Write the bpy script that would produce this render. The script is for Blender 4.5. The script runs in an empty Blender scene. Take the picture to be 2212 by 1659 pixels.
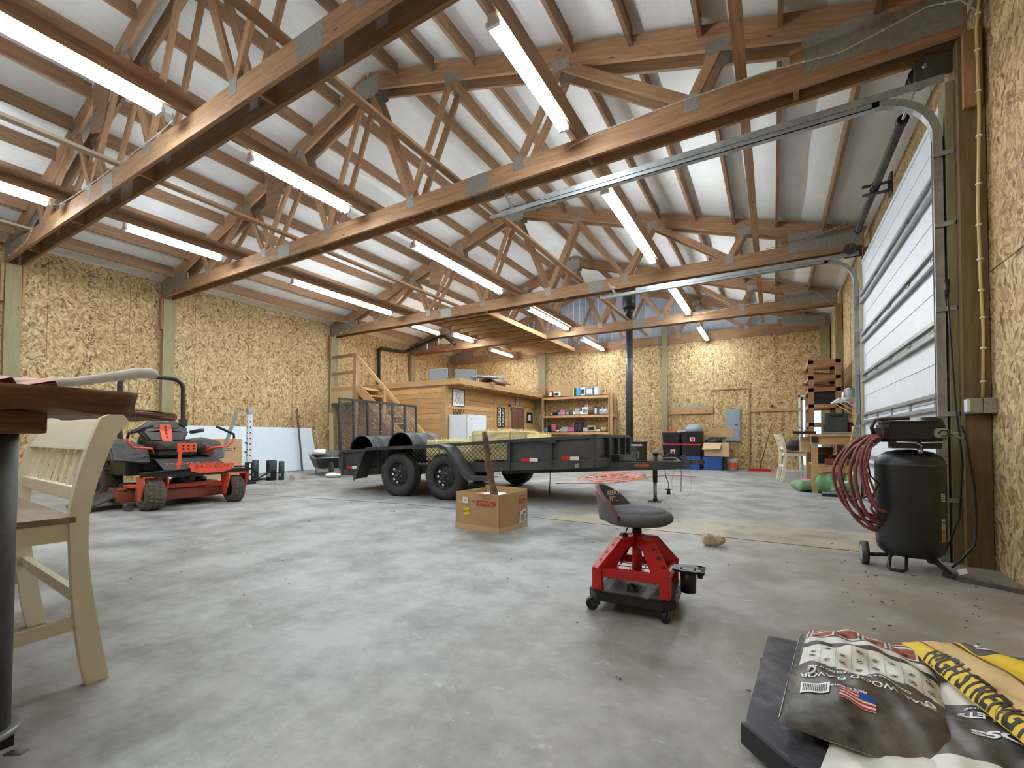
import bpy, bmesh, math, random
from mathutils import Vector, Matrix, Euler, Quaternion
random.seed(7)
SC = bpy.context.scene
COL = SC.collection
PI = math.pi
R = math.radians

# ------------------------------------------------------------------ helpers
def clean(bm): bmesh.ops.recalc_face_normals(bm, faces=bm.faces)

class MB:
    """collects shapes and links them as one mesh object"""
    def __init__(s): s.bm = bmesh.new(); s.mi = 0
    def _add(s, verts, faces, M=None, smooth=False):
        vs = [s.bm.verts.new((M @ Vector(v)) if M else Vector(v)) for v in verts]
        out = []
        for f in faces:
            try:
                fc = s.bm.faces.new([vs[i] for i in f]); fc.material_index = s.mi; fc.smooth = smooth; out.append(fc)
            except ValueError: pass
        return vs, out
    def box(s, a, b, M=None, bev=0.0):
        """axis box from corner a to corner b"""
        x0, y0, z0 = a; x1, y1, z1 = b
        v = [(x0,y0,z0),(x1,y0,z0),(x1,y1,z0),(x0,y1,z0),(x0,y0,z1),(x1,y0,z1),(x1,y1,z1),(x0,y1,z1)]
        f = [(3,2,1,0),(4,5,6,7),(0,1,5,4),(1,2,6,5),(2,3,7,6),(3,0,4,7)]
        vs, fs = s._add(v, f, M)
        if bev > 0:
            es = list({e for fc in fs for e in fc.edges})
            r = bmesh.ops.bevel(s.bm, geom=es, offset=bev, segments=2, affect='EDGES', profile=0.7)
            for fc in r['faces']: fc.material_index = s.mi
        return s
    def cbox(s, c, d, M=None, bev=0.0):
        return s.box([c[i]-d[i]/2 for i in range(3)], [c[i]+d[i]/2 for i in range(3)], M, bev)
    def bar(s, p0, p1, w, h, up=(0,0,1), bev=0.0):
        """rectangular bar from p0 to p1; w across, h along up"""
        s.box((0,-w/2,-h/2), ((Vector(p1)-Vector(p0)).length, w/2, h/2), frame(p0, p1, up), bev); return s
    def cyl(s, p0, p1, r0, r1=None, n=20, caps=True, smooth=True):
        r1 = r0 if r1 is None else r1
        M = frame(p0, p1); L = (Vector(p1)-Vector(p0)).length
        v = []; f = []
        for x, r in ((0, r0), (L, r1)):
            for i in range(n):
                a = 2*PI*i/n; v.append((x, r*math.cos(a), r*math.sin(a)))
        for i in range(n): f.append((i, (i+1)%n, n+(i+1)%n, n+i))
        vs, fs = s._add(v, f, M, smooth)
        if caps:
            for k in (0, 1):
                try:
                    fc = s.bm.faces.new(vs[k*n:(k+1)*n]); fc.material_index = s.mi
                except ValueError: pass
        return s
    def tube(s, pts, r, n=10, closed=False, caps=True, rs=None):
        pts = [Vector(p) for p in pts]; m = len(pts); rings = []
        t0 = None; nrm = None
        for i, p in enumerate(pts):
            a = pts[i-1] if (i or closed) else p; b = pts[(i+1) % m] if (i < m-1 or closed) else p
            t = (b-a).normalized() if (b-a).length > 1e-9 else Vector((1,0,0))
            if nrm is None:
                nrm = t.orthogonal().normalized()
            else:
                nrm = (nrm - t*nrm.dot(t))
                nrm = nrm.normalized() if nrm.length > 1e-6 else t.orthogonal().normalized()
            bn = t.cross(nrm); rr = rs[i] if rs else r
            rings.append([s.bm.verts.new(p + (nrm*math.cos(2*PI*k/n) + bn*math.sin(2*PI*k/n))*rr) for k in range(n)])
        for i in range(m if closed else m-1):
            A, B = rings[i], rings[(i+1) % m]
            for k in range(n):
                fc = s.bm.faces.new((A[k], A[(k+1)%n], B[(k+1)%n], B[k])); fc.smooth = True; fc.material_index = s.mi
        if caps and not closed:
            for rg in (rings[0], rings[-1]):
                fc = s.bm.faces.new(rg); fc.material_index = s.mi
        return s
    def lathe(s, prof, n=28, M=None, a0=0, a1=2*PI, smooth=True):
        """profile of (radius, z) turned about z"""
        full = abs(a1-a0-2*PI) < 1e-6; k = n if full else n+1; v = []
        for i in range(k):
            a = a0+(a1-a0)*i/n
            for r, z in prof: v.append((r*math.cos(a), r*math.sin(a), z))
        m = len(prof); f = []
        for i in range(n):
            j = (i+1) % k
            for q in range(m-1): f.append((i*m+q, j*m+q, j*m+q+1, i*m+q+1))
        s._add(v, f, M, smooth); return s
    def prism(s, poly, z0, z1, M=None, bev=0.0):
        """polygon in xy extruded z0..z1"""
        n = len(poly)
        v = [(x, y, z0) for x, y in poly] + [(x, y, z1) for x, y in poly]
        f = [tuple(range(n-1, -1, -1)), tuple(range(n, 2*n))] + [(i, (i+1)%n, n+(i+1)%n, n+i) for i in range(n)]
        vs, fs = s._add(v, f, M)
        if bev > 0:
            es = list({e for fc in fs for e in fc.edges})
            r = bmesh.ops.bevel(s.bm, geom=es, offset=bev, segments=2, affect='EDGES')
            for fc in r['faces']: fc.material_index = s.mi
        return s
    def quad(s, a, b, c, d): s._add([a, b, c, d], [(0,1,2,3)]); return s
    def ball(s, c, r, sub=2, sq=(1,1,1)):
        M = Matrix.Translation(c) @ Matrix.Diagonal((r*sq[0], r*sq[1], r*sq[2], 1))
        g = bmesh.ops.create_icosphere(s.bm, subdivisions=sub, radius=1, matrix=M)
        for v in g['verts']:
            for fc in v.link_faces: fc.smooth = True; fc.material_index = s.mi
        return s
    def grid(s, nx, ny, fn, smooth=True, both=0.0):
        v = [fn(i/nx, j/ny) for j in range(ny+1) for i in range(nx+1)]
        f = [(j*(nx+1)+i, j*(nx+1)+i+1, (j+1)*(nx+1)+i+1, (j+1)*(nx+1)+i) for j in range(ny) for i in range(nx)]
        return s._add(v, f, None, smooth)
    def build(s, name, mats, parent=None, loc=None, rot=None, M=None, recalc=True, wn=False):
        if recalc: clean(s.bm)
        me = bpy.data.meshes.new(name); s.bm.to_mesh(me); s.bm.free()
        for m in (mats if isinstance(mats, (list, tuple)) else [mats]): me.materials.append(m)
        o = bpy.data.objects.new(name, me); COL.objects.link(o)
        if parent: o.parent = parent
        if loc: o.location = loc
        if rot: o.rotation_euler = rot
        if M is not None: o.matrix_local = M
        return o

def frame(p0, p1, up=(0,0,1)):
    p0 = Vector(p0); x = (Vector(p1)-p0).normalized(); up = Vector(up)
    z = up - x*up.dot(x)
    if z.length < 1e-5: z = x.orthogonal()
    z.normalize(); y = z.cross(x)
    return Matrix(((x.x,y.x,z.x,p0.x),(x.y,y.y,z.y,p0.y),(x.z,y.z,z.z,p0.z),(0,0,0,1)))

def beam(name, p0, p1, w, h, m, parent=None, up=(0,0,1), bev=0.0):
    """a board as its own object whose local x runs along the grain"""
    M = frame(p0, p1, up); L = (Vector(p1)-Vector(p0)).length
    b = MB(); b.box((0,-w/2,-h/2), (L,w/2,h/2), None, bev)
    return b.build(name, m, parent, M=M)

def thing(name, label, cat, loc=(0,0,0), rz=0, group=None):
    o = bpy.data.objects.new(name, None); COL.objects.link(o); o.empty_display_size = .1
    o.location = loc; o.rotation_euler = (0,0,rz); o['label'] = label; o['category'] = cat
    if group: o['group'] = group
    return o
def tag(o, label, cat, group=None, kind=None):
    o['label'] = label; o['category'] = cat
    if group: o['group'] = group
    if kind: o['kind'] = kind
    return o
def struct(o): o['kind'] = 'structure'; return o
def dup(root, loc=None, rz=None, label=None, group=None, cat=None):
    kids = {}
    for o in SC.objects:
        if o.parent: kids.setdefault(o.parent.name, []).append(o)
    r = root.copy(); COL.objects.link(r)
    if loc is not None: r.location = loc
    if rz is not None: r.rotation_euler = (0,0,rz)
    if label: r['label'] = label
    if group: r['group'] = group
    if cat: r['category'] = cat
    for ch in kids.get(root.name, []):
        c = ch.copy(); COL.objects.link(c); c.parent = r
        for g in kids.get(ch.name, []):
            d = g.copy(); COL.objects.link(d); d.parent = c
    return r

def text(s, size, m, parent, M, name='lettering', ext=.0006, align='CENTER', bold=0.0, sx=1.0):
    cu = bpy.data.curves.new(name, 'FONT'); cu.body = s; cu.size = size; cu.align_x = align; cu.align_y = 'CENTER'
    cu.extrude = ext; cu.offset = bold
    t = bpy.data.objects.new('tmp', cu); COL.objects.link(t)
    bpy.context.view_layer.update()
    dg = bpy.context.evaluated_depsgraph_get()
    me = bpy.data.meshes.new_from_object(t.evaluated_get(dg)); me.name = name
    bpy.data.objects.remove(t); me.materials.clear(); me.materials.append(m)
    if sx != 1.0:
        for v in me.vertices: v.co.x *= sx
    o = bpy.data.objects.new(name, me); COL.objects.link(o); o.parent = parent; o.matrix_local = M
    return o
def TM(loc, x, y):
    """matrix whose local x and y axes point along x and y (writing direction and up of the letters)"""
    x = Vector(x).normalized(); y = Vector(y); y = (y-x*y.dot(x)).normalized(); z = x.cross(y)
    return Matrix(((x.x,y.x,z.x,loc[0]),(x.y,y.y,z.y,loc[1]),(x.z,y.z,z.z,loc[2]),(0,0,0,1)))

# ------------------------------------------------------------------ materials
def srgb(r, g, b):
    f = lambda c: c/12.92 if c <= .04045 else ((c+.055)/1.055)**2.4
    return (f(r/255), f(g/255), f(b/255), 1)
class N:
    def __init__(s, name):
        s.m = bpy.data.materials.new(name); s.m.use_nodes = True; s.t = s.m.node_tree; s.t.nodes.clear()
        s.out = s.n('ShaderNodeOutputMaterial'); s.p = s.n('ShaderNodeBsdfPrincipled')
        s.l(s.p.outputs[0], s.out.inputs[0])
    def n(s, t, **k):
        x = s.t.nodes.new(t)
        for a, b in k.items():
            if hasattr(x, a): setattr(x, a, b)
            else: x.inputs[a].default_value = b
        return x
    def l(s, a, b): s.t.links.new(a, b)
    def ramp(s, fac, stops, interp='LINEAR'):
        r = s.n('ShaderNodeValToRGB'); e = r.color_ramp.elements; r.color_ramp.interpolation = interp
        while len(e) > 1: e.remove(e[-1])
        e[0].position, e[0].color = stops[0]
        for p, c in stops[1:]:
            q = e.new(p); q.color = c
        s.l(fac, r.inputs[0]); return r.outputs[0]
    def mix(s, fac, a, b, mode='MIX'):
        x = s.n('ShaderNodeMix'); x.data_type = 'RGBA'; x.blend_type = mode
        for sock, val in ((0, fac), (6, a), (7, b)):
            if hasattr(val, 'links'): s.l(val, x.inputs[sock])
            else: x.inputs[sock].default_value = val
        return x.outputs[2]
    def math(s, op, a, b=None, clamp=False):
        x = s.n('ShaderNodeMath'); x.operation = op; x.use_clamp = clamp
        for i, val in enumerate((a, b)):
            if val is None: continue
            if hasattr(val, 'links'): s.l(val, x.inputs[i])
            else: x.inputs[i].default_value = val
        return x.outputs[0]
    def vmath(s, op, a, b):
        x = s.n('ShaderNodeVectorMath'); x.operation = op
        for i, val in enumerate((a, b)):
            if hasattr(val, 'links'): s.l(val, x.inputs[i])
            else: x.inputs[i].default_value = val
        return x.outputs[0]
    def coord(s, kind='Object'): return s.n('ShaderNodeTexCoord').outputs[kind]
    def noise(s, vec, scale, detail=3, rough=.55, out='Fac'):
        x = s.n('ShaderNodeTexNoise'); x.inputs['Scale'].default_value = scale; x.inputs['Detail'].default_value = detail
        x.inputs['Roughness'].default_value = rough; s.l(vec, x.inputs['Vector']); return x.outputs[out]
    def vor(s, vec, scale, out='Color', feature='F1', rnd=1.0):
        x = s.n('ShaderNodeTexVoronoi'); x.feature = feature; x.inputs['Scale'].default_value = scale
        x.inputs['Randomness'].default_value = rnd
        s.l(vec, x.inputs['Vector']); return x.outputs[out]
    def bump(s, h, strength=.3, dist=.01):
        b = s.n('ShaderNodeBump'); b.inputs['Strength'].default_value = strength; b.inputs['Distance'].default_value = dist
        s.l(h, b.inputs['Height']); s.l(b.outputs[0], s.p.inputs['Normal'])
    def col(s, c):
        if hasattr(c, 'links'): s.l(c, s.p.inputs['Base Color'])
        else: s.p.inputs['Base Color'].default_value = c
    def set(s, rough=.5, metal=0.0, spec=.5):
        s.p.inputs['Roughness'].default_value = rough; s.p.inputs['Metallic'].default_value = metal
        s.p.inputs['Specular IOR Level'].default_value = spec; return s.m

def plain(name, c, rough=.5, metal=0, var=.12, scale=6, bump=0.0, spec=.5, dirt=None, dscale=3):
    g = N(name); co = g.coord()
    nz = g.noise(co, scale, 4)
    lo = tuple(x*(1-var) for x in c[:3])+(1,); hi = tuple(min(1, x*(1+var)) for x in c[:3])+(1,)
    cc = g.ramp(nz, [(.3, lo), (.7, hi)])
    if dirt:
        d = g.noise(co, dscale, 6, .7); cc = g.mix(g.math('MULTIPLY', g.math('SUBTRACT', d, .45, True), 4, True), cc, dirt)
    g.col(cc)
    if bump: g.bump(g.noise(co, scale*8, 3), bump, .004)
    return g.set(rough, metal, spec)

def woodmat(name, c1, c2, rough=.65, stretch=(1.2, 14, 14), knots=True, tint=.18, dark=None):
    """grain runs along the object's local x"""
    g = N(name); co = g.coord(); oi = g.n('ShaderNodeObjectInfo')
    rnd = oi.outputs['Random']; cmb = g.n('ShaderNodeCombineXYZ')
    g.l(g.math('MULTIPLY', rnd, 37.0), cmb.inputs[0]); g.l(g.math('MULTIPLY', rnd, 11.0), cmb.inputs[1]); g.l(g.math('MULTIPLY', rnd, 23.0), cmb.inputs[2])
    v = g.vmath('ADD', co, cmb.outputs[0])
    vs = g.vmath('MULTIPLY', v, stretch)
    grain = g.noise(vs, 2.2, 6, .65)
    c = g.ramp(grain, [(.3, c1), (.72, c2)])
    fine = g.noise(g.vmath('MULTIPLY', v, (3, 90, 90)), 1.6, 2)
    c = g.mix(g.math('MULTIPLY', fine, .35), c, tuple(x*.62 for x in c1[:3])+(1,))
    if knots:
        k = g.vor(g.vmath('MULTIPLY', v, (1.6, 5.0, 5.0)), 1.3, 'Distance')
        kk = g.math('LESS_THAN', k, .075)
        c = g.mix(g.math('MULTIPLY', kk, .75), c, tuple(x*.32 for x in c1[:3])+(1,))
    hsv = g.n('ShaderNodeHueSaturation'); g.l(c, hsv.inputs['Color'])
    g.l(g.math('ADD', g.math('MULTIPLY', rnd, tint*2), 1-tint), hsv.inputs['Value'])
    g.col(hsv.outputs[0]); g.bump(fine, .15, .003)
    return g.set(rough, 0, .3)

def osbmat(name, plane, warm=1.0):
    g = N(name); co = g.coord(); sp = g.n('ShaderNodeSeparateXYZ'); g.l(co, sp.inputs[0])
    cb = g.n('ShaderNodeCombineXYZ'); g.l(sp.outputs[1 if plane == 'YZ' else 0], cb.inputs[0]); g.l(sp.outputs[2], cb.inputs[1])
    uv = cb.outputs[0]
    warp = g.noise(uv, 5, 2, out='Color')
    uvw = g.vmath('ADD', uv, g.vmath('MULTIPLY', g.vmath('SUBTRACT', warp, (.5,.5,.5)), (.10,.10,0)))
    cols = []
    for k, (cs, off) in enumerate(((8.0, (0,0,0)), (6.2, (3.7,1.9,0)))):
        q = g.vmath('ADD', uvw, off)
        cell = g.vor(q, cs, 'Color'); cs3 = g.n('ShaderNodeSeparateColor'); g.l(cell, cs3.inputs[0])
        ang = g.math('MULTIPLY', g.math('SUBTRACT', cs3.outputs[0], .5), 2.1)
        vr = g.n('ShaderNodeVectorRotate'); vr.rotation_type = 'Z_AXIS'; g.l(q, vr.inputs['Vector']); g.l(ang, vr.inputs['Angle'])
        st = g.vmath('MULTIPLY', vr.outputs[0], (34, 8, 1))
        st = g.vmath('ADD', st, g.vmath('MULTIPLY', cell, (17, 17, 0)))
        fl = g.vor(st, 1.0, 'Color'); dist = fl.node.outputs['Distance']; f3 = g.n('ShaderNodeSeparateColor'); g.l(fl, f3.inputs[0])
        c = g.ramp(f3.outputs[0], [(0, srgb(124,94,60)), (.06, srgb(152,122,82)), (.20, srgb(188,158,112)), (.6, srgb(206,180,134)), (1, srgb(222,200,158))])
        shade = g.math('MULTIPLY', g.math('GREATER_THAN', dist, .60), .42)
        c = g.mix(shade, c, srgb(104,72,38))
        cols.append(c)
    sel = g.math('GREATER_THAN', g.noise(uv, 11, 2), .5)
    c = g.mix(sel, cols[0], cols[1])
    big = g.noise(uv, .55, 3)
    c = g.mix(g.math('MULTIPLY', g.ramp(big, [(.35, (0,0,0,1)), (.65, (1,1,1,1))]), .35), c, srgb(214,184,148), 'MULTIPLY')
    c = g.mix(.0, c, (1,1,1,1))
    g.col(c)
    g.bump(g.noise(uvw, 40, 3), .25, .004)
    return g.set(.6, 0, .25)

def emit(name, c, s):
    g = N(name); g.p.inputs['Base Color'].default_value = c; g.p.inputs['Emission Color'].default_value = c
    g.p.inputs['Emission Strength'].default_value = s; return g.m

M = {}
M['osb_yz'] = osbmat('oriented_strand_board_side', 'YZ')
M['osb_xz'] = osbmat('oriented_strand_board_end', 'XZ')
M['fir'] = woodmat('truss_fir', srgb(142,106,78), srgb(186,148,112))
M['purlin'] = woodmat('purlin_fir', srgb(132,100,76), srgb(172,138,108))
M['pine'] = woodmat('pine_board', srgb(178,138,94), srgb(208,170,122), tint=.10)
M['pale'] = woodmat('grey_board', srgb(168,150,128), srgb(200,184,160))
M['post'] = woodmat('treated_post', srgb(140,128,98), srgb(168,156,120), tint=.06)
M['postbrown'] = woodmat('dusty_post', srgb(108,90,62), srgb(142,122,88), tint=.05)
M['cedar'] = woodmat('cedar_plank', srgb(186,140,90), srgb(218,176,120), tint=.16)
M['cream'] = plain('cream_paint', srgb(238,230,206), .45, var=.05, bump=.05)
M['darkwood'] = woodmat('dark_slab', srgb(66,42,28), srgb(152,102,66), .5, (6,1.2,16), False, tint=.02)
M['seatwood'] = woodmat('brown_seat', srgb(128,108,88), srgb(160,140,118), .5, (1.5,9,9), False)
M['plate'] = plain('galvanised_plate', srgb(158,156,150), .45, .55, .15, 30, .2)
M['galv'] = plain('galvanised_steel', srgb(168,172,172), .4, .6, .18, 14)
M['white'] = plain('white_paint', srgb(232,236,240), .4, var=.03)
M['black'] = plain('black_paint', srgb(34,36,38), .38, var=.2)
M['blackplastic'] = plain('black_plastic', srgb(26,26,28), .42, var=.15, scale=20)
M['rubber'] = plain('tyre_rubber', srgb(52,52,52), .75, var=.25, scale=18, bump=.2)
M['steel'] = plain('bare_steel', srgb(170,172,174), .3, .9, .1)
M['cable'] = plain('yellow_cable', srgb(206,186,120), .5, var=.05)
M['tube'] = emit('led_tube', (.86,.95,1,1), 34)

def ceil_mat():
    g = N('vinyl_insulation'); co = g.coord()
    n = g.noise(co, 1.3, 4); w = g.noise(g.vmath('MULTIPLY', co, (8,1,1)), 2.0, 3)
    c = g.ramp(n, [(.3, srgb(226,225,224)), (.7, srgb(240,239,238))]); g.col(c); g.bump(w, .5, .03)
    return g.set(.55, 0, .3)
M['vinyl'] = ceil_mat()

def metal_wall():
    g = N('ribbed_metal_siding'); co = g.coord(); g.col(g.ramp(g.noise(co, 2, 3), [(.3, srgb(196,200,212)), (.7, srgb(214,218,228))]))
    return g.set(.45, .1, .4)
M['siding'] = metal_wall()

def floor_mat():
    g = N('stained_concrete'); co = g.coord()
    big = g.noise(co, .42, 6, .62); mid = g.noise(co, 2.4, 7, .68); fine = g.noise(co, 22, 5, .7)
    c = g.ramp(big, [(.36, srgb(124,123,120)), (.5, srgb(154,154,151)), (.66, srgb(180,180,178))])
    c2 = g.ramp(mid, [(.38, srgb(88,86,82)), (.47, srgb(142,141,137)), (.60, srgb(190,190,187))])
    c = g.mix(.55, c, c2)
    # brown dusty dirt, mostly toward the right-hand wall and the near corner
    sp = g.n('ShaderNodeSeparateXYZ'); g.l(co, sp.inputs[0])
    dx = g.math('MULTIPLY', g.math('ADD', sp.outputs[0], 1.6), .42, True)
    near = g.math('SUBTRACT', 1.0, g.math('MULTIPLY', g.math('SUBTRACT', sp.outputs[1], 4.0), .25, True), True)
    dirt = g.math('MULTIPLY', g.math('MULTIPLY', dx, near), g.ramp(g.noise(co, 1.6, 6, .7), [(.3, (.25,.25,.25,1)), (.65, (1,1,1,1))]))
    c = g.mix(g.math('MULTIPLY', dirt, .8), c, srgb(140,120,98))
    st = g.ramp(g.noise(co, 1.1, 7, .7), [(.60, (0,0,0,1)), (.72, (1,1,1,1))])
    c = g.mix(g.math('MULTIPLY', st, .35), c, srgb(120,112,100))
    # pale laitance flecks
    fl = g.ramp(g.noise(g.vmath('MULTIPLY', co, (1,1.8,1)), 6, 8, .75), [(.60, (0,0,0,1)), (.66, (1,1,1,1))])
    c = g.mix(g.math('MULTIPLY', fl, .5), c, srgb(200,200,197))
    c = g.mix(g.math('MULTIPLY', fine, .22), c, srgb(120,118,112))
    # tan stain slabs: rectangle of ply-coloured concrete by the door
    def rect(x0, x1, y0, y1, rot=0.0, soft=14):
        a = g.math('MULTIPLY', g.math('SUBTRACT', sp.outputs[0], x0), soft, True)
        b = g.math('MULTIPLY', g.math('SUBTRACT', x1, sp.outputs[0]), soft, True)
        e = g.math('MULTIPLY', g.math('SUBTRACT', sp.outputs[1], y0), soft, True)
        f = g.math('MULTIPLY', g.math('SUBTRACT', y1, sp.outputs[1]), soft, True)
        return g.math('MULTIPLY', g.math('MULTIPLY', a, b), g.math('MULTIPLY', e, f))
    tan = g.math('MULTIPLY', rect(-2.3, 1.2, 4.5, 5.6), g.ramp(mid, [(.38, (.1,.1,.1,1)), (.6, (1,1,1,1))]))
    c = g.mix(g.math('MULTIPLY', tan, .7), c, srgb(184,164,130))
    g.col(c)
    rg = g.ramp(mid, [(.3, (.38,.38,.38,1)), (.7, (.6,.6,.6,1))]); g.l(rg, g.p.inputs['Roughness'])
    g.bump(g.noise(co, 30, 6, .7), .18, .004)
    m = g.set(.5, 0, .45); g.l(rg, g.p.inputs['Roughness']); return m
M['concrete'] = floor_mat()

# ------------------------------------------------------------------ place dimensions
XL, XR, YB, YN = -11.55, 1.36, 14.65, -3.2          # inner faces of the walls
XC, ZR, SL = -5.1, 6.27, .315                       # ridge
def roof(x): return ZR - SL*abs(x-XC)
BC = 3.93                                           # underside of the truss bottom chords
TR = [-1.5, 2.17, 4.47, 8.78, 12.2]                 # near face of each truss

# floor
b = MB(); b.box((XL-.3, YN-.2, -.12), (XR+.4, YB+3.2, 0)); struct(b.build('floor', M['concrete']))
cut = plain('saw_cut', srgb(70,68,64), .9)
b = MB(); b.bar((-11.4,3.32,.0015), (-4.3,4.62,.0015), .012, .002); b.bar((-4.3,4.62,.0015), (1.3,4.62,.0015), .012, .002)
o = b.build('floor_joint', cut); o.parent = bpy.data.objects['floor']

# walls: left, back with its doorway, right with its overhead door opening, near wall behind the camera
WB = MB(); WB.box((XL-.15, YN, 0), (XL, YB+.15, 4.45)); wall_left = struct(WB.build('wall_left', M['osb_yz']))
b = MB()
DX0, DX1, DZ = .66, 1.30, 2.06
b.box((XL, YB, 0), (DX0, YB+.12, 3.97)); b.box((DX1, YB, 0), (XR+.02, YB+.12, 3.97)); b.box((DX0, YB, DZ), (DX1, YB+.12, 3.97))
wall_back = struct(b.build('wall_back', M['osb_xz']))
# metal gable above the boards: ribbed sheet
b = MB()
x = XL-.1
yy = YB+.2
while x < XR+.15:
    w = .23
    for (a, c_, d) in ((x, x+w-.05, 0.0), (x+w-.05, x+w, .03)):
        za, zc = roof(a)+.1, roof(c_)+.1
        b.prism([(a, 3.8), (c_, 3.8), (c_, zc), (a, za)], -.004, .004, Matrix(((1,0,0,0),(0,0,-1,yy-d),(0,1,0,0),(0,0,0,1))))
    x += w
o = b.build('metal_siding', M['siding']); o.parent = wall_back
OY0, OY1, OZ = 4.78, 8.5, 3.58
b = MB()
b.box((XR, YN, 0), (XR+.15, OY0, 4.5)); b.box((XR, OY1, 0), (XR+.15, YB+.15, 4.5)); b.box((XR, OY0, OZ), (XR+.15, OY1, 4.5))
wall_right = struct(b.build('wall_right', M['osb_yz']))
b = MB(); b.box((XL, YN-.15, 0), (XR, YN, 4.0)); b.prism([(XL,4.0),(XR,4.0),(XR,roof(XR)+.05),(XC,ZR+.05),(XL,roof(XL)+.05)], -.1, .0, Matrix(((1,0,0,0),(0,0,-1,YN-.05),(0,1,0,0),(0,0,0,1))))
struct(b.build('wall_near', M['osb_xz']))
# ceiling of white vinyl insulation, sagging a little between the purlins
b = MB()
for s in (1, -1):
    def fn(u, v, s=s):
        x = XC + s*6.75*u; y = YN + (YB+.35-YN)*v
        sag = .018*abs(math.sin(PI*abs(x-XC)/.655))*(.6+.4*math.sin(y*3+x))
        return (x, y, roof(x)+.075-sag)
    b.grid(124, 60, fn)
ceiling = struct(b.build('ceiling', M['vinyl']))
b = MB()
for s in (1, -1):
    b.prism([(XC, ZR+.10), (XC+s*6.9, roof(XC+6.9)+.10), (XC+s*6.9, roof(XC+6.9)+.16), (XC, ZR+.16)], -(YB+.5), -YN, Matrix(((1,0,0,0),(0,0,-1,0),(0,1,0,0),(0,0,0,1))))
o = b.build('roof_sheeting', M['siding']); o.parent = ceiling

# panel seams and printed stamps on the boards
seam = plain('panel_gap', srgb(96,72,42), .9)
ink = plain('stamp_ink', srgb(86,62,44), .9)
b = MB()
for y in [k*1.22+.3 for k in range(-2, 12)]: b.box((XL, y-.003, 0), (XL+.003, y+.003, 4.2))
for z in (1.83, ): b.box((XL, YN, z-.003), (XL+.003, YB, z+.003))
o = b.build('panel_seam', seam); o.parent = wall_left
b = MB()
for x in [k*1.22-11.3 for k in range(0, 11)]:
    b.box((x-.003, YB-.003, 0), (x+.003, YB, 3.97))
b.box((XL, YB-.003, 2.38), (XR, YB, 2.386)); b.box((-.6, YB-.003, 1.74), (.66, YB, 1.75))
o = b.build('panel_seam', seam); o.parent = wall_back
b = MB()
for y in (.7, 3.33, 9.9, 11.1, 12.3, 13.5): b.box((XR-.003, y-.003, 0), (XR, y+.003, 4.2))
b.box((XR-.003, YN, 2.13), (XR, OY0, 2.136))
o = b.build('panel_seam', seam); o.parent = wall_right
def stamp(parent, plane, c, z0, z1, w, sgn, rr):
    """a column of smudged print running up a board: short strokes standing in for the unreadable characters"""
    b = MB(); z = z0
    while z < z1:
        hgt = rr.uniform(.035, .075)
        if rr.random() < .82:
            for k in range(rr.randint(2, 4)):
                a = c + rr.uniform(-w/2, w/2*.4); l = rr.uniform(w*.25, w*.6); t = rr.uniform(.006, .014); q = z+rr.uniform(0, hgt)
                vert = rr.random() < .35
                l2, t2 = (t, l*.6) if vert else (l, t)
                if plane == 'YZ': b.box((sgn[0], a, q), (sgn[1], a+l2, q+t2))
                else: b.box((a, sgn[0], q), (a+l2, sgn[1], q+t2))
        z += hgt
    o = b.build('panel_stamp', ink); o.parent = parent
rr = random.Random(3)
for y, z0, z1, w in ((3.35,1.9,4.1,.13), (5.02,.9,1.75,.1), (.9,1.9,4.0,.12), (7.75,2.0,4.0,.12), (7.85,.9,1.5,.14), (8.3,.4,1.4,.12), (10.3,2.2,3.9,.12), (11.6,2.6,3.8,.12), (13.1,2.7,4.0,.15)):
    stamp(wall_left, 'YZ', y, z0, z1, w, (XL, XL+.002), rr)
for x, z0, z1, w in ((-6.9,2.5,3.8,.12), (-5.75,2.6,3.5,.12), (-4.4,2.6,3.4,.1), (-3.4,.3,3.6,.12), (-2.25,2.9,3.8,.1), (-.9,1.85,2.3,.1), (.1,2.6,3.9,.12), (-.35,.2,2.2,.13), (.25,.3,1.7,.12)):
    stamp(wall_back, 'XZ', x, z0, z1, w, (YB-.002, YB), rr)
for y, z0, z1, w in ((3.75,2.5,4.1,.12), (2.6,.3,2.0,.12)):
    stamp(wall_right, 'YZ', y, z0, z1, w, (XR-.002, XR), rr)

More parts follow.
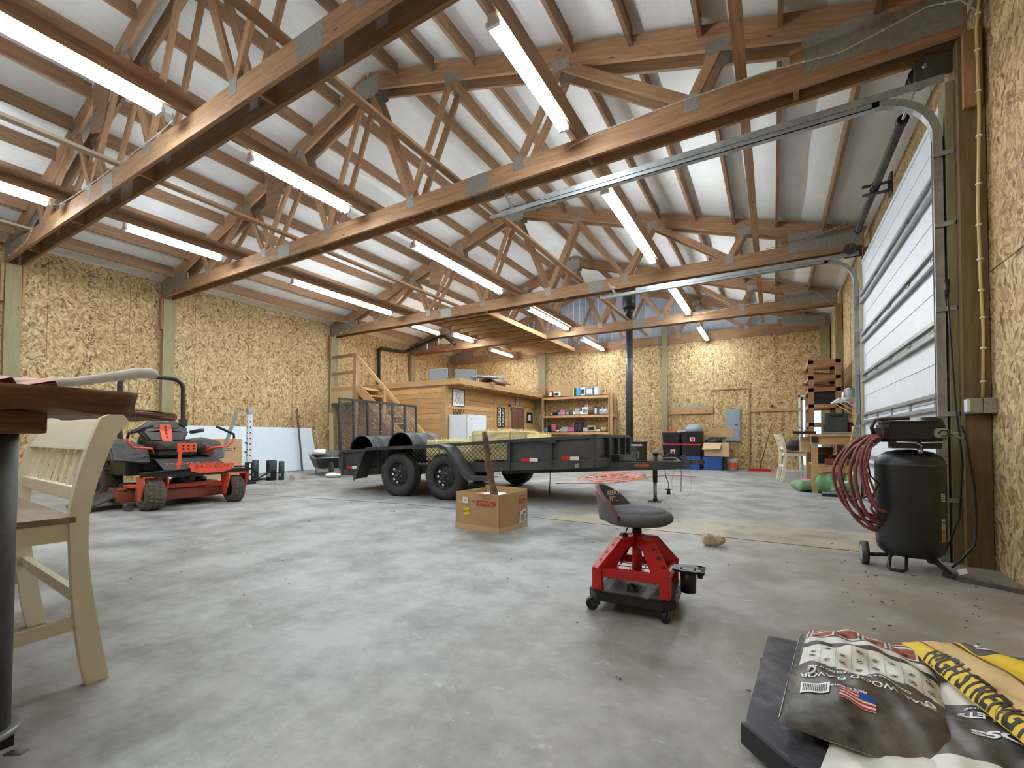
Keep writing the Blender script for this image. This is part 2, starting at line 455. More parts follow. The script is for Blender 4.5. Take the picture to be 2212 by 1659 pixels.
# ------------------------------------------------------------------ roof trusses
def truss(label, y0, single=False, bottom=True):
    t = thing('roof_truss', label, 'truss', (XC, y0, BC))
    half = 6.36
    plies = (.02,) if single else (.02, .215)
    h = .235
    tc = .25
    top = lambda x: roof(XC+x)-BC            # local top of top chord
    bj = [0.86, 2.56, 4.45]; tj = [0.04, 1.55, 3.10, 4.68]
    plate_boxes = []
    for k, y in enumerate(plies):
        f = M['fir']
        if bottom:
            beam('bottom_chord', (-half, y, h/2), (half, y, h/2), .038, h, f, t)
        for s in (-1, 1):
            p0 = Vector((s*0.01, y, top(0)-tc/2)); p1 = Vector((s*half, y, top(half)-tc/2))
            beam('top_chord', p0, p1, .038, .235, f, t, up=(0,0,1))
        th = .038
        for s in (-1, 1):
            pairs = [(tj[0], bj[0]), (bj[0], tj[1]), (tj[1], bj[1]), (bj[1], tj[2]), (tj[2], bj[2]), (bj[2], tj[3])]
            for i, (a, c_) in enumerate(pairs):
                if i % 2 == 0: A = (s*a, y, top(a)-tc+.03); B = (s*c_, y, h-.03)
                else: A = (s*a, y, h-.03); B = (s*c_, y, top(c_)-tc+.03)
                w = .088 if i in (0,1,2,3) else .1
                wy = y
                beam('web', A, B, th, w, f, t, up=(1,0,0) if abs(A[0]-B[0]) < .3 else (0,0,1))
    # connector plates on the near and far faces
    n = 0
    faces = [plies[0]-.0195, plies[0]+.0195] + ([plies[1]-.0195] if not single else [])
    for yf in faces[:1] + (faces[2:] if not single else []):
        pl = []
        for s in (-1, 1):
            for x in bj: pl.append((s*x-.065, s*x+.065, h-.12, h+.045))
            for x in tj[1:]: pl.append((s*x-.1, s*x+.1, top(x)-tc-.03, top(x)-tc+.09))
            pl.append((s*1.97-.16, s*1.97+.16, .01, h-.01))
            pl.append((s*5.62-.28, s*5.62+.28, .10, .42)); pl.append((s*6.12-.22, s*6.12+.22, .06, .34))
        pl.append((-.24, .24, top(0)-tc-.14, top(0)-.1))
        for (a, c_, z0, z1) in pl:
            if not bottom and z0 < h: pass
            b = MB(); b.box((a, yf-.0022, z0), (c_, yf+.0008, z1))
            b.build('connector_plate', M['plate'], t)
    for yf in faces[:1]:
        b = MB(); b.prism([(-1.62, top(1.62)-.12),(-2.45, top(2.45)-.10),(-2.52, top(2.5)-.62),(-2.20, top(2.2)-.80),(-1.95, top(2)-.42),(-1.66, top(1.66)-.34)], -.012, 0, Matrix(((1,0,0,0),(0,0,-1,yf-.004),(0,1,0,0),(0,0,0,1)))); b.build('gusset_plate', M['purlin'], t)
    # heel wedge and blocking between the plies
    for s in (-1, 1):
        beam('heel_wedge', (s*5.25, plies[0], .29), (s*6.2, plies[0], .31), .036, .14, M['fir'], t)
        if not single:
            for x in (1.2, 3.4, 5.3):
                beam('spacer_block', (s*x, .04, h/2), (s*x, .195, h/2), .04, .2, M['fir'], t, up=(0,0,1))
    return t
names = ['behind the near corner', 'nearest the front of the picture, crossing the upper left', 'just in front of the tall white overhead door',
         'second crossing beam, at the far edge of the overhead door', 'above the plank room, holding the slatted storage rack']
trs = []
t1 = truss('big double wooden roof truss nearest the viewer, crossing the upper left of the room', TR[1])
t2 = dup(t1, (XC, TR[2], BC), label='double wooden roof truss landing on the post between compressor and overhead door')
t3 = dup(t1, (XC, TR[3], BC), label='double wooden roof truss at the far side of the overhead door, before the slatted rack')
t4 = dup(t1, (XC, TR[4], BC), label='double wooden roof truss over the plank room, behind the black stove pipe top')
tg = truss('single wooden gable truss standing against the ribbed metal at the far end', YB-.05, single=True)

# purlins hung between the trusses
bays = [(-3.1, TR[1]), (TR[1]+.24, TR[2]), (TR[2]+.24, TR[3]), (TR[3]+.24, TR[4]), (TR[4]+.24, YB-.06)]
bayn = ['before the nearest truss', 'between the nearest trusses', 'over the overhead door', 'bay of the slatted rack', 'last bay at the gable']
ordn = ['first', 'second', 'third', 'fourth', 'fifth', 'sixth', 'seventh', 'eighth', 'ninth', 'tenth']
for bi, (ya, yb) in enumerate(bays):
    for s, sn in ((1, 'right'), (-1, 'left')):
        for k in range(9):
            x = XC + s*(.60 + .655*k)
            if k == 9: x = XC + s*6.25
            zt = roof(x)+.07
            o = beam('roof_purlin', (x, ya, zt-.095), (x, yb, zt-.095), .04, .19, M['purlin'])
            tag(o, '%s purlin below the ridge, %s slope, %s' % (ordn[k], sn, bayn[bi]), 'roof purlin', 'roof purlins')

# long boards: braces on the bottom chords and the boards carrying the lights
for nm, x, z, ln, mt, segs in (
    ('brace_board', -3.44, BC+.255, 'long flat brace board on the truss beams just right of the ridge', 'fir', ((-3, 14.4),)),
    ('brace_board', -.22, BC+.255, 'long flat brace board on the truss beams nearest the overhead door', 'fir', ((-3, 14.4),)),
    ('brace_board', -6.75, BC+.255, 'pale flat brace board left of the ridge, ending on the nearest beam', 'pale', ((-3, 2.4),)),
    ('brace_board', -6.75, BC+.255, 'long flat brown brace board left of the ridge beyond the nearest beam', 'fir', ((2.4, 14.4),)),
    ('brace_board', -10.1, BC+.255, 'pale flat brace board at the far left end of the nearest beam', 'pale', ((-3, 2.4),))):
    o = beam(nm, (x, segs[0][0], z), (x, segs[0][1], z), .09, .038, M[mt]); tag(o, ln, 'brace', 'long brace boards')
for x, ln in ((-1.83, 'deep board carrying the right-hand row of tube lights'), (-5.12, 'deep board carrying the middle row of tube lights'), (-8.52, 'deep board carrying the left-hand row of tube lights')):
    o = beam('light_board', (x+.03, -3, BC+.235+.11), (x+.03, 14.4, BC+.235+.11), .04, .20, M['purlin']); tag(o, ln, 'board', 'boards carrying the lights')
# purlin at the left eave that carries the yellow cable
o = beam('eave_board', (-10.9, -3, 4.33), (-10.9, 12.1, 4.33), .04, .10, M['purlin']); tag(o, 'low board along the left eave with a yellow cable on it', 'board')

# lights
def light(x, y0, y1, z, label):
    t = thing('ceiling_light', label, 'light', (x, y0, z), 0, 'twin tube shop lights'); L = y1-y0
    b = MB(); b.box((-.040, 0, .018), (.040, L, .075), bev=.006); b.build('housing', M['white'], t)
    for s in (-1, 1):
        b = MB(); b.cyl((s*.036, .03, 0), (s*.036, L-.03, 0), .019, n=8); b.build('light_tube', M['tube'], t)
    for yq in (0.0, L-.03):
        b = MB(); b.box((-.055, yq, -.025), (.055, yq+.03, .02)); b.build('end_cap', M['white'], t)
    return t
ZL = 4.10
LT = [(-1.83, 2.80, 4.18, ZL, 'twin tube light over the right side, nearest the viewer, above the overhead door track'),
 (-1.85, 5.5, 8.2, ZL, 'second twin tube light of the right-hand row, beyond the door track'),
 (-1.85, 9.6, 12.1, ZL, 'third twin tube light of the right-hand row, behind the second track'),
 (-1.68, 12.6, 14.4, 3.86, 'short twin tube light by the metal gable, right of the stove pipe'),
 (-5.14, -.5, 1.98, ZL, 'twin tube light at the upper left, cut by the picture edge, brightest and nearest'),
 (-5.14, 2.82, 4.2, ZL, 'twin tube light of the middle row between the two nearest trusses'),
 (-5.14, 5.5, 8.28, ZL, 'twin tube light of the middle row, right of the white-plated beam'),
 (-5.2, 9.65, 12.1, ZL, 'twin tube light of the middle row just right of the slatted rack'),
 (-4.9, 12.5, 14.4, 3.86, 'short twin tube light by the metal gable, left of the stove pipe'),
 (-8.55, -.4, 2.02, ZL, 'twin tube light at the far left edge of the picture, low on the left side'),
 (-8.53, 2.82, 4.22, ZL, 'single-looking tube light on the left row above the red mower'),
 (-8.53, 5.58, 8.35, ZL, 'long tube light on the left row ending above the trailer gate'),
 (-8.55, 9.1, 10.3, 3.98, 'short tube light in front of the slatted rack, above the stairs'),
 (-8.6, 11.0, 12.1, ZL, 'tube light half hidden behind the beam over the plank room'),
 (-8.3, 12.7, 14.2, 3.9, 'tube light with dark housing over the far end of the plank room'),
 (-1.85, -2.6, .2, ZL, 'right-hand row tube light behind the viewer')]
for a in LT: light(*a)

# ------------------------------------------------------------------ camera and world
cam = bpy.data.cameras.new('camera'); co = bpy.data.objects.new('camera', cam); COL.objects.link(co)
yaw, pit, rol = .529257, .022672, .0033122
co.location = (0, 0, .93)
Fw = Vector((-math.sin(yaw), math.cos(yaw), 0)); Rt = Vector((math.cos(yaw), math.sin(yaw), 0)); U = Vector((0,0,1))
F2 = Fw*math.cos(pit)+U*math.sin(pit); U2 = U*math.cos(pit)-Fw*math.sin(pit)
R3 = Rt*math.cos(rol)+U2*math.sin(rol); U3 = U2*math.cos(rol)-Rt*math.sin(rol)
co.matrix_world = Matrix(((R3.x,U3.x,-F2.x,0),(R3.y,U3.y,-F2.y,0),(R3.z,U3.z,-F2.z,.93),(0,0,0,1)))
cam.sensor_width = 36; cam.lens = 36*964.417/2212; cam.shift_y = (922.452-829.5)/2212; cam.clip_start = .05
SC.camera = co
w = bpy.data.worlds.new('World'); SC.world = w; w.use_nodes = True
bg = w.node_tree.nodes['Background']
sky = w.node_tree.nodes.new('ShaderNodeTexSky'); sky.sky_type = 'HOSEK_WILKIE'; sky.sun_direction = (.3,-.5,.8); sky.turbidity = 3
w.node_tree.links.new(sky.outputs[0], bg.inputs[0]); bg.inputs[1].default_value = 2.2
SC.view_settings.view_transform = 'Standard'; SC.view_settings.look = 'None'; SC.view_settings.gamma = 1
SC.view_settings.use_curve_mapping = False; SC.view_settings.exposure = 1.45

SC.cycles.use_light_tree = False; SC.cycles.caustics_reflective = False; SC.cycles.caustics_refractive = False; SC.cycles.max_bounces = 6; SC.cycles.diffuse_bounces = 3; SC.cycles.glossy_bounces = 2; SC.cycles.transmission_bounces = 4
# ================================================================== materials, second batch
def stripes(name, c1, c2, axis, scale, thr=.5):
    g = N(name); co = g.coord(); sp = g.n('ShaderNodeSeparateXYZ'); g.l(co, sp.inputs[0])
    f = g.math('GREATER_THAN', g.math('FRACT', g.math('MULTIPLY', sp.outputs[axis], scale)), thr)
    g.col(g.mix(f, c1, c2)); return g.set(.5)
M['doorwhite'] = plain('door_white', srgb(226,230,236), .45, var=.02)
M['orange'] = plain('mower_orange', srgb(232,88,58), .4, var=.06)
M['deckred'] = plain('dusty_red_deck', srgb(150,58,40), .6, var=.2, dirt=srgb(110,84,62))
M['dusty'] = plain('dusty_black', srgb(58,56,56), .55, var=.2, scale=9, dirt=srgb(96,90,82))
M['muddy'] = plain('muddy_tyre', srgb(92,82,70), .9, var=.3, scale=22, bump=.5)
M['card'] = plain('cardboard', srgb(186,150,108), .75, var=.05)
M['cardlight'] = plain('cardboard_light', srgb(206,178,138), .75, var=.05)
M['red'] = plain('red_enamel', srgb(190,32,34), .35, var=.06)
M['hosered'] = plain('maroon_hose', srgb(126,64,62), .5, var=.12)
M['hoseorange'] = plain('orange_hose', srgb(226,140,118), .5, var=.08)
M['grey'] = plain('grey_fabric', srgb(98,98,102), .85, var=.08, scale=30, bump=.15)
M['meshgrey'] = plain('mesh_grey', srgb(104,106,110), .5, .2, .15)
M['canvas'] = plain('grey_canvas', srgb(140,144,148), .85, var=.08, scale=20)
M['handlegrey'] = plain('grey_handle', srgb(206,202,190), .6, var=.06, scale=20)
M['panelgrey'] = plain('panel_grey', srgb(140,152,160), .45, var=.03)
M['trailer'] = plain('trailer_black', srgb(58,60,64), .42, var=.14, scale=5, spec=.5, dirt=srgb(84,82,78), dscale=2)
M['straw'] = plain('straw', srgb(250,228,176), .8, var=.2, scale=40, bump=.5)
M['bark'] = plain('bark', srgb(104,84,64), .85, var=.35, scale=14, bump=.6)
M['printred'] = plain('print_red', srgb(176,58,44), .6)
M['ink'] = plain('print_black', srgb(30,30,30), .6)
M['printwhite'] = plain('print_white', srgb(236,236,232), .5, var=.02)
M['yellow'] = plain('label_yellow', srgb(238,212,40), .5, var=.03)
M['blue'] = plain('blue_plastic', srgb(44,84,158), .4, var=.08)
M['brown'] = plain('brown_door', srgb(118,82,62), .5, var=.08)
M['green'] = plain('green_bag', srgb(112,150,104), .45, var=.18, scale=12)
M['reflred'] = plain('reflector_red', srgb(205,40,48), .3)
M['wood_plain'] = plain('raw_wood', srgb(206,160,108), .6, var=.12, scale=9)
M['bluebook'] = plain('light_blue', srgb(92,170,222), .5)
M['pink'] = plain('pink_plastic', srgb(214,120,160), .45)
M['concretewhite'] = plain('white_foam_board', srgb(214,222,230), .5, var=.03)
M['glass'] = plain('glass_jar', srgb(190,205,205), .1, spec=.6)
M['skin_tan'] = plain('terracotta', srgb(196,138,112), .7, var=.06)
M['darkgreen'] = plain('dark_green_plastic', srgb(38,58,50), .4, var=.12)

# ================================================================== posts
def post(label, x0, x1, y0, y1, zt, m, cleat=None):
    t = thing('timber_post', label, 'post', ((x0+x1)/2, (y0+y1)/2, 0)); hx, hy = (x1-x0)/2, (y1-y0)/2
    b = MB(); b.box((0,-hx,-hy), (zt,hx,hy)); o = b.build('post_shaft', m, t, M=frame((0,0,0),(0,0,zt),(0,1,0)))
    o['label'] = 'square timber shaft'
    if cleat:
        for (dy, z0, z1, mm) in cleat:
            beam('cleat', (0, dy, z0), (0, dy, z1), .10, .038, mm, t, up=(0,1,0))
    return t
lp = [(2.18,2.38,'olive timber post at the left picture edge behind the wooden slab'),(4.50,4.72,'olive timber post behind the black hoop of the red mower'),
      (8.79,9.01,'timber post beside the wooden stair landing on the left wall'),(12.22,12.42,'timber post above the loft deck near the black pipe')]
for i,(y0,y1,l) in enumerate(lp):
    post(l, XL+.006, XL+.136, y0, y1, BC, M['post'], [(-.13, 3.25, BC, M['fir']), (.13, 3.2, BC, M['pine'])])
post('corner timber post above the loft deck in the far left corner', XL+.006, XL+.14, 14.4, 14.62, BC, M['post'])
post('dusty brown post between air compressor and overhead door', 1.212, XR-.006, 4.50, 4.70, BC, M['postbrown'], [(-.119, 3.36, BC, M['fir'])])
post('timber post at the far side of the overhead door', 1.22, XR-.006, 8.80, 9.0, BC, M['post'], [(-.12, 3.36, BC, M['fir'])])
post('timber post behind the slatted wooden rack on the right', 1.22, XR-.006, 12.22, 12.42, BC, M['post'], [(-.12, 3.36, BC, M['fir'])])
for x0, x1, l in ((-7.40,-7.13,'timber post on the back wall behind the tall wooden shelf'),(-3.03,-2.86,'timber post on the back wall right of the stove pipe'),(1.12,1.33,'timber post in the far right corner')):
    post(l, x0, x1, YB-.10, YB-.004, 5.0 if x0 > -4 and x0 < 0 else 3.97, M['post'])

# boards on the back wall
b = MB(); b.box((-.62, YB-.045, 0), (-.58, YB, 2.38)); b.box((-1.6, YB-.03, 2.36), (-.58, YB, 2.385)); o = b.build('trim_1', M['fir']); struct(o)
b = MB(); b.box((-.58, YB-.04, 1.68), (.66, YB, 1.76)); o = b.build('trim_2', M['pine']); struct(o)
b = MB(); b.box((XL, YB-.045, BC-.06), (XR, YB, BC+.02)); o = b.build('trim_3', M['fir']); struct(o)
b = MB(); b.prism([(XL, 3.9), (-7.42, 3.9), (-7.42, 4.75), (-8.2, roof(-8.2)-.12), (XL, roof(XL)-.12)], -.02, 0, Matrix(((1,0,0,0),(0,0,-1,YB+.0),(0,1,0,0),(0,0,0,1))))
o = b.build('upper_board', M['osb_xz']); o.parent = wall_back

# far doorway: white frame, glass door leaf
d2 = MB()
d2.box((DX0-.05, YB-.02, 0), (DX0, YB+.12, DZ+.05)); d2.box((DX1, YB-.02, 0), (DX1+.05, YB+.12, DZ+.05)); d2.box((DX0-.05, YB-.02, DZ), (DX1+.05, YB+.12, DZ+.05))
d2 = d2.build('door_2', M['white']); struct(d2)
b = MB(); b.box((DX0, YB+.05, 0), (DX0+.05, YB+.09, DZ)); b.box((DX1-.05, YB+.05, 0), (DX1, YB+.09, DZ)); b.box((DX0, YB+.05, 0), (DX1, YB+.09, .08)); b.box((DX0, YB+.05, DZ-.08), (DX1, YB+.09, DZ))
o = b.build('door_leaf', M['white'], d2)
gl = N('clear_glass'); gl.p.inputs['Transmission Weight'].default_value = 1; gl.p.inputs['IOR'].default_value = 1.02; gl.col((1,1,1,1)); glm = gl.set(0)
b = MB(); b.box((DX0+.05, YB+.068, .08), (DX1-.05, YB+.072, DZ-.08)); b.build('door_pane', glm, d2)

# ================================================================== overhead door
D = MB(); D.box((1.20, OY0-.06, -.0), (1.215, OY1+.06, .02)); door = struct(D.build('door_1', M['blackplastic']))
sh = .605
for k in range(6):
    z0 = .02+k*sh; b = MB()
    b.box((1.200, OY0-.06, z0+.004), (1.245, OY1+.06, z0+sh-.004))
    # raised border and recessed long panel
    for (za, zb) in ((z0+.004, z0+.05), (z0+sh-.05, z0+sh-.004)):
        b.box((1.188, OY0-.05, za), (1.20, OY1+.05, zb))
    b.box((1.193, OY0+.15, z0+.335), (1.20, OY1-.15, z0+.345)); b.box((1.193, OY0+.15, z0+.15), (1.20, OY0+.16, z0+.34)); b.box((1.193, OY1-.16, z0+.15), (1.20, OY1-.15, z0+.34))
    b.build('door_section', M['doorwhite'], door)
for k in range(1, 6):
    z = .02+k*sh
    for dz in ((-.055, .055) if k != 3 else (-.05, .05)):
        b = MB(); b.box((1.155, OY0-.04, z+dz-.004), (1.19, OY1+.04, z+dz+.004)); b.box((1.150, OY0-.04, z+dz-.016), (1.157, OY1+.04, z+dz+.016))
        b.build('strut', M['galv'], door)
    for q in range(5):
        y = OY0+.25+q*(OY1-OY0-.5)/4
        b = MB(); b.box((1.176, y-.025, z-.045), (1.19, y+.025, z+.045)); b.cyl((1.175, y-.03, z), (1.175, y+.03, z), .009, n=8); b.build('hinge', M['galv'], door)
b = MB(); b.box((1.183, 4.9, .25), (1.19, 4.96, .42)); b.build('door_handle', M['galv'], door)

def track(name, label, y, w, xe, zt, hang_up):
    """J track: vertical run, bend and long horizontal run"""
    t = thing(name, label, 'door track', (1.12, y, 0))
    pts = [(0, 0, 0), (-.0, 0, zt-.42)]
    for k in range(1, 9):
        a = k/8*PI/2; pts.append((-.40+.40*math.cos(a), 0, zt-.42+.40*math.sin(a)))
    v = MB(); v.box((-.03, -w/2, 0), (.03, -w/2+.005, zt-.42)); v.box((-.03, w/2-.005, 0), (.03, w/2, zt-.42)); v.box((.024, -w/2, 0), (.03, w/2, zt-.42)); v.box((-.034, -w/2-.012, 0), (-.028, -w/2+.006, zt-.42))
    v.build('vertical_track', M['galv'], t)
    c = MB(); P_ = pts[1:]
    for i in range(len(P_)-1):
        c.bar(P_[i], P_[i+1], w, .055, up=(1,0,0) if i < 4 else (0,0,1))
    c.build('track_bend', M['galv'], t)
    h = MB(); h.box((xe-1.12, -w/2, zt-.05), (-.35, -w/2+.006, zt+.02)); h.box((xe-1.12, -w/2, zt+.012), (-.35, w/2, zt+.02)); h.box((xe-1.12, -w/2, zt-.05), (-.35, w/2, zt-.044))
    h.box((xe-1.12+.55, -w/2-.008, zt-.005), (.04, -w/2, zt+.055))
    h.build('horizontal_track', M['galv'], t)
    for zz in (.45, 1.1, 1.9, 2.55, 3.1):
        br = MB(); br.box((-.035, -w/2-.02, zz), (.10, -w/2-.014, zz+.035)); br.box((.085, -w/2-.02, zz-.015), (.10, w/2+.03, zz+.05)); br.build('track_bracket', M['galv'], t)
    g = MB(); x0 = xe-1.12
    g.box((x0-.16, -w/2-.01, zt-.055), (x0+.35, -w/2-.004, zt-.01)); g.bar((x0+.18, -w/2-.005, zt-.02), (x0+.0, -w/2+.03, hang_up), .03, .004, up=(0,1,0)); g.bar((x0+.13, -w/2-.005, zt-.02), (x0+.06, -w/2+.1, hang_up-.09), .025, .004, up=(0,1,0))
    g.bar((x0+.02, -w/2+.02, hang_up-.05), (x0+.13, -w/2+.06, hang_up-.09), .025, .004, up=(0,1,0))
    g.build('rear_hanger', M['galv'], t)
    return t
track('door_rail', 'galvanised overhead door track on the near side with its long run towards the centre', 4.62, .06, -2.85, 3.68, BC+.05)
track('door_rail', 'galvanised overhead door track on the far side, running below the second beam', 8.56, .06, -2.80, 3.74, BC+.05)

t = thing('hanging_spring_shaft', 'dark torsion spring shaft with cable drums above the white overhead door', 'door spring', (1.05, 4.7, 3.85))
b = MB(); b.cyl((0,-.12,0), (0,4.0,0), .013, n=10); b.build('shaft', M['steel'], t)
for (a, c) in ((.62, 1.80), (1.95, 3.1)):
    b = MB(); b.cyl((0,a,0), (0,c,0), .037, n=14); pts = []
    for k in range(int((c-a)/.018)*6): pts.append((.037*math.cos(k*PI/3), a+.02+k*.003, .037*math.sin(k*PI/3)))
    b.tube(pts[:len(pts)], .004, 4); b.build('coil_spring', M['dusty'], t)
    for q_ in (a-.06, c-.03):
        b = MB(); b.cyl((0,q_,0), (0,q_+.09,0), .045, n=14); b.build('spring_cone', M['blackplastic'], t)
for y in (.02, 3.84):
    b = MB(); b.cyl((0,y-.04,0), (0,y-.03,0), .085, n=22); b.cyl((0,y-.03,0), (0,y+.03,0), .062, n=22); b.cyl((0,y+.03,0), (0,y+.04,0), .085, n=22); b.build('cable_drum', M['dusty'], t)
b = MB(); b.box((-.12,1.84,-.07), (.15,1.90,-.06)); b.box((-.12,1.84,.03), (.15,1.90,.04)); b.box((.13,1.80,-.12), (.15,1.94,.12)); b.box((-.02,1.85,-.06), (.02,1.89,.03)); b.build('centre_bracket', M['dusty'], t)
for q_ in (-.10, 3.92):
    b = MB(); b.box((-.06,q_,-.10), (.16,q_+.02,.07)); b.build('end_bearing_plate', M['dusty'], t)
for y in (.05, 3.82):
    b = MB(); b.cyl((.07,y,-.02), (.07,y,-3.7), .0025, n=5); b.build('lift_cable', M['steel'], t)
o = beam('trim_4', (XR-.03, 4.70, 3.74), (XR-.03, 8.8, 3.74), .05, .24, M['fir']); struct(o)
o = beam('trim_5', (1.185, 4.66, 0), (1.185, 4.66, 3.66), .17, .05, M['pale'], up=(1,0,0)); struct(o); o.data.materials[0] = M['post']
o = beam('trim_6', (1.23, 8.62, 0), (1.23, 8.62, 3.66), .12, .05, M['post'], up=(1,0,0)); struct(o)

# cables, outlet
def cable(name, label, pts, r, m, cat='cable', staples=0):
    t = thing(name, label, cat, pts[0]); o = Vector(pts[0]); q = [Vector(p)-o for p in pts]
    b = MB(); b.tube(q, r, 8); b.build('cable_run', m, t)
    if staples:
        for k in range(staples):
            f = (k+.5)/staples*(len(q)-1); i = int(f); p = q[i].lerp(q[i+1], f-i); d = (q[i+1]-q[i]).normalized()
            b = MB(); b.cyl(p-d*.006, p+d*.006, r*1.7, n=8); b.build('staple', M['printwhite'], t)
    return t
cable('hanging_cable', 'yellow cable stapled down the dusty post to the outlet box', [(1.31,4.35,4.3),(1.30,4.44,3.9),(1.31,4.455,3.3),(1.295,4.46,2.6),(1.30,4.46,2.1),(1.31,4.46,1.7),(1.30,4.46,1.22)], .010, M['cable'], staples=12)
cable('hanging_cable', 'pale cable clipped along the right end of the beam over the compressor', [(1.30,4.42,4.02),(1.22,4.44,4.16),(1.05,4.465,4.22),(.5,4.465,4.10),(0,4.465,4.16),(-.9,4.465,4.17),(-1.5,4.465,4.155),(-1.9,4.465,4.10)], .006, M['handlegrey'], staples=7)
cable('hanging_cable', 'pale cable clipped along the beam at the upper left', [(-5.1,2.05,4.12),(-5.25,2.12,4.15),(-5.7,2.165,4.19),(-6.6,2.165,4.18),(-7.5,2.165,4.18),(-8.2,2.165,4.19),(-8.5,2.1,4.12),(-8.52,2.04,4.11)], .006, M['handlegrey'], staples=9)
cable('hanging_cable', 'pale cable drooping down the left end of the nearest beam', [(-9.9,2.165,4.17),(-10.2,2.165,4.02),(-10.7,2.165,3.97),(-11.3,2.165,3.98)], .006, M['handlegrey'], staples=5)
cable('hanging_cable', 'yellow cable along the low left eave board over the mower', [(-10.93,4.8,4.26),(-10.92,6,4.265),(-10.93,7.3,4.26),(-10.9,8.72,4.27)], .007, M['cable'], staples=9)
cable('hanging_cable', 'yellow cable looping down to the stair landing post', [(-10.93,8.2,4.26),(-10.6,8.6,4.24),(-10.45,8.755,4.15),(-10.7,8.755,4.0),(-11.2,8.74,3.96),(-11.38,8.76,3.7),(-11.40,8.76,2.5),(-11.40,8.76,1.4)], .008, M['cable'], staples=9)
cable('hanging_cable', 'yellow cable down the post behind the slatted wooden rack', [(1.2,12.18,3.8),(1.19,12.19,3.0),(1.20,12.19,2.0),(1.2,12.19,1.0)], .009, M['cable'], staples=6)
cable('hanging_cable', 'pale cable along the beam end above the slatted wooden rack', [(-2.0,12.19,4.08),(-.9,12.17,4.14),(.2,12.17,4.20),(.9,12.17,4.24),(1.2,12.18,3.9)], .006, M['handlegrey'], staples=6)
cable('hanging_cable', 'pale cable at the right end of the second crossing beam', [(-.1,8.76,4.18),(.5,8.76,4.20),(1.1,8.76,4.38),(1.26,8.7,4.42)], .006, M['handlegrey'], staples=4)
t = thing('outlet_box', 'grey double electrical outlet box on the dusty post by the compressor', 'outlet', (1.285, 4.46, 1.11))
b = MB(); b.box((-.075,-.055,0), (0,.03,.11), bev=.008); b.box((.002,-.055,0), (.075,.03,.11), bev=.008); b.build('box_body', M['galv'], t)
b = MB(); b.box((-.09,-.075,.01), (-.07,-.01,.10), bev=.01); b.build('outlet_cover', M['white'], t)
for x in (.02, .055):
    b = MB(); b.cyl((x,-.058,.03), (x,-.054,.03), .009, n=12); b.cyl((x,-.058,.075), (x,-.054,.075), .009, n=12); b.build('knockout', M['plate'], t)
t = thing('hanging_pull_cord', 'black cord with handle hanging beside the overhead door track', 'cord', (1.13, 4.50, 2.1))
b = MB(); b.tube([(0,0,0),(.01,-.01,-.35),(.03,-.02,-.9),(.06,-.03,-1.35),(.03,-.05,-1.75),(-.06,-.12,-1.98)], .006, 6); b.build('cord_run', M['blackplastic'], t)
b = MB(); b.cyl((0,0,.02), (0,0,-.12), .018, .011, n=10); b.build('cord_handle', M['blackplastic'], t)

# slatted storage rack hung between beams
t = thing('hanging_slat_rack', 'slatted wooden storage rack laid across the beams above the plank room', 'rack', (-7.75, 9.0, BC+.05))
for k in range(8): beam('slat', (0, .06+k*.415, 0), (1.75, .06+k*.415, 0), .038, .09, M['pine'], t)
b = MB(); b.box((0,.0,.045), (1.75,3.2,.06)); b.build('rack_deck', M['darkwood'], t)
for k in range(6): beam('slat', (0, 3.5+k*.36, 0), (1.75, 3.5+k*.36, 0), .038, .09, M['pine'], t)
b = MB(); b.box((0,3.42,.045), (1.75,5.4,.06)); b.build('rack_deck', M['darkwood'], t)
beam('rack_rail', (1.80,-.1,.0), (1.80,3.25,.0), .038, .12, M['pine'], t); beam('rack_rail', (1.80,3.45,0), (1.80,5.5,0), .038, .12, M['pine'], t)

# ================================================================== plank room with loft
SX, SY, SZ = -7.6, 9.43, 2.33
t = thing('plank_room', 'honey-coloured plank room with overhanging loft deck, behind the trailer', 'shed', (SX, SY, 0))
def planks(nm, horiz, length, z1, M_, parent):
    b = MB(); z = 0; rq = random.Random(5)
    while z < z1-.02:
        h = min(.142, z1-z); b.box((0, -.012, z+.002), (length, .012, z+h-.002)); z += h
    return b.build(nm, M['cedar'], parent, M=M_)
Mf = Matrix(((-1,0,0,-.09),(0,-1,0,.0),(0,0,1,0),(0,0,0,1)))
b = MB()
z = 0; k = 0
while z < SZ-.02:
    h = min(.142, SZ-z)
    beam('wall_plank', (-.09, .0, z+h/2), (XL+.0-SX+.02, .0, z+h/2), .024, h-.007, M['cedar'], t)
    beam('wall_plank', (0, .09, z+h/2), (0, YB-SY-.05, z+h/2), .024, h-.007, M['cedar'], t); z += h; k += 1
b = MB(); b.box((-.11,-.022,0), (.02,.11,SZ)); b.build('corner_board', M['pine'], t)
b = MB(); b.box((XL-SX+.03,.013,.01), (-.02,.03,SZ)); b.box((-.03,.03,.01), (-.013,YB-SY-.06,SZ)); b.build('wall_core', M['darkwood'], t)
b = MB(); b.box((XL-SX+.02, .03, SZ), (.48, YB-SY-.01, SZ+.02)); b.build('loft_deck', M['wood_plain'], t)
beam('deck_fascia', (XL-SX+.02, -.035, SZ+.075), (.52, -.035, SZ+.075), .04, .15, M['pine'], t)
beam('deck_fascia', (.50, -.01, SZ+.075), (.50, YB-SY-.01, SZ+.075), .04, .15, M['pine'], t)
for k in range(12): beam('deck_joist', (0, .25+k*.42, SZ+.02-.03), (.48, .25+k*.42, SZ-.01), .038, .07, M['cedar'], t)
beam('end_post', (.0, YB-SY-.09, 0), (.0, YB-SY-.09, SZ), .09, .09, M['pine'], t, up=(1,0,0))
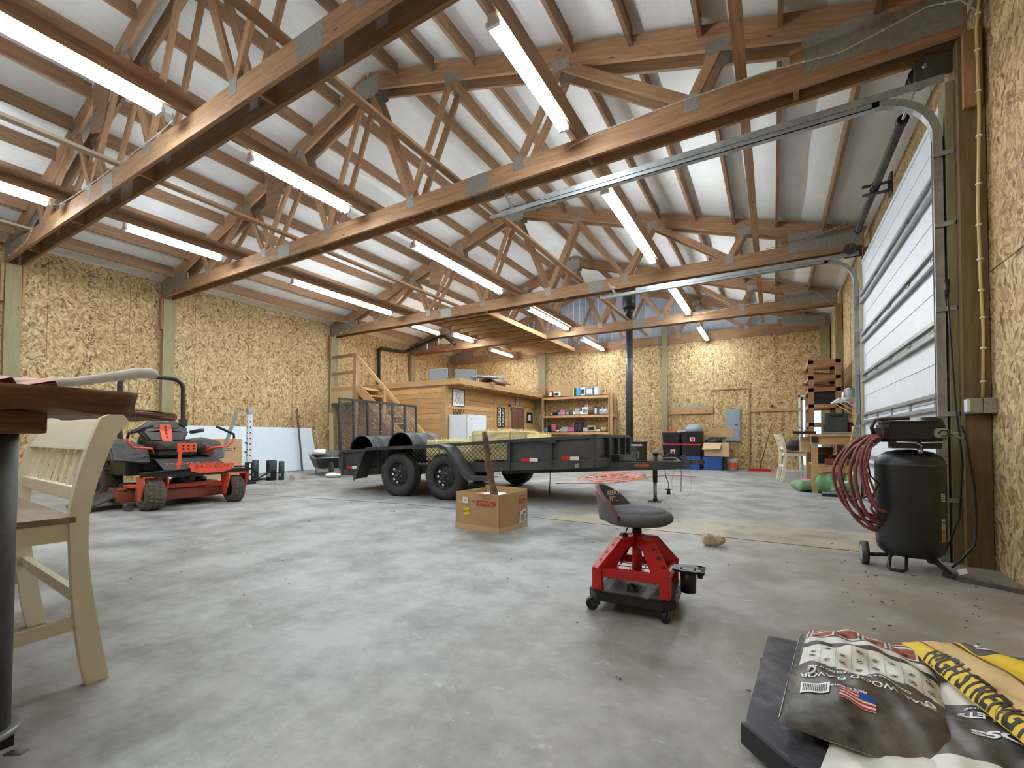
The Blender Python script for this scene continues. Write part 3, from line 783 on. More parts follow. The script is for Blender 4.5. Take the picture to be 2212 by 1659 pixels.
# door of the room
b = MB(); b.box((.012, 3.30, 0), (.05, 3.40, 2.0)); b.box((.012, 4.36, 0), (.05, 4.46, 2.0)); b.box((.012, 3.30, 1.94), (.05, 4.46, 2.04)); b.build('door_casing', M['pine'], t)
b = MB(); b.box((.014, 3.42, .02), (.045, 4.34, 1.93)); o = b.build('room_door', M['brown'], t)
for (ya, yb) in ((3.52, 3.84), (3.92, 4.24)):
    for (za, zb) in ((.2,.85), (.98,1.80)):
        b = MB(); b.box((.045,ya,za), (.052,yb,zb), bev=.003); q = b.build('door_panel', M['brown'], o)
        b = MB(); b.box((.046,ya-.012,za-.012), (.049,yb+.012,zb+.012)); q = b.build('panel_groove', M['darkwood'], o)
for z in (.55, 1.8):
    b = MB(); b.box((.045,3.36,z), (.06,3.44,z+.10)); b.build('door_hinge', M['black'], o)
b = MB(); b.ball((.075,4.28,1.0), .028, 2); b.build('door_knob', M['black'], o)
b = MB(); b.box((.012, 2.4, .0), (.03, 2.44, SZ)); b.box((.012,3.22,0), (.03,3.26,SZ-.28)); b.build('batten', M['pine'], t)

# pictures and horseshoes on the room wall
def pic(nm, label, y0, y1, z0, z1, fr, art, cat='picture'):
    t = thing(nm, label, cat, (SX+.013, (y0+y1)/2, z0)); w = (y1-y0)/2; h = z1-z0
    b = MB(); f = .02
    b.box((0,-w,0), (.018,w,f)); b.box((0,-w,h-f), (.018,w,h)); b.box((0,-w,f), (.018,-w+f,h-f)); b.box((0,w-f,f), (.018,w,h-f)); b.build('picture_frame', fr, t)
    b = MB(); b.box((.001,-w+f,f), (.008,w-f,h-f)); b.build('print', M['printwhite'], t); art(t, w, h); return t
def wreath(t, w, h):
    rq = random.Random(2); b = MB()
    for k in range(26):
        a = k/26*2*PI; c = (.0095, .085*math.cos(a)+rq.uniform(-.01,.01), h*.62+.085*math.sin(a)); b.cyl(c, (.0098, c[1]+.0001, c[2]), .014, n=7)
    for k in range(9):
        y = -w*.7+k*w*.175; z = h*(.18+.08*math.sin(k*2)); b.bar((.0095,y,z), (.0095,y+.02,z+.07), .004, .01, up=(1,0,0)); b.bar((.0095,y,z+.05), (.0095,y+.035,z+.06), .004, .008, up=(1,0,0))
    b.box((.0085,-w*.8,h*.83), (.0095,w*.8,h*.84)); b.build('printed_wreath', M['ink'], t)
pic('picture_frame_print', 'black-framed print of a leafy wreath hanging above the white fridge', 9.72, 10.27, 1.78, 2.27, M['ink'], wreath)
def lines_v(t, w, h):
    b = MB()
    for k in range(7): b.box((.0085,-w*.45,h*(.15+.1*k)), (.0095,w*.45,h*(.19+.1*k)))
    b.build('printed_lines', M['ink'], t)
pic('picture_frame_print', 'narrow black-framed sign hanging above the brown room door', 13.2, 13.48, 1.98, 2.32, M['ink'], lines_v)
def tree(t, w, h):
    b = MB(); b.box((.0085,-w+.02,.02), (.009,w-.02,h-.02)); b.build('dark_mat', M['ink'], t)
    b = MB(); b.box((.009,-w*.45,h*.25), (.0095,w*.45,h*.78)); b.build('small_print', M['printwhite'], t)
    b = MB(); b.bar((.0098,0,h*.3), (.0098,.01,h*.7), .003, .03, up=(1,0,0)); b.bar((.0098,-.05,h*.45), (.0098,.05,h*.6), .003, .02, up=(1,0,0)); b.build('plant_drawing', M['darkgreen'], t)
pic('picture_frame_print', 'small black-matted picture hanging right of the brown room door', 14.0, 14.42, 1.44, 1.82, M['ink'], tree)
t = thing('picture_window_frame', 'old paned window frame filled with snapshots left of the brown room door', 'picture', (SX+.03, 12.24, 1.26)); w, h = .22, .62
b = MB(); b.box((0,-w,0), (.02,w,.03)); b.box((0,-w,h-.03), (.02,w,h)); b.box((0,-w,0), (.02,-w+.025,h)); b.box((0,w-.025,0), (.02,w,h)); b.box((0,-.015,0), (.02,.015,h)); b.box((0,-w,h*.48), (.02,w,h*.52)); b.build('picture_frame', M['ink'], t)
rq = random.Random(4)
for y in (-.195, .015):
    for z in (.03, .175, .325, .465):
        b = MB(); b.box((.004,y+.01,z+.005), (.007,y+.17,z+.125)); p = b.build('snapshot', M['printwhite'], t)
        b = MB(); b.box((.007,y+.03,z+.02), (.008,y+.03+rq.uniform(.06,.12),z+.10)); b.build('snapshot_image', rq.choice([M['dusty'], M['darkgreen'], M['brown'], M['panelgrey']]), p)
hs = None
for k,(y,z) in enumerate(((9.80,1.66),(9.93,1.66),(10.06,1.66),(10.19,1.66),(9.86,1.56),(9.99,1.56),(10.12,1.56),(9.79,1.585))):
    if hs is None:
        b = MB(); pts = [(0, .045*math.sin(a), -.055*math.cos(a)) for a in [R(-145)+R(290)*i/14 for i in range(15)]]
        b.tube(pts, .009, 6); hs = b.build('hanging_horseshoe', M['black']); o = hs
    else: o = hs.copy(); COL.objects.link(o)
    o.location = (SX+.025, y, z); tag(o, 'rusty dark horseshoe in the cluster under the wreath picture', 'horseshoe', 'horseshoes above the fridge')

# fridge
t = thing('fridge', 'white upright fridge standing against the plank room', 'fridge', (-7.57, 9.56, 0))
b = MB(); b.box((0,0,.03), (.58,.84,1.53), bev=.01); b.build('cabinet', M['white'], t)
b = MB(); b.box((.592,.005,.05), (.655,.835,1.53), bev=.012); b.build('fridge_door', M['white'], t)
b = MB(); b.box((.655,.03,.62), (.69,.06,.95), bev=.006); b.build('door_handle', M['panelgrey'], t)
b = MB(); b.box((.585,.005,.05), (.59,.835,1.525)); b.build('door_gasket', M['panelgrey'], t)
for (x,y) in ((.06,.06),(.52,.06),(.06,.78),(.52,.78)):
    b = MB(); b.cyl((x,y,0), (x,y,.035), .022, n=10); b.build('foot', M['blackplastic'], t)
b = MB(); b.box((.6562,.10,1.40), (.657,.17,1.43)); b.build('badge', M['panelgrey'], t)

# stairs along the room front
t = thing('wooden_stairs', 'wooden open stairs with handrail climbing to the loft behind the trailer gate', 'stairs', (-7.55, 8.82, 0))
run, rise, n = 2.72, 2.36, 12
for y in (.0, .49):
    beam('stringer', (.05, y, -.0+.06), (-run, y, rise-.04), .038, .24, M['pine'], t)
for k in range(n):
    x = -.05-run*k/n; z = rise*(k+.6)/n
    beam('tread', (x, -.02, z), (x, .51, z), .26, .038, M['wood_plain'], t)
beam('stair_rail', (-.21,-.03,1.0), (-2.78,-.03,3.26), .04, .09, M['pine'], t)
for x in (-.75, -1.65): beam('baluster', (x,-.03,-x*rise/run+.0), (x,-.03,-x*.877+.86), .04, .09, M['pine'], t, up=(0,1,0))
beam('landing_post', (-2.83,-.02,1.5), (-2.83,-.02,3.34), .14, .09, M['fir'], t, up=(0,1,0)); beam('landing_post_base', (-2.83,-.02,0), (-2.83,-.02,1.6), .09, .09, M['fir'], t, up=(0,1,0))
for z in (3.30, 2.80): beam('cross_rail', (-2.76,-.02,z), (-3.858,.0,z), .04, .09, M['fir'], t)
beam('landing_edge', (-2.7,-.02,2.32), (-3.855,-.02,2.32), .04, .12, M['pine'], t)
b = MB(); b.box((-3.855,-.0,2.34), (-2.72,.54,2.37)); b.build('landing_deck', M['wood_plain'], t)
b = MB(); b.box((-3.84,-.06,1.92), (-2.86,-.045,2.26)); o = b.build('landing_panel', M['cardlight'], t); o['label'] = 'pale plywood panel'

# loft belongings
DZt = SZ+.021
def at_loft(x, y): return (x, y, DZt)
def camp_chair(label, x, y, rz):
    t = thing('folded_camp_chair', label, 'camp chair', at_loft(x, y), rz)
    b = MB(); b.tube([(-.3,0,0),(-.3,.05,.48),(.3,.05,.48),(.3,0,0)], .012, 8); b.tube([(-.3,.42,0),(-.28,.0,.30)], .012, 8); b.tube([(.3,.42,0),(.28,.0,.30)], .012, 8); b.build('tube_frame', M['galv'], t)
    b = MB(); b.grid(8, 6, lambda u, v: (-.28+.56*u, .045-.03*math.sin(PI*u), .05+.42*v)); b.grid(8, 3, lambda u, v: (-.28+.56*u, .06+.3*v, .26-.03*math.sin(PI*u))); b.build('canvas', M['canvas'], t)
    return t
camp_chair('grey canvas camp chair on the left part of the loft deck', -8.05, 9.65, .1)
camp_chair('grey canvas camp chair at the loft corner, right of the other one', -7.45, 10.15, .5)
t = thing('sled', 'grey upturned sled with curled tip on the loft deck', 'sled', at_loft(-7.30, 10.35), 1.0)
b = MB()
def fs(u, v):
    x = -.1+1.0*u; return (x, -.16+.32*v, .28+.06*math.sin(PI*v)+.10*max(0, u-.82)*8*(u-.6) - .06*max(0,.15-u)*6)
b.grid(20, 8, fs); b.build('sled_shell', M['panelgrey'], t)
b = MB(); b.tube([(0,-.12,0),(.1,-.12,.27)], .012, 6); b.tube([(0,.12,0),(.1,.12,.27)], .012, 6); b.tube([(.6,0,0),(.55,0,.28)], .012, 6); b.build('sled_leg', M['steel'], t)
b = MB(); b.box((-.09,-.10,0), (.09,.10,.14), bev=.01); o = b.build('toolbox', M['red'], None, loc=at_loft(-7.32, 11.0)); tag(o, 'small red box on the loft deck edge beside the sled', 'box')
t = thing('wooden_playhouse', 'small brown gabled wooden house on the loft deck', 'toy house', at_loft(-7.45, 11.65), 0)
b = MB(); b.box((-.22,-.30,0), (.22,.30,.24)); b.build('house_body', M['cardlight'], t)
b = MB(); b.prism([(-.34,.20),(0,.42),(.34,.20),(.34,.235),(0,.46),(-.34,.235)], -.42, .42, Matrix(((1,0,0,0),(0,0,1,0),(0,1,0,0),(0,0,0,1)))); b.build('house_roof', M['darkwood'], t)
b = MB(); b.box((.22,-.04,0), (.24,.04,.16)); b.build('house_door', M['printwhite'], t)
t = thing('ironing_board', 'long white ironing board lying on the loft deck edge', 'ironing board', at_loft(-7.28, 13.2), 0)
b = MB(); b.prism([(-.15,-.7),(.15,-.7),(.17,.3),(.05,.75),(-.05,.75),(-.17,.3)], .10, .14, bev=.01); b.build('board_top', M['white'], t)
b = MB(); b.tube([(-.1,-.5,.1),(.1,.4,.0)], .012, 6); b.tube([(.1,-.5,.1),(-.1,.4,.0)], .012, 6); b.build('folded_leg', M['dusty'], t)
b = MB(); b.tube([(-.5,.1,.02),(-.2,0,.05),(.2,.05,.03),(.55,-.05,.05),(.3,-.15,.02),(-.3,-.1,.03)], .02, 8); o = b.build('coiled_tarp', M['dusty'], None, loc=at_loft(-8.95, 9.62)); tag(o, 'dark bundled tarp at the front left edge of the loft deck', 'tarp')
t = thing('vent_pipe', 'black vent pipe climbing the left wall and running up under the roof', 'pipe', (XL+.12, 10.66, 2.36))
b = MB(); b.tube([(0,0,0),(0,0,1.50),(.02,.06,1.56),(.02,1.1,1.60),(.1,1.25,1.66),(1.62,1.28,2.03),(1.75,1.28,2.02),(2.2,1.3,1.70)], .055, 14); b.build('pipe_run', M['blackplastic'], t)
b = MB(); b.cyl((0,0,.35), (0,0,.55), .068, n=14); b.cyl((0,0,1.42), (0,0,1.5), .064, n=14); b.build('pipe_coupling', M['blackplastic'], t)
for (x, z) in ((1.0, 1.93), (1.5, 2.05)):
    b = MB(); b.box((x,1.24,z-.3), (x+.03,1.28,z)); b.build('pipe_strap', M['printwhite'], t)

# ================================================================== pumpkins, little adirondack chair, sign behind the bales
t = thing('low_table', 'small dark table holding the two pumpkins beside the fridge', 'table', (-7.15, 11.55, 0))
b = MB(); b.box((-.28,-.45,.86), (.28,.55,.90)); b.build('table_top', M['darkwood'], t)
for (x,y) in ((-.25,-.42),(.25,-.42),(-.25,.52),(.25,.52)): beam('leg', (x,y,0), (x,y,.86), .05, .05, M['darkwood'], t, up=(0,1,0))
pk = None
for (y, r, l) in ((11.25, .13, 'larger orange pumpkin beside the white fridge'), (11.7, .105, 'smaller red-orange pumpkin right of the larger pumpkin')):
    t = thing('pumpkin', l, 'pumpkin', (-7.1, y, .90)); b = MB()
    def fp(u, v, r=r):
        a = 2*PI*u; p = PI*v; rr2 = r*(1+.07*abs(math.sin(5*a)))*math.sin(p); return (rr2*math.cos(a), rr2*math.sin(a), r*.8-r*.8*math.cos(p)*(1-.15*(abs(math.cos(p)))**6))
    b.grid(40, 14, fp); b.build('pumpkin_body', M['orange'] if r > .12 else M['deckred'], t)
    b = MB(); b.tube([(0,0,r*1.35),(.01,0,r*1.6),(.03,0,r*1.8)], .012, 6); b.build('stalk', M['bark'], t)
t = thing('adirondack_chair', 'slatted wooden chair back fanned out between fridge and pumpkins', 'chair', (-7.45, 10.78, 0))
for k in range(5):
    a = (k-2)*.09; beam('back_slat', (.05, (k-2)*.10, .35), (-.05, (k-2)*.10+a*1.0, 1.22-.04*abs(k-2)), .07, .015, M['pine'], t, up=(1,0,0))
b = MB(); b.box((-.0,-.28,.32), (.38,.24,.36)); b.build('seat', M['pine'], t)
for (x,y) in ((.34,-.26),(.34,.22),(.02,-.26),(.02,.22)): beam('leg', (x,y,0), (x,y,.33), .04, .06, M['pine'], t, up=(0,1,0))
t = thing('wooden_sign', 'pale wooden sign standing right of the pumpkins', 'sign', (-7.3, 12.4, 0))
b = MB(); b.box((-.015,-.22,.3), (.015,.22,1.2)); b.build('sign_panel', M['cardlight'], t)
beam('sign_leg', (-.02,-.2,0), (-.02,-.15,1.15), .03, .04, M['pine'], t, up=(1,0,0)); beam('sign_leg', (-.02,.2,0), (-.02,.15,1.15), .03, .04, M['pine'], t, up=(1,0,0))

# ================================================================== tall wooden shelf at the back wall
HX0, HX1, HY = -7.05, -4.60, 14.2
t = thing('wooden_shelf', 'open wooden shelf unit against the back wall, left of the stove pipe', 'shelf', (HX0, HY, 0))
for z in (2.35, 1.71, 1.13, .5):
    b = MB(); b.box((0,.0,z-.10), (HX1-HX0,.04,z)); b.box((0,.0,z-.02), (HX1-HX0,.40,z)); b.build('shelf_board', M['wood_plain'], t)
for x in (0, 2.42, 2.50):
    for y in (0, .36):
        beam('shelf_post', (x, y, 0), (x, y, 2.33 if x != 2.42 else 2.33), .075 if x != 2.42 else .04, .04, M['pine'], t, up=(0,1,0))
beam('shelf_brace', (2.56,0,1.66), (2.56,.4,1.66), .04, .09, M['pine'], t)
def item(nm, label, cat, m, x, z, w, h, d=.14, kind='box', group=None, y=None, extra=None, t=None):
    y = HY+.18 if y is None else y
    t = thing(nm, label, cat, (x, y, z), 0, group)
    b = MB()
    if kind == 'box': b.box((-w/2,-d/2,0), (w/2,d/2,h), bev=min(.006, w/8))
    elif kind == 'jar': b.lathe([(0,0),(w/2*.92,0),(w/2,h*.06),(w/2,h*.72),(w/2*.8,h*.82),(w/2*.8,h*.84),(0,h*.84)], 16)
    elif kind == 'jug': b.box((-w/2,-d/2,0), (w/2,d/2,h*.72), bev=.02); b.tube([(w*.3,0,h*.66),(w*.34,0,h*.94),(-.0,0,h*.95),(-w*.1,0,h*.7)], .014, 6)
    elif kind == 'basket': b.lathe([(0,0),(w/2*.8,0),(w/2,h*.5),(w/2*.95,h),(w/2*.88,h),(w/2*.9,h*.5),(0,h*.1)], 18)
    b.build('body', m, t)
    if kind == 'jar' : b = MB(); b.cyl((0,0,h*.84), (0,0,h), w/2*.84, n=16); b.build('lid', extra or M['black'], t)
    if kind == 'jug': b = MB(); b.cyl((-w*.25,0,h*.70), (-w*.25,0,h*.86), w*.14, n=12); b.build('cap', extra or M['blue'], t); b = MB(); b.box((-w*.36,-d/2-.002,h*.15), (w*.36,-d/2,h*.5)); b.build('paper_label', M['panelgrey'], t)
    if kind == 'box' and extra: b = MB(); b.box((-w*.36,-d/2-.002,h*.2), (w*.36,-d/2,h*.75)); b.build('paper_label', extra, t)
    return t
PX = lambda u: HX0+.02+(u-1170)/(1317-1170)*(HX1-HX0-.02)
item('cardboard_box','long brown cardboard box with two hand holes on top of the shelf unit','box',M['card'],PX(1211),2.35,1.02,.40,.3,y=HY+.22)
for k in (-.2,.2):
    pass
for i,(u,w,h,m,l,e) in enumerate((
 (1188,.13,.19,M['red'],'small red and white carton at the left end of the shelf top',M['printwhite']),
 (1202,.22,.16,M['printwhite'],'white carton with dark print on the shelf top',M['darkgreen']))):
    item('carton',l,'carton',m,PX(u),2.35,w,h,.10,y=HY+.03,extra=e)
for i,(u,w,m,l) in enumerate(((1238,.05,M['yellow'],'thin yellow book standing on the shelf top'),(1242,.07,M['darkgreen'],'dark green book standing on the shelf top'),(1248.5,.14,M['bluebook'],'light blue book standing on the shelf top'),(1259,.16,M['printwhite'],'white patterned box right of the blue book'),(1273,.24,M['panelgrey'],'grey and white carton on the shelf top'),(1287,.12,M['concretewhite'],'speckled carton at the right end of the shelf top'))):
    item('book' if i < 3 else 'carton',l,'book' if i < 3 else 'carton',m,PX(u),2.35,w,.27,.2,extra=None if i < 3 else (M['dusty'] if i == 3 else M['printwhite']),y=HY+.15)
mid = ((1186,.09,.11,'jar',M['printwhite'],'white jar at the left of the middle shelf'),(1195,.20,.10,'box',M['black'],'dark tin on the middle shelf'),(1203,.13,.13,'jar',M['bluebook'],'pale blue jar on the middle shelf'),(1212,.17,.16,'box',M['pink'],'pink and white carton on the middle shelf'),
 (1222,.15,.13,'jar',M['panelgrey'],'blue-grey pot on the middle shelf'),(1230,.14,.10,'box',M['dusty'],'low dark box on the middle shelf'),(1237,.10,.13,'jar',M['printwhite'],'cream jar in the centre of the middle shelf'),(1244,.13,.22,'box',M['glass'],'clear glass canister on the middle shelf'),
 (1253,.14,.15,'jar',M['printwhite'],'white tub in front of the jug'),(1262,.22,.35,'jug',M['printwhite'],'tall white jug on the middle shelf'),(1274,.24,.26,'basket',M['brown'],'brown woven basket on the middle shelf'),
 (1284,.09,.26,'jar',M['printwhite'],'white bottle with dark cap on the middle shelf'),(1290,.09,.24,'jar',M['blue'],'blue and white bottle on the middle shelf'),(1296,.12,.22,'jug',M['printwhite'],'small white jug near the right end of the middle shelf'),(1305,.13,.22,'jug',M['printwhite'],'white jug at the right end of the middle shelf'))
for u,w,h,k,m,l in mid: item({'jar':'storage_jar','box':'storage_box','jug':'plastic_jug','basket':'woven_basket'}[k],l,{'jar':'jar','box':'box','jug':'jug','basket':'basket'}[k],m,PX(u),1.71,w,h,.12,k)
low = ((1174,.16,.12,'box',M['bluebook'],'pale blue tub at the left of the lower shelf'),(1180,.10,.22,'box',M['black'],'black box behind the pale blue tub'),(1190,.20,.26,'basket',M['pink'],'pink basket on the lower shelf'),(1199,.16,.07,'jar',M['printwhite'],'low white dish on the lower shelf'),(1207,.10,.15,'jar',M['cardlight'],'cream candle jar on the lower shelf'),
 (1216,.22,.17,'box',M['glass'],'clear plastic bin on the lower shelf'),(1227,.15,.15,'box',M['pink'],'small purple-pink bin on the lower shelf'),(1247,.30,.34,'box',M['black'],'black toy stove on the lower shelf'),(1264,.20,.13,'box',M['glass'],'small glass bin on the lower shelf'),(1276,.28,.20,'box',M['cardlight'],'cream box with dark holes on the lower shelf'),(1289,.18,.09,'jar',M['printwhite'],'white bowl on the lower shelf'),(1300,.18,.14,'basket',M['cardlight'],'pale basket at the right end of the lower shelf'))
for u,w,h,k,m,l in low: item({'jar':'storage_jar','box':'storage_box','jug':'plastic_jug','basket':'woven_basket'}[k],l,{'jar':'jar','box':'box','jug':'jug','basket':'basket'}[k],m,PX(u),1.13,w,h,.12,k,extra=M['ink'] if 'holes' in l else (M['dusty'] if 'toy' in l else None))
t = thing('toy_castle', 'pink toy castle on the lower shelf beside the black toy stove', 'toy', (PX(1236), HY+.2, 1.13))
b = MB(); b.box((-.10,-.07,0), (.10,.07,.16)); b.build('castle_wall', M['pink'], t); b = MB(); b.cyl((0,0,.16), (0,0,.36), .10, .0, n=8); b.build('castle_roof', M['pink'], t)
t = thing('driftwood_branch', 'pale twisted branch leaning at the left side of the wooden shelf', 'branch', (-7.05, 14.12, .0))
b = MB(); b.tube([(0,0,0),(-.02,0,.6),(.05,0,1.1),(.03,0,1.5),(.14,0,1.95)], .018, 6, rs=[.03,.025,.02,.014,.006]); b.tube([(.05,0,1.1),(-.08,0,1.45),(-.03,0,1.75)], .01, 6); b.tube([(.03,0,1.5),(.12,0,1.62),(.25,0,1.7)], .008, 6); b.build('branch_wood', M['cardlight'], t)

# ================================================================== stove
t = thing('wood_stove', 'black steel wood stove with tall stove pipe at the back of the shop', 'stove', (-3.68, 13.2, 0))
b = MB(); b.box((-.42,-.33,.14), (.44,.30,.78), bev=.012); b.build('firebox', M['black'], t)
b = MB(); b.box((-.46,-.36,.78), (.47,.33,.81), bev=.006); b.build('top_plate', M['black'], t)
b = MB(); b.box((-.20,-.37,.68), (.46,-.33,.74), bev=.01); b.build('front_ledge', M['galv'], t)
b = MB(); b.box((-.30,-.355,.22), (.30,-.33,.64), bev=.01); o = b.build('stove_door', M['dusty'], t); b = MB(); b.tube([(.34,-.36,.34),(.36,-.41,.36),(.36,-.41,.52),(.34,-.36,.54)], .01, 6); b.build('door_handle', M['steel'], o)
for (x,y) in ((-.36,-.26),(.38,-.26),(-.36,.24),(.38,.24)): beam('leg', (x,y,0), (x,y,.15), .05, .05, M['black'], t, up=(0,1,0))
b = MB(); b.cyl((0,0,.80), (0,0,4.62), .098, n=24); b.build('stove_pipe', M['trailer'], t)
b = MB(); b.cyl((0,0,4.62), (0,0,4.80), .098, .19, n=24); b.cyl((0,0,4.80), (0,0,5.92), .19, n=24); o = b.build('ceiling_support', M['blackplastic'], t)
for z in (2.0, 3.3):
    b = MB(); b.cyl((0,0,z), (0,0,z+.03), .101, n=24); b.build('pipe_joint', M['trailer'], t)

# ================================================================== totes and boxes on the back wall
def tote(label, x, y, z, w, h, m, lid=None, sticker=False, d=.62, group=None):
    t = thing('storage_tote', label, 'storage tote', (x, y, z), 0, group)
    k = .90; H0 = h-.03 if lid else h
    v = [(-w/2*k,-d/2*k,0),(w/2*k,-d/2*k,0),(w/2*k,d/2*k,0),(-w/2*k,d/2*k,0),(-w/2,-d/2,H0),(w/2,-d/2,H0),(w/2,d/2,H0),(-w/2,d/2,H0)]
    b = MB(); b._add(v, [(3,2,1,0),(0,1,5,4),(1,2,6,5),(2,3,7,6),(3,0,4,7),(4,5,6,7)])
    b.box((-w/2-.012,-d/2-.012,H0-.03), (w/2+.012,d/2+.012,H0), bev=.004)
    for q in (-.3,.0,.3): b.box((q*w-.02,-d/2*.955-.006,.03), (q*w+.02,-d/2*.955+.03,H0-.04))
    b.build('tub', m, t)
    if lid: b = MB(); b.box((-w/2-.016,-d/2-.016,H0), (w/2+.016,d/2+.016,h), bev=.006); b.build('lid', lid, t)
    if sticker:
        b = MB(); b.box((-.02,-d/2*.97-.012,h*.18), (.11,-d/2*.97-.008,h*.52)); s = b.build('sticker', M['printwhite'], t)
        b = MB(); b.cyl((.05,-d/2*.97-.015,h*.35), (.05,-d/2*.97-.012,h*.35), .045, n=14); b.build('sticker_spot', M['reflred'], t)
    b = MB(); b.box((-w/2-.03,-.07,H0-.08), (-w/2-.006,.07,H0-.04)); b.box((w/2+.006,-.07,H0-.08), (w/2+.03,.07,H0-.04)); b.build('tote_handle', m, t)
    return t
Yt = 14.22
tote('black tote at the floor under the left column of black totes', -2.63, Yt, 0, .50, .38, M['blackplastic'])
tote('blue tote at the floor behind the trailer coupler', -2.09, Yt, 0, .52, .38, M['blue'], M['blue'])
tote('blue tote at the floor under the open cardboard box', -1.50, Yt, 0, .50, .38, M['blue'])
tote('black tote with red lid and sticker, middle of the left stack', -2.63, Yt, .385, .50, .365, M['blackplastic'], M['reflred'], True)
tote('black tote with red lid, middle of the stack under the grey cap', -2.08, Yt, .385, .52, .365, M['blackplastic'], M['reflred'])
tote('black tote without sticker, topmost of the left stack', -2.64, Yt, .755, .50, .33, M['blackplastic'])
tote('black tote with sticker directly under the grey cap', -2.08, Yt, .755, .54, .36, M['blackplastic'], None, True)
t = thing('baseball_cap', 'large grey cap-like bundle on the topmost right tote', 'cap', (-2.04, Yt, 1.115))
b = MB(); b.lathe([(.25,0),(.255,.06),(.22,.15),(.13,.21),(0,.225)], 24, Matrix.Diagonal((1,1.05,1,1))); b.build('cap_crown', M['panelgrey'], t)
b = MB(); b.prism([(-.46,-.12),(-.22,-.2),(-.22,.12),(-.44,.05)], 0, .025, bev=.006); b.build('cap_brim', M['printwhite'], t)
b = MB(); b.box((-.14,-.12,0), (.14,.12,.05), bev=.015); o = b.build('folded_cloth', M['orange'], None, loc=(-2.66, Yt, 1.085)); tag(o, 'orange-red folded cloth on the topmost left tote', 'cloth')
def carton_open(label, x, y, z, w, d, h, m, rz=0):
    t = thing('cardboard_box', label, 'box', (x,y,z), rz); th = .006
    b = MB(); b.box((-w/2,-d/2,0), (w/2,-d/2+th,h)); b.box((-w/2,d/2-th,0), (w/2,d/2,h)); b.box((-w/2,-d/2,0), (-w/2+th,d/2,h)); b.box((w/2-th,-d/2,0), (w/2,d/2,h)); b.box((-w/2,-d/2,0), (w/2,d/2,th)); b.build('box_walls', m, t)
    return t
t = carton_open('open tan cardboard box with folded-down flaps on a blue tote', -1.40, Yt-.02, .39, .66, .5, .40, M['cardlight'])
b = MB(); b.bar((-.33,-.25,.40), (-.36,-.33,.22), .001, .001)
b = MB(); b._add([(-.33,-.25,.40),(.14,-.25,.40),(.10,-.36,.22),(-.37,-.36,.20)], [(0,1,2,3)]); b._add([(-.33,-.255,.40),(.14,-.255,.40),(.10,-.365,.22),(-.37,-.365,.20)], [(0,1,2,3)]); b.build('front_flap', M['cardlight'], t)
b = MB(); b.box((.335,-.22,.14), (.345,.22,.40)); b.build('side_flap', M['card'], t)
t = thing('bin_bag', 'stuffed black bag lying in the open cardboard box', 'bag', (-1.50, Yt-.05, .72))
b = MB(); b.ball((0,0,.09), .13, 3, (1.9,1.3,.8)); b.build('bag_body', M['blackplastic'], t)
b = MB(); b.box((-.30,-.02,0), (.38,.02,.28)); o = b.build('cardboard_sheet', M['card'], None, loc=(-1.38, YB-.06, .95)); tag(o, 'flat cardboard sheet standing behind the open cardboard box', 'cardboard')
t = thing('plastic_bucket', 'white bucket with orange label right of the blue totes', 'bucket', (-1.02, 14.28, 0))
b = MB(); b.lathe([(0,0),(.125,0),(.145,.30),(.155,.31),(.155,.33),(.14,.33),(.12,.01),(0,.01)], 24); b.build('bucket_body', M['printwhite'], t)
b = MB(); b.lathe([(.1425,.08),(.1465,.22)], 14, None, R(-130), R(-40)); b.build('bucket_label', M['orange'], t)

t = thing('coat_rail', 'long wooden board with pegs and jagged grey teeth on the back wall', 'rack', (-2.78, YB-.04, 1.66))
beam('rail_board', (0,0,.10), (1.23,0,.10), .035, .20, M['pine'], t)
for x,z in ((.08,.10),(.26,.07),(.38,.14),(.6,.06),(.8,.14),(1.04,.08)):
    b = MB(); b.cyl((x,-.018,z), (x,-.06,z+.02), .010, n=8); b.build('peg', M['darkwood'], t)
b = MB(); poly = [(0,0)]
for k in range(12): poly += [(.05+k*.095, .06), (.095+k*.095, .0)]
poly += [(1.2,-.02),(0,-.02)]; b.prism(poly, -.004, .004, Matrix(((1,0,0,0),(0,0,-1,-.01),(0,1,0,.215),(0,0,0,1)))); b.build('jagged_strip', M['plate'], t)
t = thing('mounted_breaker_panel', 'grey electrical panel on the back wall right of the coat rail', 'electrical panel', (-1.02, YB-.06, .83))
b = MB(); b.box((-.2,0,0), (.2,.06,.95), bev=.006); b.build('panel_case', M['panelgrey'], t)
b = MB(); b.box((-.17,-.012,.03), (.17,0,.92), bev=.004); o = b.build('panel_door', M['panelgrey'], t)
b = MB(); b.box((.06,-.018,.46), (.13,-.012,.49)); b.build('panel_latch', M['black'], o)
def broom(nm, label, p0, p1, w, hm, handle, headm, dirx=(1,0,0)):
    t = thing(nm, label, 'broom', p0); d = Vector(p1)-Vector(p0)
    b = MB(); b.cyl((0,0,.07), d, .013, n=10); b.build('broom_handle', handle, t)
    dx = Vector(dirx)
    b = MB(); b.bar(-dx*w/2+Vector((0,0,.055)), dx*w/2+Vector((0,0,.055)), .06, .035, bev=.004); b.build('broom_block', hm, t)
    b = MB(); b.bar(-dx*w/2+Vector((0,0,.02)), dx*w/2+Vector((0,0,.02)), .075, .045); b.build('bristles', headm, t)
    b = MB(); b.tube([dx*.14+Vector((0,0,.07)), d*.14], .005, 5); b.tube([-dx*.14+Vector((0,0,.07)), d*.14], .005, 5); b.build('handle_brace', M['steel'], t)
    return t
broom('push_broom', 'red push broom leaning on the back wall right of the electrical panel', (-.33, 14.3, 0), (-.03, 14.58, 1.34), .55, M['red'], M['darkwood'], M['red'])
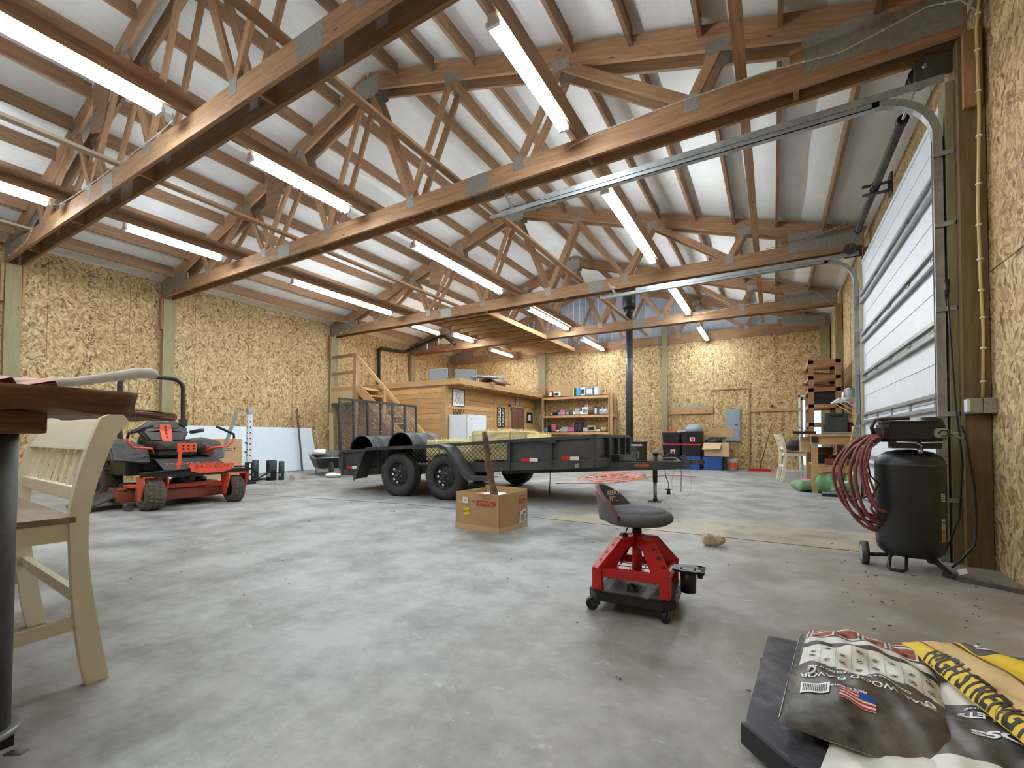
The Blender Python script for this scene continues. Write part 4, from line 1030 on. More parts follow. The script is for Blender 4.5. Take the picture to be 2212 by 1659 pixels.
b = MB(); b.box((-.03,-.03,0), (.03,.02,.07)); o = b.build('mounted_hook', M['blackplastic'], None, loc=(-.02, YB-.045, 1.80)); tag(o, 'small black hook above the broom on the horizontal board', 'hook')

# ================================================================== right-hand corner: slatted rack, bench, things
t = thing('slatted_wooden_shelf', 'tall slatted wooden rack by the far right wall', 'shelf', (.68, 11.0, 0))
for (x,y) in ((0,0),(.46,0),(0,1.1),(.46,1.1)): beam('rack_post', (x,y,0), (x,y,2.57), .09, .04, M['fir'], t, up=(0,1,0))
for z in (2.52, 2.20, 1.95, 1.62, 1.25, .6):
    b = MB(); b.box((-.02,-.02,z-.07), (.5,.02,z)); b.box((-.02,1.08,z-.07), (.5,1.12,z)); b.box((-.05,-.02,z-.08), (-.02,1.12,z)); b.build('rack_rail', M['fir'], t)
    b = MB()
    for k in range(5): b.box((-.02,.06+k*.21,z-.015), (.5,.20+k*.21,z)); 
    b.build('slat_deck', M['wood_plain'], t)
for z in (2.2, 1.95):
    for k in range(3):
        o = beam('lumber_offcut', (.60-.05*k, 10.95, z+.02+k*.035), (1.15, 11.3+.2*k, z+.02+k*.035), .08, .03, M['fir' if k else 'pine'])
        tag(o, 'loose wooden offcut lying on the upper boards of the slatted rack', 'offcut', 'offcuts on the slatted rack')
item('storage_bin', 'black plastic bin on the slatted wooden rack', 'bin', M['blackplastic'], .91, 1.62, .34, .27, .5, y=11.3)

t = thing('workbench', 'wooden workbench with one thick front leg at the right wall', 'workbench', (.58, 9.15, 0))
b = MB(); b.box((-.03,-.02,.96), (.74,1.7,1.0)); b.build('bench_top', M['wood_plain'], t)
for (x,y) in ((.03,.05),(.70,.05),(.03,1.62),(.70,1.62)): beam('leg', (x,y,0), (x,y,.96), .09, .09, M['pine'], t, up=(0,1,0))
beam('apron', (.05,.02,.89), (.70,.02,.89), .04, .13, M['pine'], t); beam('apron', (.0,.05,.89), (.0,1.65,.89), .04, .13, M['pine'], t)
beam('lower_rail', (.05,.03,.42), (.70,.03,.42), .04, .12, M['pine'], t); b = MB(); b.box((0,0,.46), (.72,1.66,.48)); b.build('lower_shelf', M['wood_plain'], t)
b = MB(); b.box((-.02,-.03,.86), (.07,-.0,.95), bev=.004); b.build('corner_bracket', M['blackplastic'], t)
t = thing('plastic_crate', 'dark grey ribbed storage crate on the workbench', 'crate', (.93, 9.55, 1.04))
b = MB(); b.box((-.16,-.2,0), (.16,.2,.32), bev=.02)
for z in (.06,.11,.16,.21): b.box((-.165,-.205,z), (.165,.205,z+.015))
b.build('crate_body', M['trailer'], t)
b = MB(); b.box((-.09,-.215,.26), (.09,-.19,.29), bev=.005); b.build('crate_handle', M['blackplastic'], t)
b = MB(); b.box((-.16,-.3,0), (.25,.2,.036), bev=.01); o = b.build('crate_lid', M['panelgrey'], None, loc=(.95, 9.55, 1.001)); tag(o, 'light grey tray under the dark crate on the workbench', 'tray')
t = thing('black_case', 'open black flat case overhanging the left end of the workbench', 'case', (.52, 9.45, 1.0))
b = MB(); b.box((-.22,-.15,.0), (.12,.15,.05), bev=.008); b.build('case_tray', M['blackplastic'], t)
b = MB(); b._add([(-.02,-.16,.05),(-.16,-.16,.16),(-.16,.16,.16),(-.02,.16,.05),(.0,-.16,.05),(.22,-.16,.20),(.22,.16,.20),(.0,.16,.05)], [(0,1,2,3),(4,5,6,7)]); b.build('case_flap', M['blackplastic'], t)
item('cardboard_box', 'small pale carton hanging at the left edge of the bench under the black case', 'box', M['cardlight'], .50, .68, .16, .27, .2, y=9.7)
for i,(x,y,m,h,l) in enumerate(((1.14,9.5,M['red'],.20,'red spray can at the wall end of the workbench'),(1.12,9.75,M['printwhite'],.22,'white spray can at the wall end of the workbench'),(1.18,9.35,M['glass'],.16,'clear jar at the wall end of the workbench'),(1.20,9.9,M['cardlight'],.18,'cream tub at the wall end of the workbench'))):
    item('paint_can', l, 'can', m, x, 1.0, .09, h, .09, 'jar', y=y)
b = MB(); b.box((-.18,-.13,0), (.18,.13,.10), bev=.02); b.tube([(-.12,0,.10),(-.1,0,.16),(.1,0,.16),(.12,0,.10)], .01, 6); o = b.build('toolbox', M['deckred'], None, loc=(.95, 9.35, .48)); tag(o, 'dusty red toolbox with handle on the lower shelf of the workbench', 'toolbox')
for i,(x,y,w,h,m,l) in enumerate(((.82,9.75,.30,.14,M['blackplastic'],'black helmet-shaped tool case on the bench lower shelf'),(1.12,9.7,.22,.20,M['dusty'],'dusty case near the wall on the bench lower shelf'),(.75,10.2,.4,.28,M['brown'],'brown box at the back of the bench lower shelf'))):
    item('tool_case', l, 'case', m, x, .48, w, h, .25, y=y)
def sack(label, x, y, z, w, d, h, m, rz=0, nm='garden_sack'):
    t = thing(nm, label, 'sack', (x,y,z), rz); b = MB()
    def f(u, v, s=1):
        e = (1-abs(2*u-1)**4)*(1-abs(2*v-1)**4)
        return (w*(u-.5), d*(v-.5), h*.5 + s*h*.5*max(e,0)**.5*(1+.12*math.sin(9*u+5*v)))
    b.grid(16, 12, lambda u, v: f(u, v, 1)); b.grid(16, 12, lambda u, v: f(u, v, -1)); bmesh.ops.remove_doubles(b.bm, verts=b.bm.verts, dist=.001)
    b.build('sack_body', m, t)
    b = MB(); b.grid(6, 4, lambda u, v: (w*(u-.5)*.4, d*(v-.5)*.5, f(.5+(u-.5)*.4, .5+(v-.5)*.5)[2]+.003)); b.build('sack_print', M['pink'] if 'pink' in label else M['printwhite'], t)
    return t
sack('green garden sack with pink print left of the bench leg', .48, 9.45, 0, .34, .5, .20, M['green'], .3)
sack('green garden sack with pink flower print under the bench', .78, 9.3, .0, .30, .46, .34, M['green'], -.1)
sack('green garden sack with white print under the bench by the broom', .98, 9.0, .0, .32, .42, .22, M['green'], .2)
sack('green garden sack behind the hoses at the bench end', 1.12, 9.15, 0, .22, .4, .36, M['green'])
item('water_jug', 'clear white jug on the floor under the workbench', 'jug', M['printwhite'], .72, 0, .16, .36, .16, 'jug', y=9.75)
item('water_jug', 'second clear white jug behind the bench leg under the workbench', 'jug', M['printwhite'], .92, 0, .15, .36, .16, 'jug', y=9.8)
broom('push_broom', 'push broom with wooden handle leaning on the overhead door end of the bench', (.88, 8.72, 0), (1.10, 8.42, 1.30), .42, M['panelgrey'], M['pine'], M['blackplastic'])
t = thing('wire_wall_shelf', 'white wire shelf with long bracket on the wall above the workbench', 'shelf', (1.34, 10.0, 1.62))
b = MB()
for k in range(9): b.cyl((-.36,-.6+k*.15,0), (0,-.6+k*.15,0), .004, n=5)
for x in (-.36,-.24,-.12,0): b.cyl((x,-.62,0), (x,.62,0), .006, n=6)
for k in range(3): b.cyl((-.34,-.55+k*.55,-.0), (0,-.55+k*.55,-.26), .006, n=6)
b.box((-.37,-.62,-.03), (-.355,.62,.0)); b.build('wire_deck', M['white'], t)
for i,(y,m,l) in enumerate(((9.6,M['panelgrey'],'grey tin on the wire wall shelf'),(9.85,M['brown'],'brown tin on the wire wall shelf'),(10.1,M['printwhite'],'white tin on the wire wall shelf'))):
    item('paint_can', l, 'can', m, 1.16, 1.63, .14, .17, .14, 'jar', y=y, extra=M['steel'])
# ================================================================== trailer
TH = R(4.0)
t = thing('utility_trailer', 'black tandem-axle utility trailer with mesh ramp gate raised at the rear', 'trailer', (-4.628, 5.12, 0), TH)
# local x runs to the tongue, local y away from the viewer; the bed rises toward the front
X0, X1, Y0_, Y1_ = -1.89, 2.64, .28, 2.40
def zt(x): return .688 + (x+1.89)*(.972-.688)/4.55        # top of the rail
def zb(x): return zt(x) - .44                             # underside of the frame
tm = M['trailer']
for y in (Y0_, Y1_):
    s = 1 if y == Y0_ else -1
    b = MB(); b.bar((X0-.36,y,zt(X0-.36)-.022), (X1,y,zt(X1)-.022), .055, .05, bev=.006); b.build('top_rail', tm, t)
    b = MB(); b.bar((X0,y,zb(X0)+.06), (X1,y,zb(X1)+.06), .05, .12); b.build('frame_rail', tm, t)
    for (xa, xb) in ((X0, -1.02), (1.42, 2.03), (2.03, X1)):
        b = MB(); n = 4
        b._add([(xa,y,zb(xa)+.10),(xb,y,zb(xb)+.10),(xb,y,zt(xb)-.03),(xa,y,zt(xa)-.03),(xa,y+.012*s,zb(xa)+.10),(xb,y+.012*s,zb(xb)+.10),(xb,y+.012*s,zt(xb)-.03),(xa,y+.012*s,zt(xa)-.03)],
               [(0,1,2,3),(7,6,5,4),(0,4,5,1),(1,5,6,2),(2,6,7,3),(3,7,4,0)]); b.build('side_panel', tm, t)
    for x in (X0+.03, -1.02, 1.40, 2.03, X1-.03):
        b = MB(); b.bar((x,y-.012*s,zb(x)+.02), (x,y-.012*s,zt(x)-.02), .05, .05, up=(1,0,0)); b.build('side_post', tm, t)
def mesh_net(xa, xb, za, zb_, y, dx, dz, wire, M_=None, shear=None):
    """expanded metal: zig-zag strands forming diamonds"""
    b = MB(); nx = max(2, int((xb-xa)/dx)); zz = lambda x, f: za(x)+f*(zb_(x)-za(x))
    nz = max(2, int((zb_(xa)-za(xa))/dz))
    for j in range(nx+1):
        for i in range(nz):
            x = xa+(xb-xa)*j/nx; q = ((i+j) % 2)
            xl = x-(xb-xa)/nx*.5*(1 if q else -1)*.9; xr_ = x+(xb-xa)/nx*.5*(1 if q else -1)*.9
            xl = min(max(xl, xa), xb); xr_ = min(max(xr_, xa), xb)
            b.bar((xl,y,zz(xl, i/nz)), (xr_,y,zz(xr_, (i+1)/nz)), wire, wire, up=(0,1,0))
    return b
for y in (Y0_, Y1_):
    b = mesh_net(-.98, 1.38, lambda x: zb(x)+.12, lambda x: zt(x)-.05, y, .038, .030, .0055); b.build('mesh_side', tm, t)
# bed floor
b = MB(); b._add([(X0,Y0_,zb(X0)+.10),(X1,Y0_,zb(X1)+.10),(X1,Y1_,zb(X1)+.10),(X0,Y1_,zb(X0)+.10),(X0,Y0_,zb(X0)+.13),(X1,Y0_,zb(X1)+.13),(X1,Y1_,zb(X1)+.13),(X0,Y1_,zb(X0)+.13)],
     [(3,2,1,0),(4,5,6,7),(0,1,5,4),(1,2,6,5),(2,3,7,6),(3,0,4,7)]); o = b.build('bed_floor', M['bark'], t); o['label'] = 'rough brown plank floor'
for k in range(7):
    x = X0+.3+k*.65; b = MB(); b.bar((x,Y0_,zb(x)+.05), (x,Y1_,zb(x)+.05), .05, .09); b.build('cross_member', tm, t)
# front wall: ribs and sheet
b = MB(); b.bar((X1,Y0_,zt(X1)-.022), (X1,Y1_,zt(X1)-.022), .055, .05, bev=.006); b.build('front_rail', tm, t)
b = MB(); b.box((X1-.03,Y0_,zb(X1)+.10), (X1-.02,Y1_,zt(X1)-.03)); b.build('front_panel', tm, t)
for y in (Y0_+.02, .95, 1.5, 1.98, Y1_-.02):
    b = MB(); b.box((X1-.02,y-.04,zb(X1)), (X1+.04,y+.04,zt(X1)-.03)); b.build('front_post', tm, t)
b = MB(); b.box((X1-.02,Y0_,zb(X1)+.0), (X1+.05,Y1_,zb(X1)+.11)); b.build('front_beam', tm, t)
# fenders, wheels
for y, s in ((.02, 1), (2.66, -1)):
    b = MB(); pr_ = [(-1.30,.24),(-1.10,.70),(-1.02,.755),(.38,.815),(.50,.78),(.86,.36),(1.22,.36)]
    th = .006; w = .30
    ya, yb = (y-.04, y+w-.05) if s > 0 else (y-w+.05, y+.04)
    for i in range(len(pr_)-1 if s > 0 else 5):
        p, q = pr_[i], pr_[i+1]
        b.bar((p[0],(ya+yb)/2,p[1]), (q[0],(ya+yb)/2,q[1]), w, .008)
        e = ya if s > 0 else yb
        b.bar((p[0],e,p[1]-.02), (q[0],e,q[1]-.02), .008, .05)
    b.build('fender', tm, t)
    for x in (-.44, .43):
        W = Matrix.Translation((x, y, .338)) @ Matrix.Rotation(R(-90)*s, 4, 'X')
        # wheel axis points inward: z=0 outer face, z=.21 inner face
        b = MB()
        prof = [(.19,.03),(.215,.012),(.26,.004),(.305,.012),(.332,.035),(.338,.06),(.338,.165),(.33,.185),(.30,.20),(.2,.20)]
        b.lathe(prof, 48, W)
        for k in range(60):
            a = 2*PI*k/60; 
            for zz in (.048,.105,.155): b.cbox((.3385*math.cos(a),.3385*math.sin(a),zz), (.006,.018,.030), W @ Matrix.Identity(4))
        tyre = b.build('tyre', M['rubber'], t)
        b = MB(); b.lathe([(.20,.03),(.195,.02),(.19,.03),(.178,.07),(.165,.085),(.15,.075),(.085,.055),(.06,.055),(.055,.05),(.0,.05)], 40, W); b.lathe([(.19,.03),(.19,.19)], 40, W)
        rim = b.build('rim', M['black'], t)
        for k in range(10):
            a = 2*PI*k/10; b = MB(); b.cyl(W @ Vector((.128*math.cos(a),.128*math.sin(a),.064)), W @ Vector((.128*math.cos(a),.128*math.sin(a),.070)), .020, n=12)
            b.build('rim_hole', M['printwhite'] if (k in (3,4,5,6) and s > 0) else M['ink'], rim)
        b = MB(); b.cyl(W @ Vector((0,0,.055)), W @ Vector((0,0,-.0)), .034, .028, n=18); b.build('hub_cap', M['dusty'], rim)
        for k in range(5):
            a = 2*PI*k/5+.3; b = MB(); b.cyl(W @ Vector((.066*math.cos(a),.066*math.sin(a),.055)), W @ Vector((.066*math.cos(a),.066*math.sin(a),.035)), .011, n=6); b.build('lug_nut', M['steel'], rim)
for x in (-.44, .43):
    b = MB(); b.cyl((x,.22,.338), (x,2.46,.338), .035, n=12); b.build('axle', M['dusty'], t)
    for y in (.45, 2.2):
        b = MB(); b.tube([(x-.36,y,.44),(x,y,.37),(x+.36,y,.44)], .022, 6); b.build('leaf_spring', M['dusty'], t)
# reflectors
for (xa, z) in ((-1.74,.40), (1.60,.615), (2.19,.645)):
    for k, m in ((0,'reflred'),(1,'printwhite')):
        x = xa+k*.125; b = MB(); b.bar((x,Y0_-.030,z+.002*k), (x+.122,Y0_-.030,z+.004+.002*k), .004, .05); b.build('reflector', M[m], t)
b = MB(); b.box((1.93,Y0_-.06,zt(2.0)-.075), (2.13,Y0_-.03,zt(2.0)-.04)); b.box((1.95,Y0_-.064,zt(2.0)-.066), (1.99,Y0_-.059,zt(2.0)-.05)); b.build('stake_bracket', tm, t)
b = MB(); b.cyl((2.42,Y0_-.03,zb(2.42)+.04), (2.42,Y0_-.07,zb(2.42)+.04), .03, n=16); b.build('tie_ring', M['galv'], t)
b = MB(); b.tube([(-1.1,Y0_-.02,zt(-1.1)-.02),(-1.1,Y0_-.04,zt(-1.1)+.04),(-1.06,Y0_-.04,zt(-1.1)+.06),(-1.02,Y0_-.04,zt(-1.1)+.04),(-1.02,Y0_-.02,zt(-1.1)-.02)], .006, 6); b.build('lashing_loop', M['galv'], t)
b = MB(); b.box((X0-.36,Y0_-.045,zt(X0)-.075), (X0-.03,Y0_-.028,zt(X0)+.0)); b.build('gate_latch_plate', M['galv'], t); o = t
# tongue
for y, yb in ((Y0_+.12, 1.28), (Y1_-.12, 1.40)):
    b = MB(); b.bar((1.25,y,zb(1.3)-.00), (3.62,yb,.545), .06, .11); b.build('tongue_beam', tm, t)
b = MB(); b.box((3.50,1.26,.50), (3.72,1.42,.60), bev=.01); b.build('coupler_base', tm, t)
b = MB(); b.prism([(3.66,1.28),(3.66,1.40),(3.84,1.38),(3.92,1.34),(3.84,1.30)], .555, .625, bev=.012); b.box((3.60,1.31,.60), (3.66,1.37,.68)); b.build('coupler', M['dusty'], t)
b = MB(); b.tube([(3.55,1.34,.62),(3.50,1.34,.70),(3.42,1.34,.70),(3.40,1.34,.64)], .010, 6); b.build('coupler_lever', M['darkgreen'], t)
b = MB(); b.cyl((3.24,1.34,.28), (3.24,1.34,.68), .034, n=18); b.build('jack_tube', M['black'], t)
b = MB(); b.cyl((3.24,1.34,.03), (3.24,1.34,.30), .026, n=18); b.build('jack_leg', M['steel'], t)
b = MB(); b.box((3.15,1.27,0), (3.33,1.41,.014)); b.cyl((3.24,1.34,.01), (3.24,1.34,.05), .032, n=18); b.build('jack_foot', M['black'], t)
b = MB(); b.cyl((3.24,1.34,.68), (3.24,1.34,.715), .038, n=18); b.tube([(3.24,1.34,.70),(3.32,1.30,.70),(3.36,1.28,.665),(3.48,1.26,.665)], .008, 6); b.build('jack_crank', M['dusty'], t)
sub = bpy.data.objects.new('name_badge', None)
b = MB(); b.prism([(-.11,-.03),(.10,-.03),(.13,.03),(.04,.034),(.02,.045),(-.02,.034),(-.10,.03)], 0, .003)
tb = b.build('name_badge', M['deckred'], t, M=TM((3.10,1.045,.535), (1,.49,.0), (0,0,1))); text('APEX TRAILERS', .034, M['cardlight'], tb, Matrix.Translation((0,0,.0035)), sx=.75)
b = MB(); b.box((2.66,1.0,.58), (2.80,1.25,.68), bev=.01); b.build('battery_box', M['blackplastic'], t)
def chain(pts, name, m, r=.004, L=.028):
    b = MB()
    for i in range(len(pts)-1):
        p, q = Vector(pts[i]), Vector(pts[i+1]); n = max(1, int((q-p).length/(L*.72)))
        for k in range(n):
            c = p.lerp(q, (k+.5)/n); d = (q-p).normalized(); s = d.orthogonal().normalized()
            if k % 2: s = d.cross(s)
            ring = [c+d*math.cos(a)*L*.5+s*math.sin(a)*L*.28 for a in [2*PI*j/8 for j in range(8)]]
            b.tube(ring, r, 5, closed=True)
    return b.build(name, m, t)
chain([(3.30,1.28,.63),(3.40,1.30,.64),(3.52,1.29,.645),(3.60,1.26,.60),(3.61,1.245,.42),(3.60,1.24,.18)], 'safety_chain', M['galv'])
b = MB(); b.tube([(3.38,1.30,.49),(3.39,1.30,.38),(3.43,1.30,.28),(3.43,1.30,.20)], .006, 6); b.cyl((3.43,1.30,.20), (3.43,1.30,.12), .018, .03, n=12); b.box((3.39,1.29,.185), (3.47,1.31,.195)); b.build('lighting_plug', M['blackplastic'], t)
b = MB(); b.tube([(3.52,1.28,.49),(3.47,1.28,.30),(3.50,1.28,.12),(3.60,1.28,.05),(3.70,1.28,.12),(3.74,1.28,.3),(3.70,1.28,.5)], .0022, 5); b.build('breakaway_cable', M['steel'], t)
b = MB(); b.tube([(1.95,.45,zb(1.95)+.02),(1.95,.45,.30),(1.94,.45,.22)], .006, 6); b.cyl((1.94,.45,.24), (1.94,.45,.14), .014, n=8); b.build('hanging_strap', M['blackplastic'], t)
# ramp gate, raised
gx = X0-.04
def gz(y): return 1.60
for y in (Y0_+.0, .60, .95, 1.30, 1.65, 2.02, Y1_-.0):
    b = MB(); b.bar((gx,y,zb(X0)+.10), (gx-.04,y,1.60), .035, .035, up=(1,0,0)); b.build('gate_upright', tm, t)
b = MB(); b.bar((gx-.04,Y0_-.02,1.60), (gx-.04,Y1_+.02,1.60), .04, .04); b.build('gate_top_bar', tm, t)
b = MB(); b.bar((gx,Y0_,zb(X0)+.12), (gx,Y1_,zb(X0)+.12), .04, .04); b.build('gate_bottom_bar', tm, t)
b = MB(); W_ = .024; nh = int((1.60-.42)/W_); ny = int((Y1_-Y0_)/.030)
for j in range(ny+1):
    for i in range(nh):
        q = 1 if (i+j) % 2 else -1; y = Y0_+(Y1_-Y0_)*j/ny; z0 = .40+i*W_
        y_a = min(max(y-q*.0145, Y0_), Y1_); y_b = min(max(y+q*.0145, Y0_), Y1_)
        b.bar((gx-.02-.02*(z0-.4)/1.2,y_a,z0), (gx-.02-.02*(z0-.4)/1.2,y_b,z0+W_), .0055, .0035, up=(1,0,0))
b.build('gate_mesh', M['meshgrey'], t)
rq = random.Random(8); b = MB()
for k in range(46):
    y = rq.uniform(.95, 2.3); z = rq.uniform(.75, 1.45); a = rq.uniform(-1.2, 1.2); l = rq.uniform(.02, .07)
    b.tube([(gx+.0,y,z),(gx+.005,y+l*.5*math.cos(a),z+l*.5*math.sin(a)+.008),(gx,y+l*math.cos(a),z+l*math.sin(a))], .0028, 4)
o = b.build('caught_straw', M['straw'], t); o['kind'] = 'stuff'

RT = Matrix.Translation((-4.628, 5.12, 0)) @ Matrix.Rotation(TH, 4, 'Z')
def TL(x, y, z): return RT @ Vector((x, y, z))
def bed(x): return zb(x)+.135
# culvert drums and bales riding in the trailer
for (x, y, l) in ((-1.52, .36, 'left one of two black open plastic drums lying across the trailer bed'), (-.66, .36, 'right one of two black open plastic drums lying across the trailer bed')):
    t = thing('plastic_drum', l, 'drum', TL(x, y, bed(x)+.008), TH); r = .262
    b = MB(); rings = [(0,.0),(0,.0)]
    Mx = Matrix.Translation((0,0,r+.008)) @ Matrix.Rotation(R(-90), 4, 'X')
    b.lathe([(r-.012,.01),(r,.0),(r+.006,.03),(r,.06),(r,.28),(r+.008,.30),(r,.32),(r,.60),(r+.008,.62),(r,.64),(r,.86),(r-.03,.90),(0,.90)], 40, Mx); b.lathe([(r-.014,.01),(r-.016,.86),(0,.86)], 40, Mx)
    b.build('drum_shell', M['blackplastic'], t)
    b = MB(); b.lathe([(r+.008,.0),(r+.012,.012),(r+.008,.025)], 40, Mx); b.build('drum_rim', M['trailer'], t)
def bale(label, p, rz, L=.98, W=.46, Hh=.40, seed=1):
    t = thing('straw_bale', label, 'straw bale', p, rz); rq = random.Random(seed)
    b = MB(); b.box((-L/2,-W/2,0), (L/2,W/2,Hh), bev=.03)
    bmesh.ops.subdivide_edges(b.bm, edges=b.bm.edges[:], cuts=6, use_grid_fill=True)
    for v in b.bm.verts: v.co += Vector((rq.uniform(-1,1), rq.uniform(-1,1), rq.uniform(-1,1)))*.008
    b.build('bale_body', M['straw'], t)
    b = MB()
    for k in range(900):
        f = rq.random()
        if f < .5: c = Vector((rq.uniform(-L/2,L/2), rq.uniform(-W/2,W/2), Hh-.002)); nrm = Vector((0,0,1))
        elif f < .85: c = Vector((rq.uniform(-L/2,L/2), -W/2+.002, rq.uniform(0.03,Hh))); nrm = Vector((0,-1,0))
        else: c = Vector((rq.choice((-1,1))*L/2, rq.uniform(-W/2,W/2), rq.uniform(0.03,Hh))); nrm = Vector((1 if c.x > 0 else -1,0,0))
        d = (Vector((rq.uniform(-1,1), rq.uniform(-1,1), rq.uniform(-1,1)))+nrm*.55).normalized()*rq.uniform(.02,.065)
        b.bar(c-nrm*.004, c+d, .0035, .0015)
    o = b.build('straw_stalks', M['straw'], t); o['kind'] = 'stuff'
    for x in (-.2, .2):
        b = MB(); b.box((x-.004,-W/2-.006,0), (x+.004,W/2+.006,Hh+.004)); b.build('twine', M['pine'], t)
bale('low straw bale in the trailer, seen through the mesh side', TL(.22, .72, bed(.22)+.02), TH, seed=1, Hh=.33, L=.9)
bale('straw bale in the trailer behind the wooden stick', TL(1.16, .60, bed(1.16)+.02), TH, L=.92, seed=2, Hh=.42)
bale('straw bale on the far side of the trailer bed', TL(1.1, 1.2, bed(1.1)+.025), TH, seed=3, Hh=.38)
rq = random.Random(9); b = MB()
for k in range(1500):
    x = rq.uniform(1.5, 2.58); y = rq.uniform(.4, 2.3); z = bed(x)+.18*rq.random()**.5+ (.12 if y > 1.2 else .10)
    a = rq.uniform(0, 6.28); l = rq.uniform(.03, .1); p = TL(x, y, z)
    b.bar(p, p+Vector((l*math.cos(a), l*math.sin(a), rq.uniform(-.02,.05))), .004, .002)
b._add([tuple(TL(x,y,bed(x)+z)) for x,y,z in ((1.48,.34,.02),(2.6,.34,.02),(2.6,2.34,.02),(1.48,2.34,.02),(1.5,.4,.26),(2.55,.4,.24),(2.55,2.3,.26),(1.5,2.3,.28))], [(4,5,6,7),(0,1,5,4),(1,2,6,5),(2,3,7,6),(3,0,4,7),(3,2,1,0)])
o = b.build('loose_straw', M['straw']); tag(o, 'loose straw heaped in the front of the trailer', 'straw', kind='stuff')

# orange air hose on the floor beyond the trailer tongue
pts = []
for k in range(96):
    a = k*.36; rx = .42+.22*math.sin(k*.16); ry = .80+.55*math.sin(k*.11+1)
    pts.append((-3.15+rx*math.cos(a)+.10*math.sin(k*.5), 10.05+ry*math.sin(a), .012+.010*((k*7) % 5)))
hp = [(-3.75,8.15,.012),(-3.55,8.4,.012),(-3.1,8.55,.012),(-2.8,8.9,.012)]+pts+[(-2.6,10.5,.012),(-2.3,11.2,.012),(-1.9,11.4,.012),(-1.6,11.3,.012)]
o = cable('air_hose', 'pinkish-orange air hose lying in loops on the floor beyond the trailer', hp, .011, M['hoseorange'], 'hose')

# ================================================================== cardboard box with a stick
t = thing('cardboard_box', 'open cardboard box with an upturned FRAGILE stamp in front of the trailer wheels', 'box', (-2.268, 3.64, 0), math.atan2(.04, -.55)-PI)
# local: -x along the left face, +y away on the right face
L1, L2, HH, th = .55, .50, .375, .007
b = MB(); b.box((-L1,0,0), (0,th,HH)); b.box((-L1,L2-th,0), (0,L2,HH+.02)); b.box((-L1,0,0), (-L1+th,L2,HH-.005)); b.box((-th,0,0), (0,L2,HH)); b.box((-L1,0,0), (0,L2,th)); b.build('box_walls', M['card'], t)
b = MB(); b.box((-L1-.004,-.004,0), (.002,.0,.055)); b.box((.0,-.004,0), (.004,L2,.055)); b.build('bottom_band', M['cardlight'], t)
b = MB(); b.prism([(-.50,.05),(-.35,.02),(-.1,.03),(-.03,.12),(-.06,.40),(-.25,.46),(-.48,.42)], .26, .33, bev=.02)
rq = random.Random(3)
bmesh.ops.subdivide_edges(b.bm, edges=b.bm.edges[:], cuts=2, use_grid_fill=True)
for v in b.bm.verts: v.co.z += rq.uniform(-.025,.03)
b.build('crumpled_paper', M['printwhite'], t)
def ftxt(s, size, loc, m=M['printred'], rot=True, **k):
    x, y = ((-1,0,0),(0,0,-1)) if rot else ((1,0,0),(0,0,1))
    return text(s, size, m, t, TM(loc, x, y), 'lettering', **k)
b = MB(); b.box((-.275,-.0062,.255), (-.045,-.0045,.305)); b.build('stamp_block', M['printred'], t)
ftxt('FRAGILE', .048, (-.16,-.0070,.28), M['card'], bold=.001)
ftxt('THIS SIDE', .026, (-.14,-.0052,.335)); ftxt('HANDLE WITH CARE', .018, (-.16,-.0052,.36)); ftxt('PLEASE', .018, (-.315,-.0052,.29))
def rtxt(s, size, loc, m): return text(s, size, m, t, TM(loc, (0,-1,0), (0,0,-1)), 'lettering')
b = MB(); b.box((.0045,.33,.255), (.0062,.47,.30)); b.build('stamp_block', M['printred'], t); rtxt('FRAGILE', .036, (.0068,.40,.278), M['card']); rtxt('THIS SIDE', .022, (.0052,.40,.33), M['printred'])
b = MB(); b.box((-.455,-.0055,.265), (-.385,-.004,.325)); p = b.build('small_sticker', M['printwhite'], t); ftxt('US', .03, (-.42,-.0062,.295), M['printred'], False)
b = MB(); b._add([(-.44,-.0055,.145),(-.365,-.0055,.155),(-.37,-.0055,.225),(-.445,-.0055,.215)], [(0,1,2,3)]); p = b.build('warning_sticker', M['yellow'], t)
text('HEAVY', .024, M['ink'], t, TM((-.405,-.0064,.185), (1,0,.12), (0,0,1)), 'lettering')
b = MB(); b._add([(.0045,.34,.05),(.0045,.46,.065),(.0045,.46,.19),(.0045,.36,.175)], [(0,1,2,3)]); b.build('shipping_label', M['printwhite'], t)
b = MB()
for k in range(6): b.box((.005,.375+.012*k,.07), (.0055,.38+.012*k,.14))
b.box((.005,.42,.14), (.0055,.45,.17)); b.build('barcode', M['ink'], t)
t = thing('branch_stick', 'rough brown split stick standing in the open cardboard box', 'stick', (-2.43, 3.86, .30))
b = MB(); rq = random.Random(5); pts = []; rs = []
for k in range(14):
    f = k/13; pts.append((-.03-.11*f+.004*math.sin(f*9), -.04*f+.004*math.sin(f*7+1), -.02+.70*f)); rs.append(.038-.010*f+.005*math.sin(f*17))
b.tube(pts, .03, 10, rs=rs); b.tube([pts[8],(pts[8][0]+.035,pts[8][1],pts[8][2]+.04),(pts[8][0]+.028,pts[8][1],pts[8][2]+.10)], .012, 6, rs=[.018,.010,.003])
b.build('stick_bark', M['bark'], t)
b = MB(); b.cyl((pts[-1]), Vector(pts[-1])+Vector((-.002,0,.006)), rs[-1]*.96, n=10); b.build('cut_end', M['cardlight'], t)

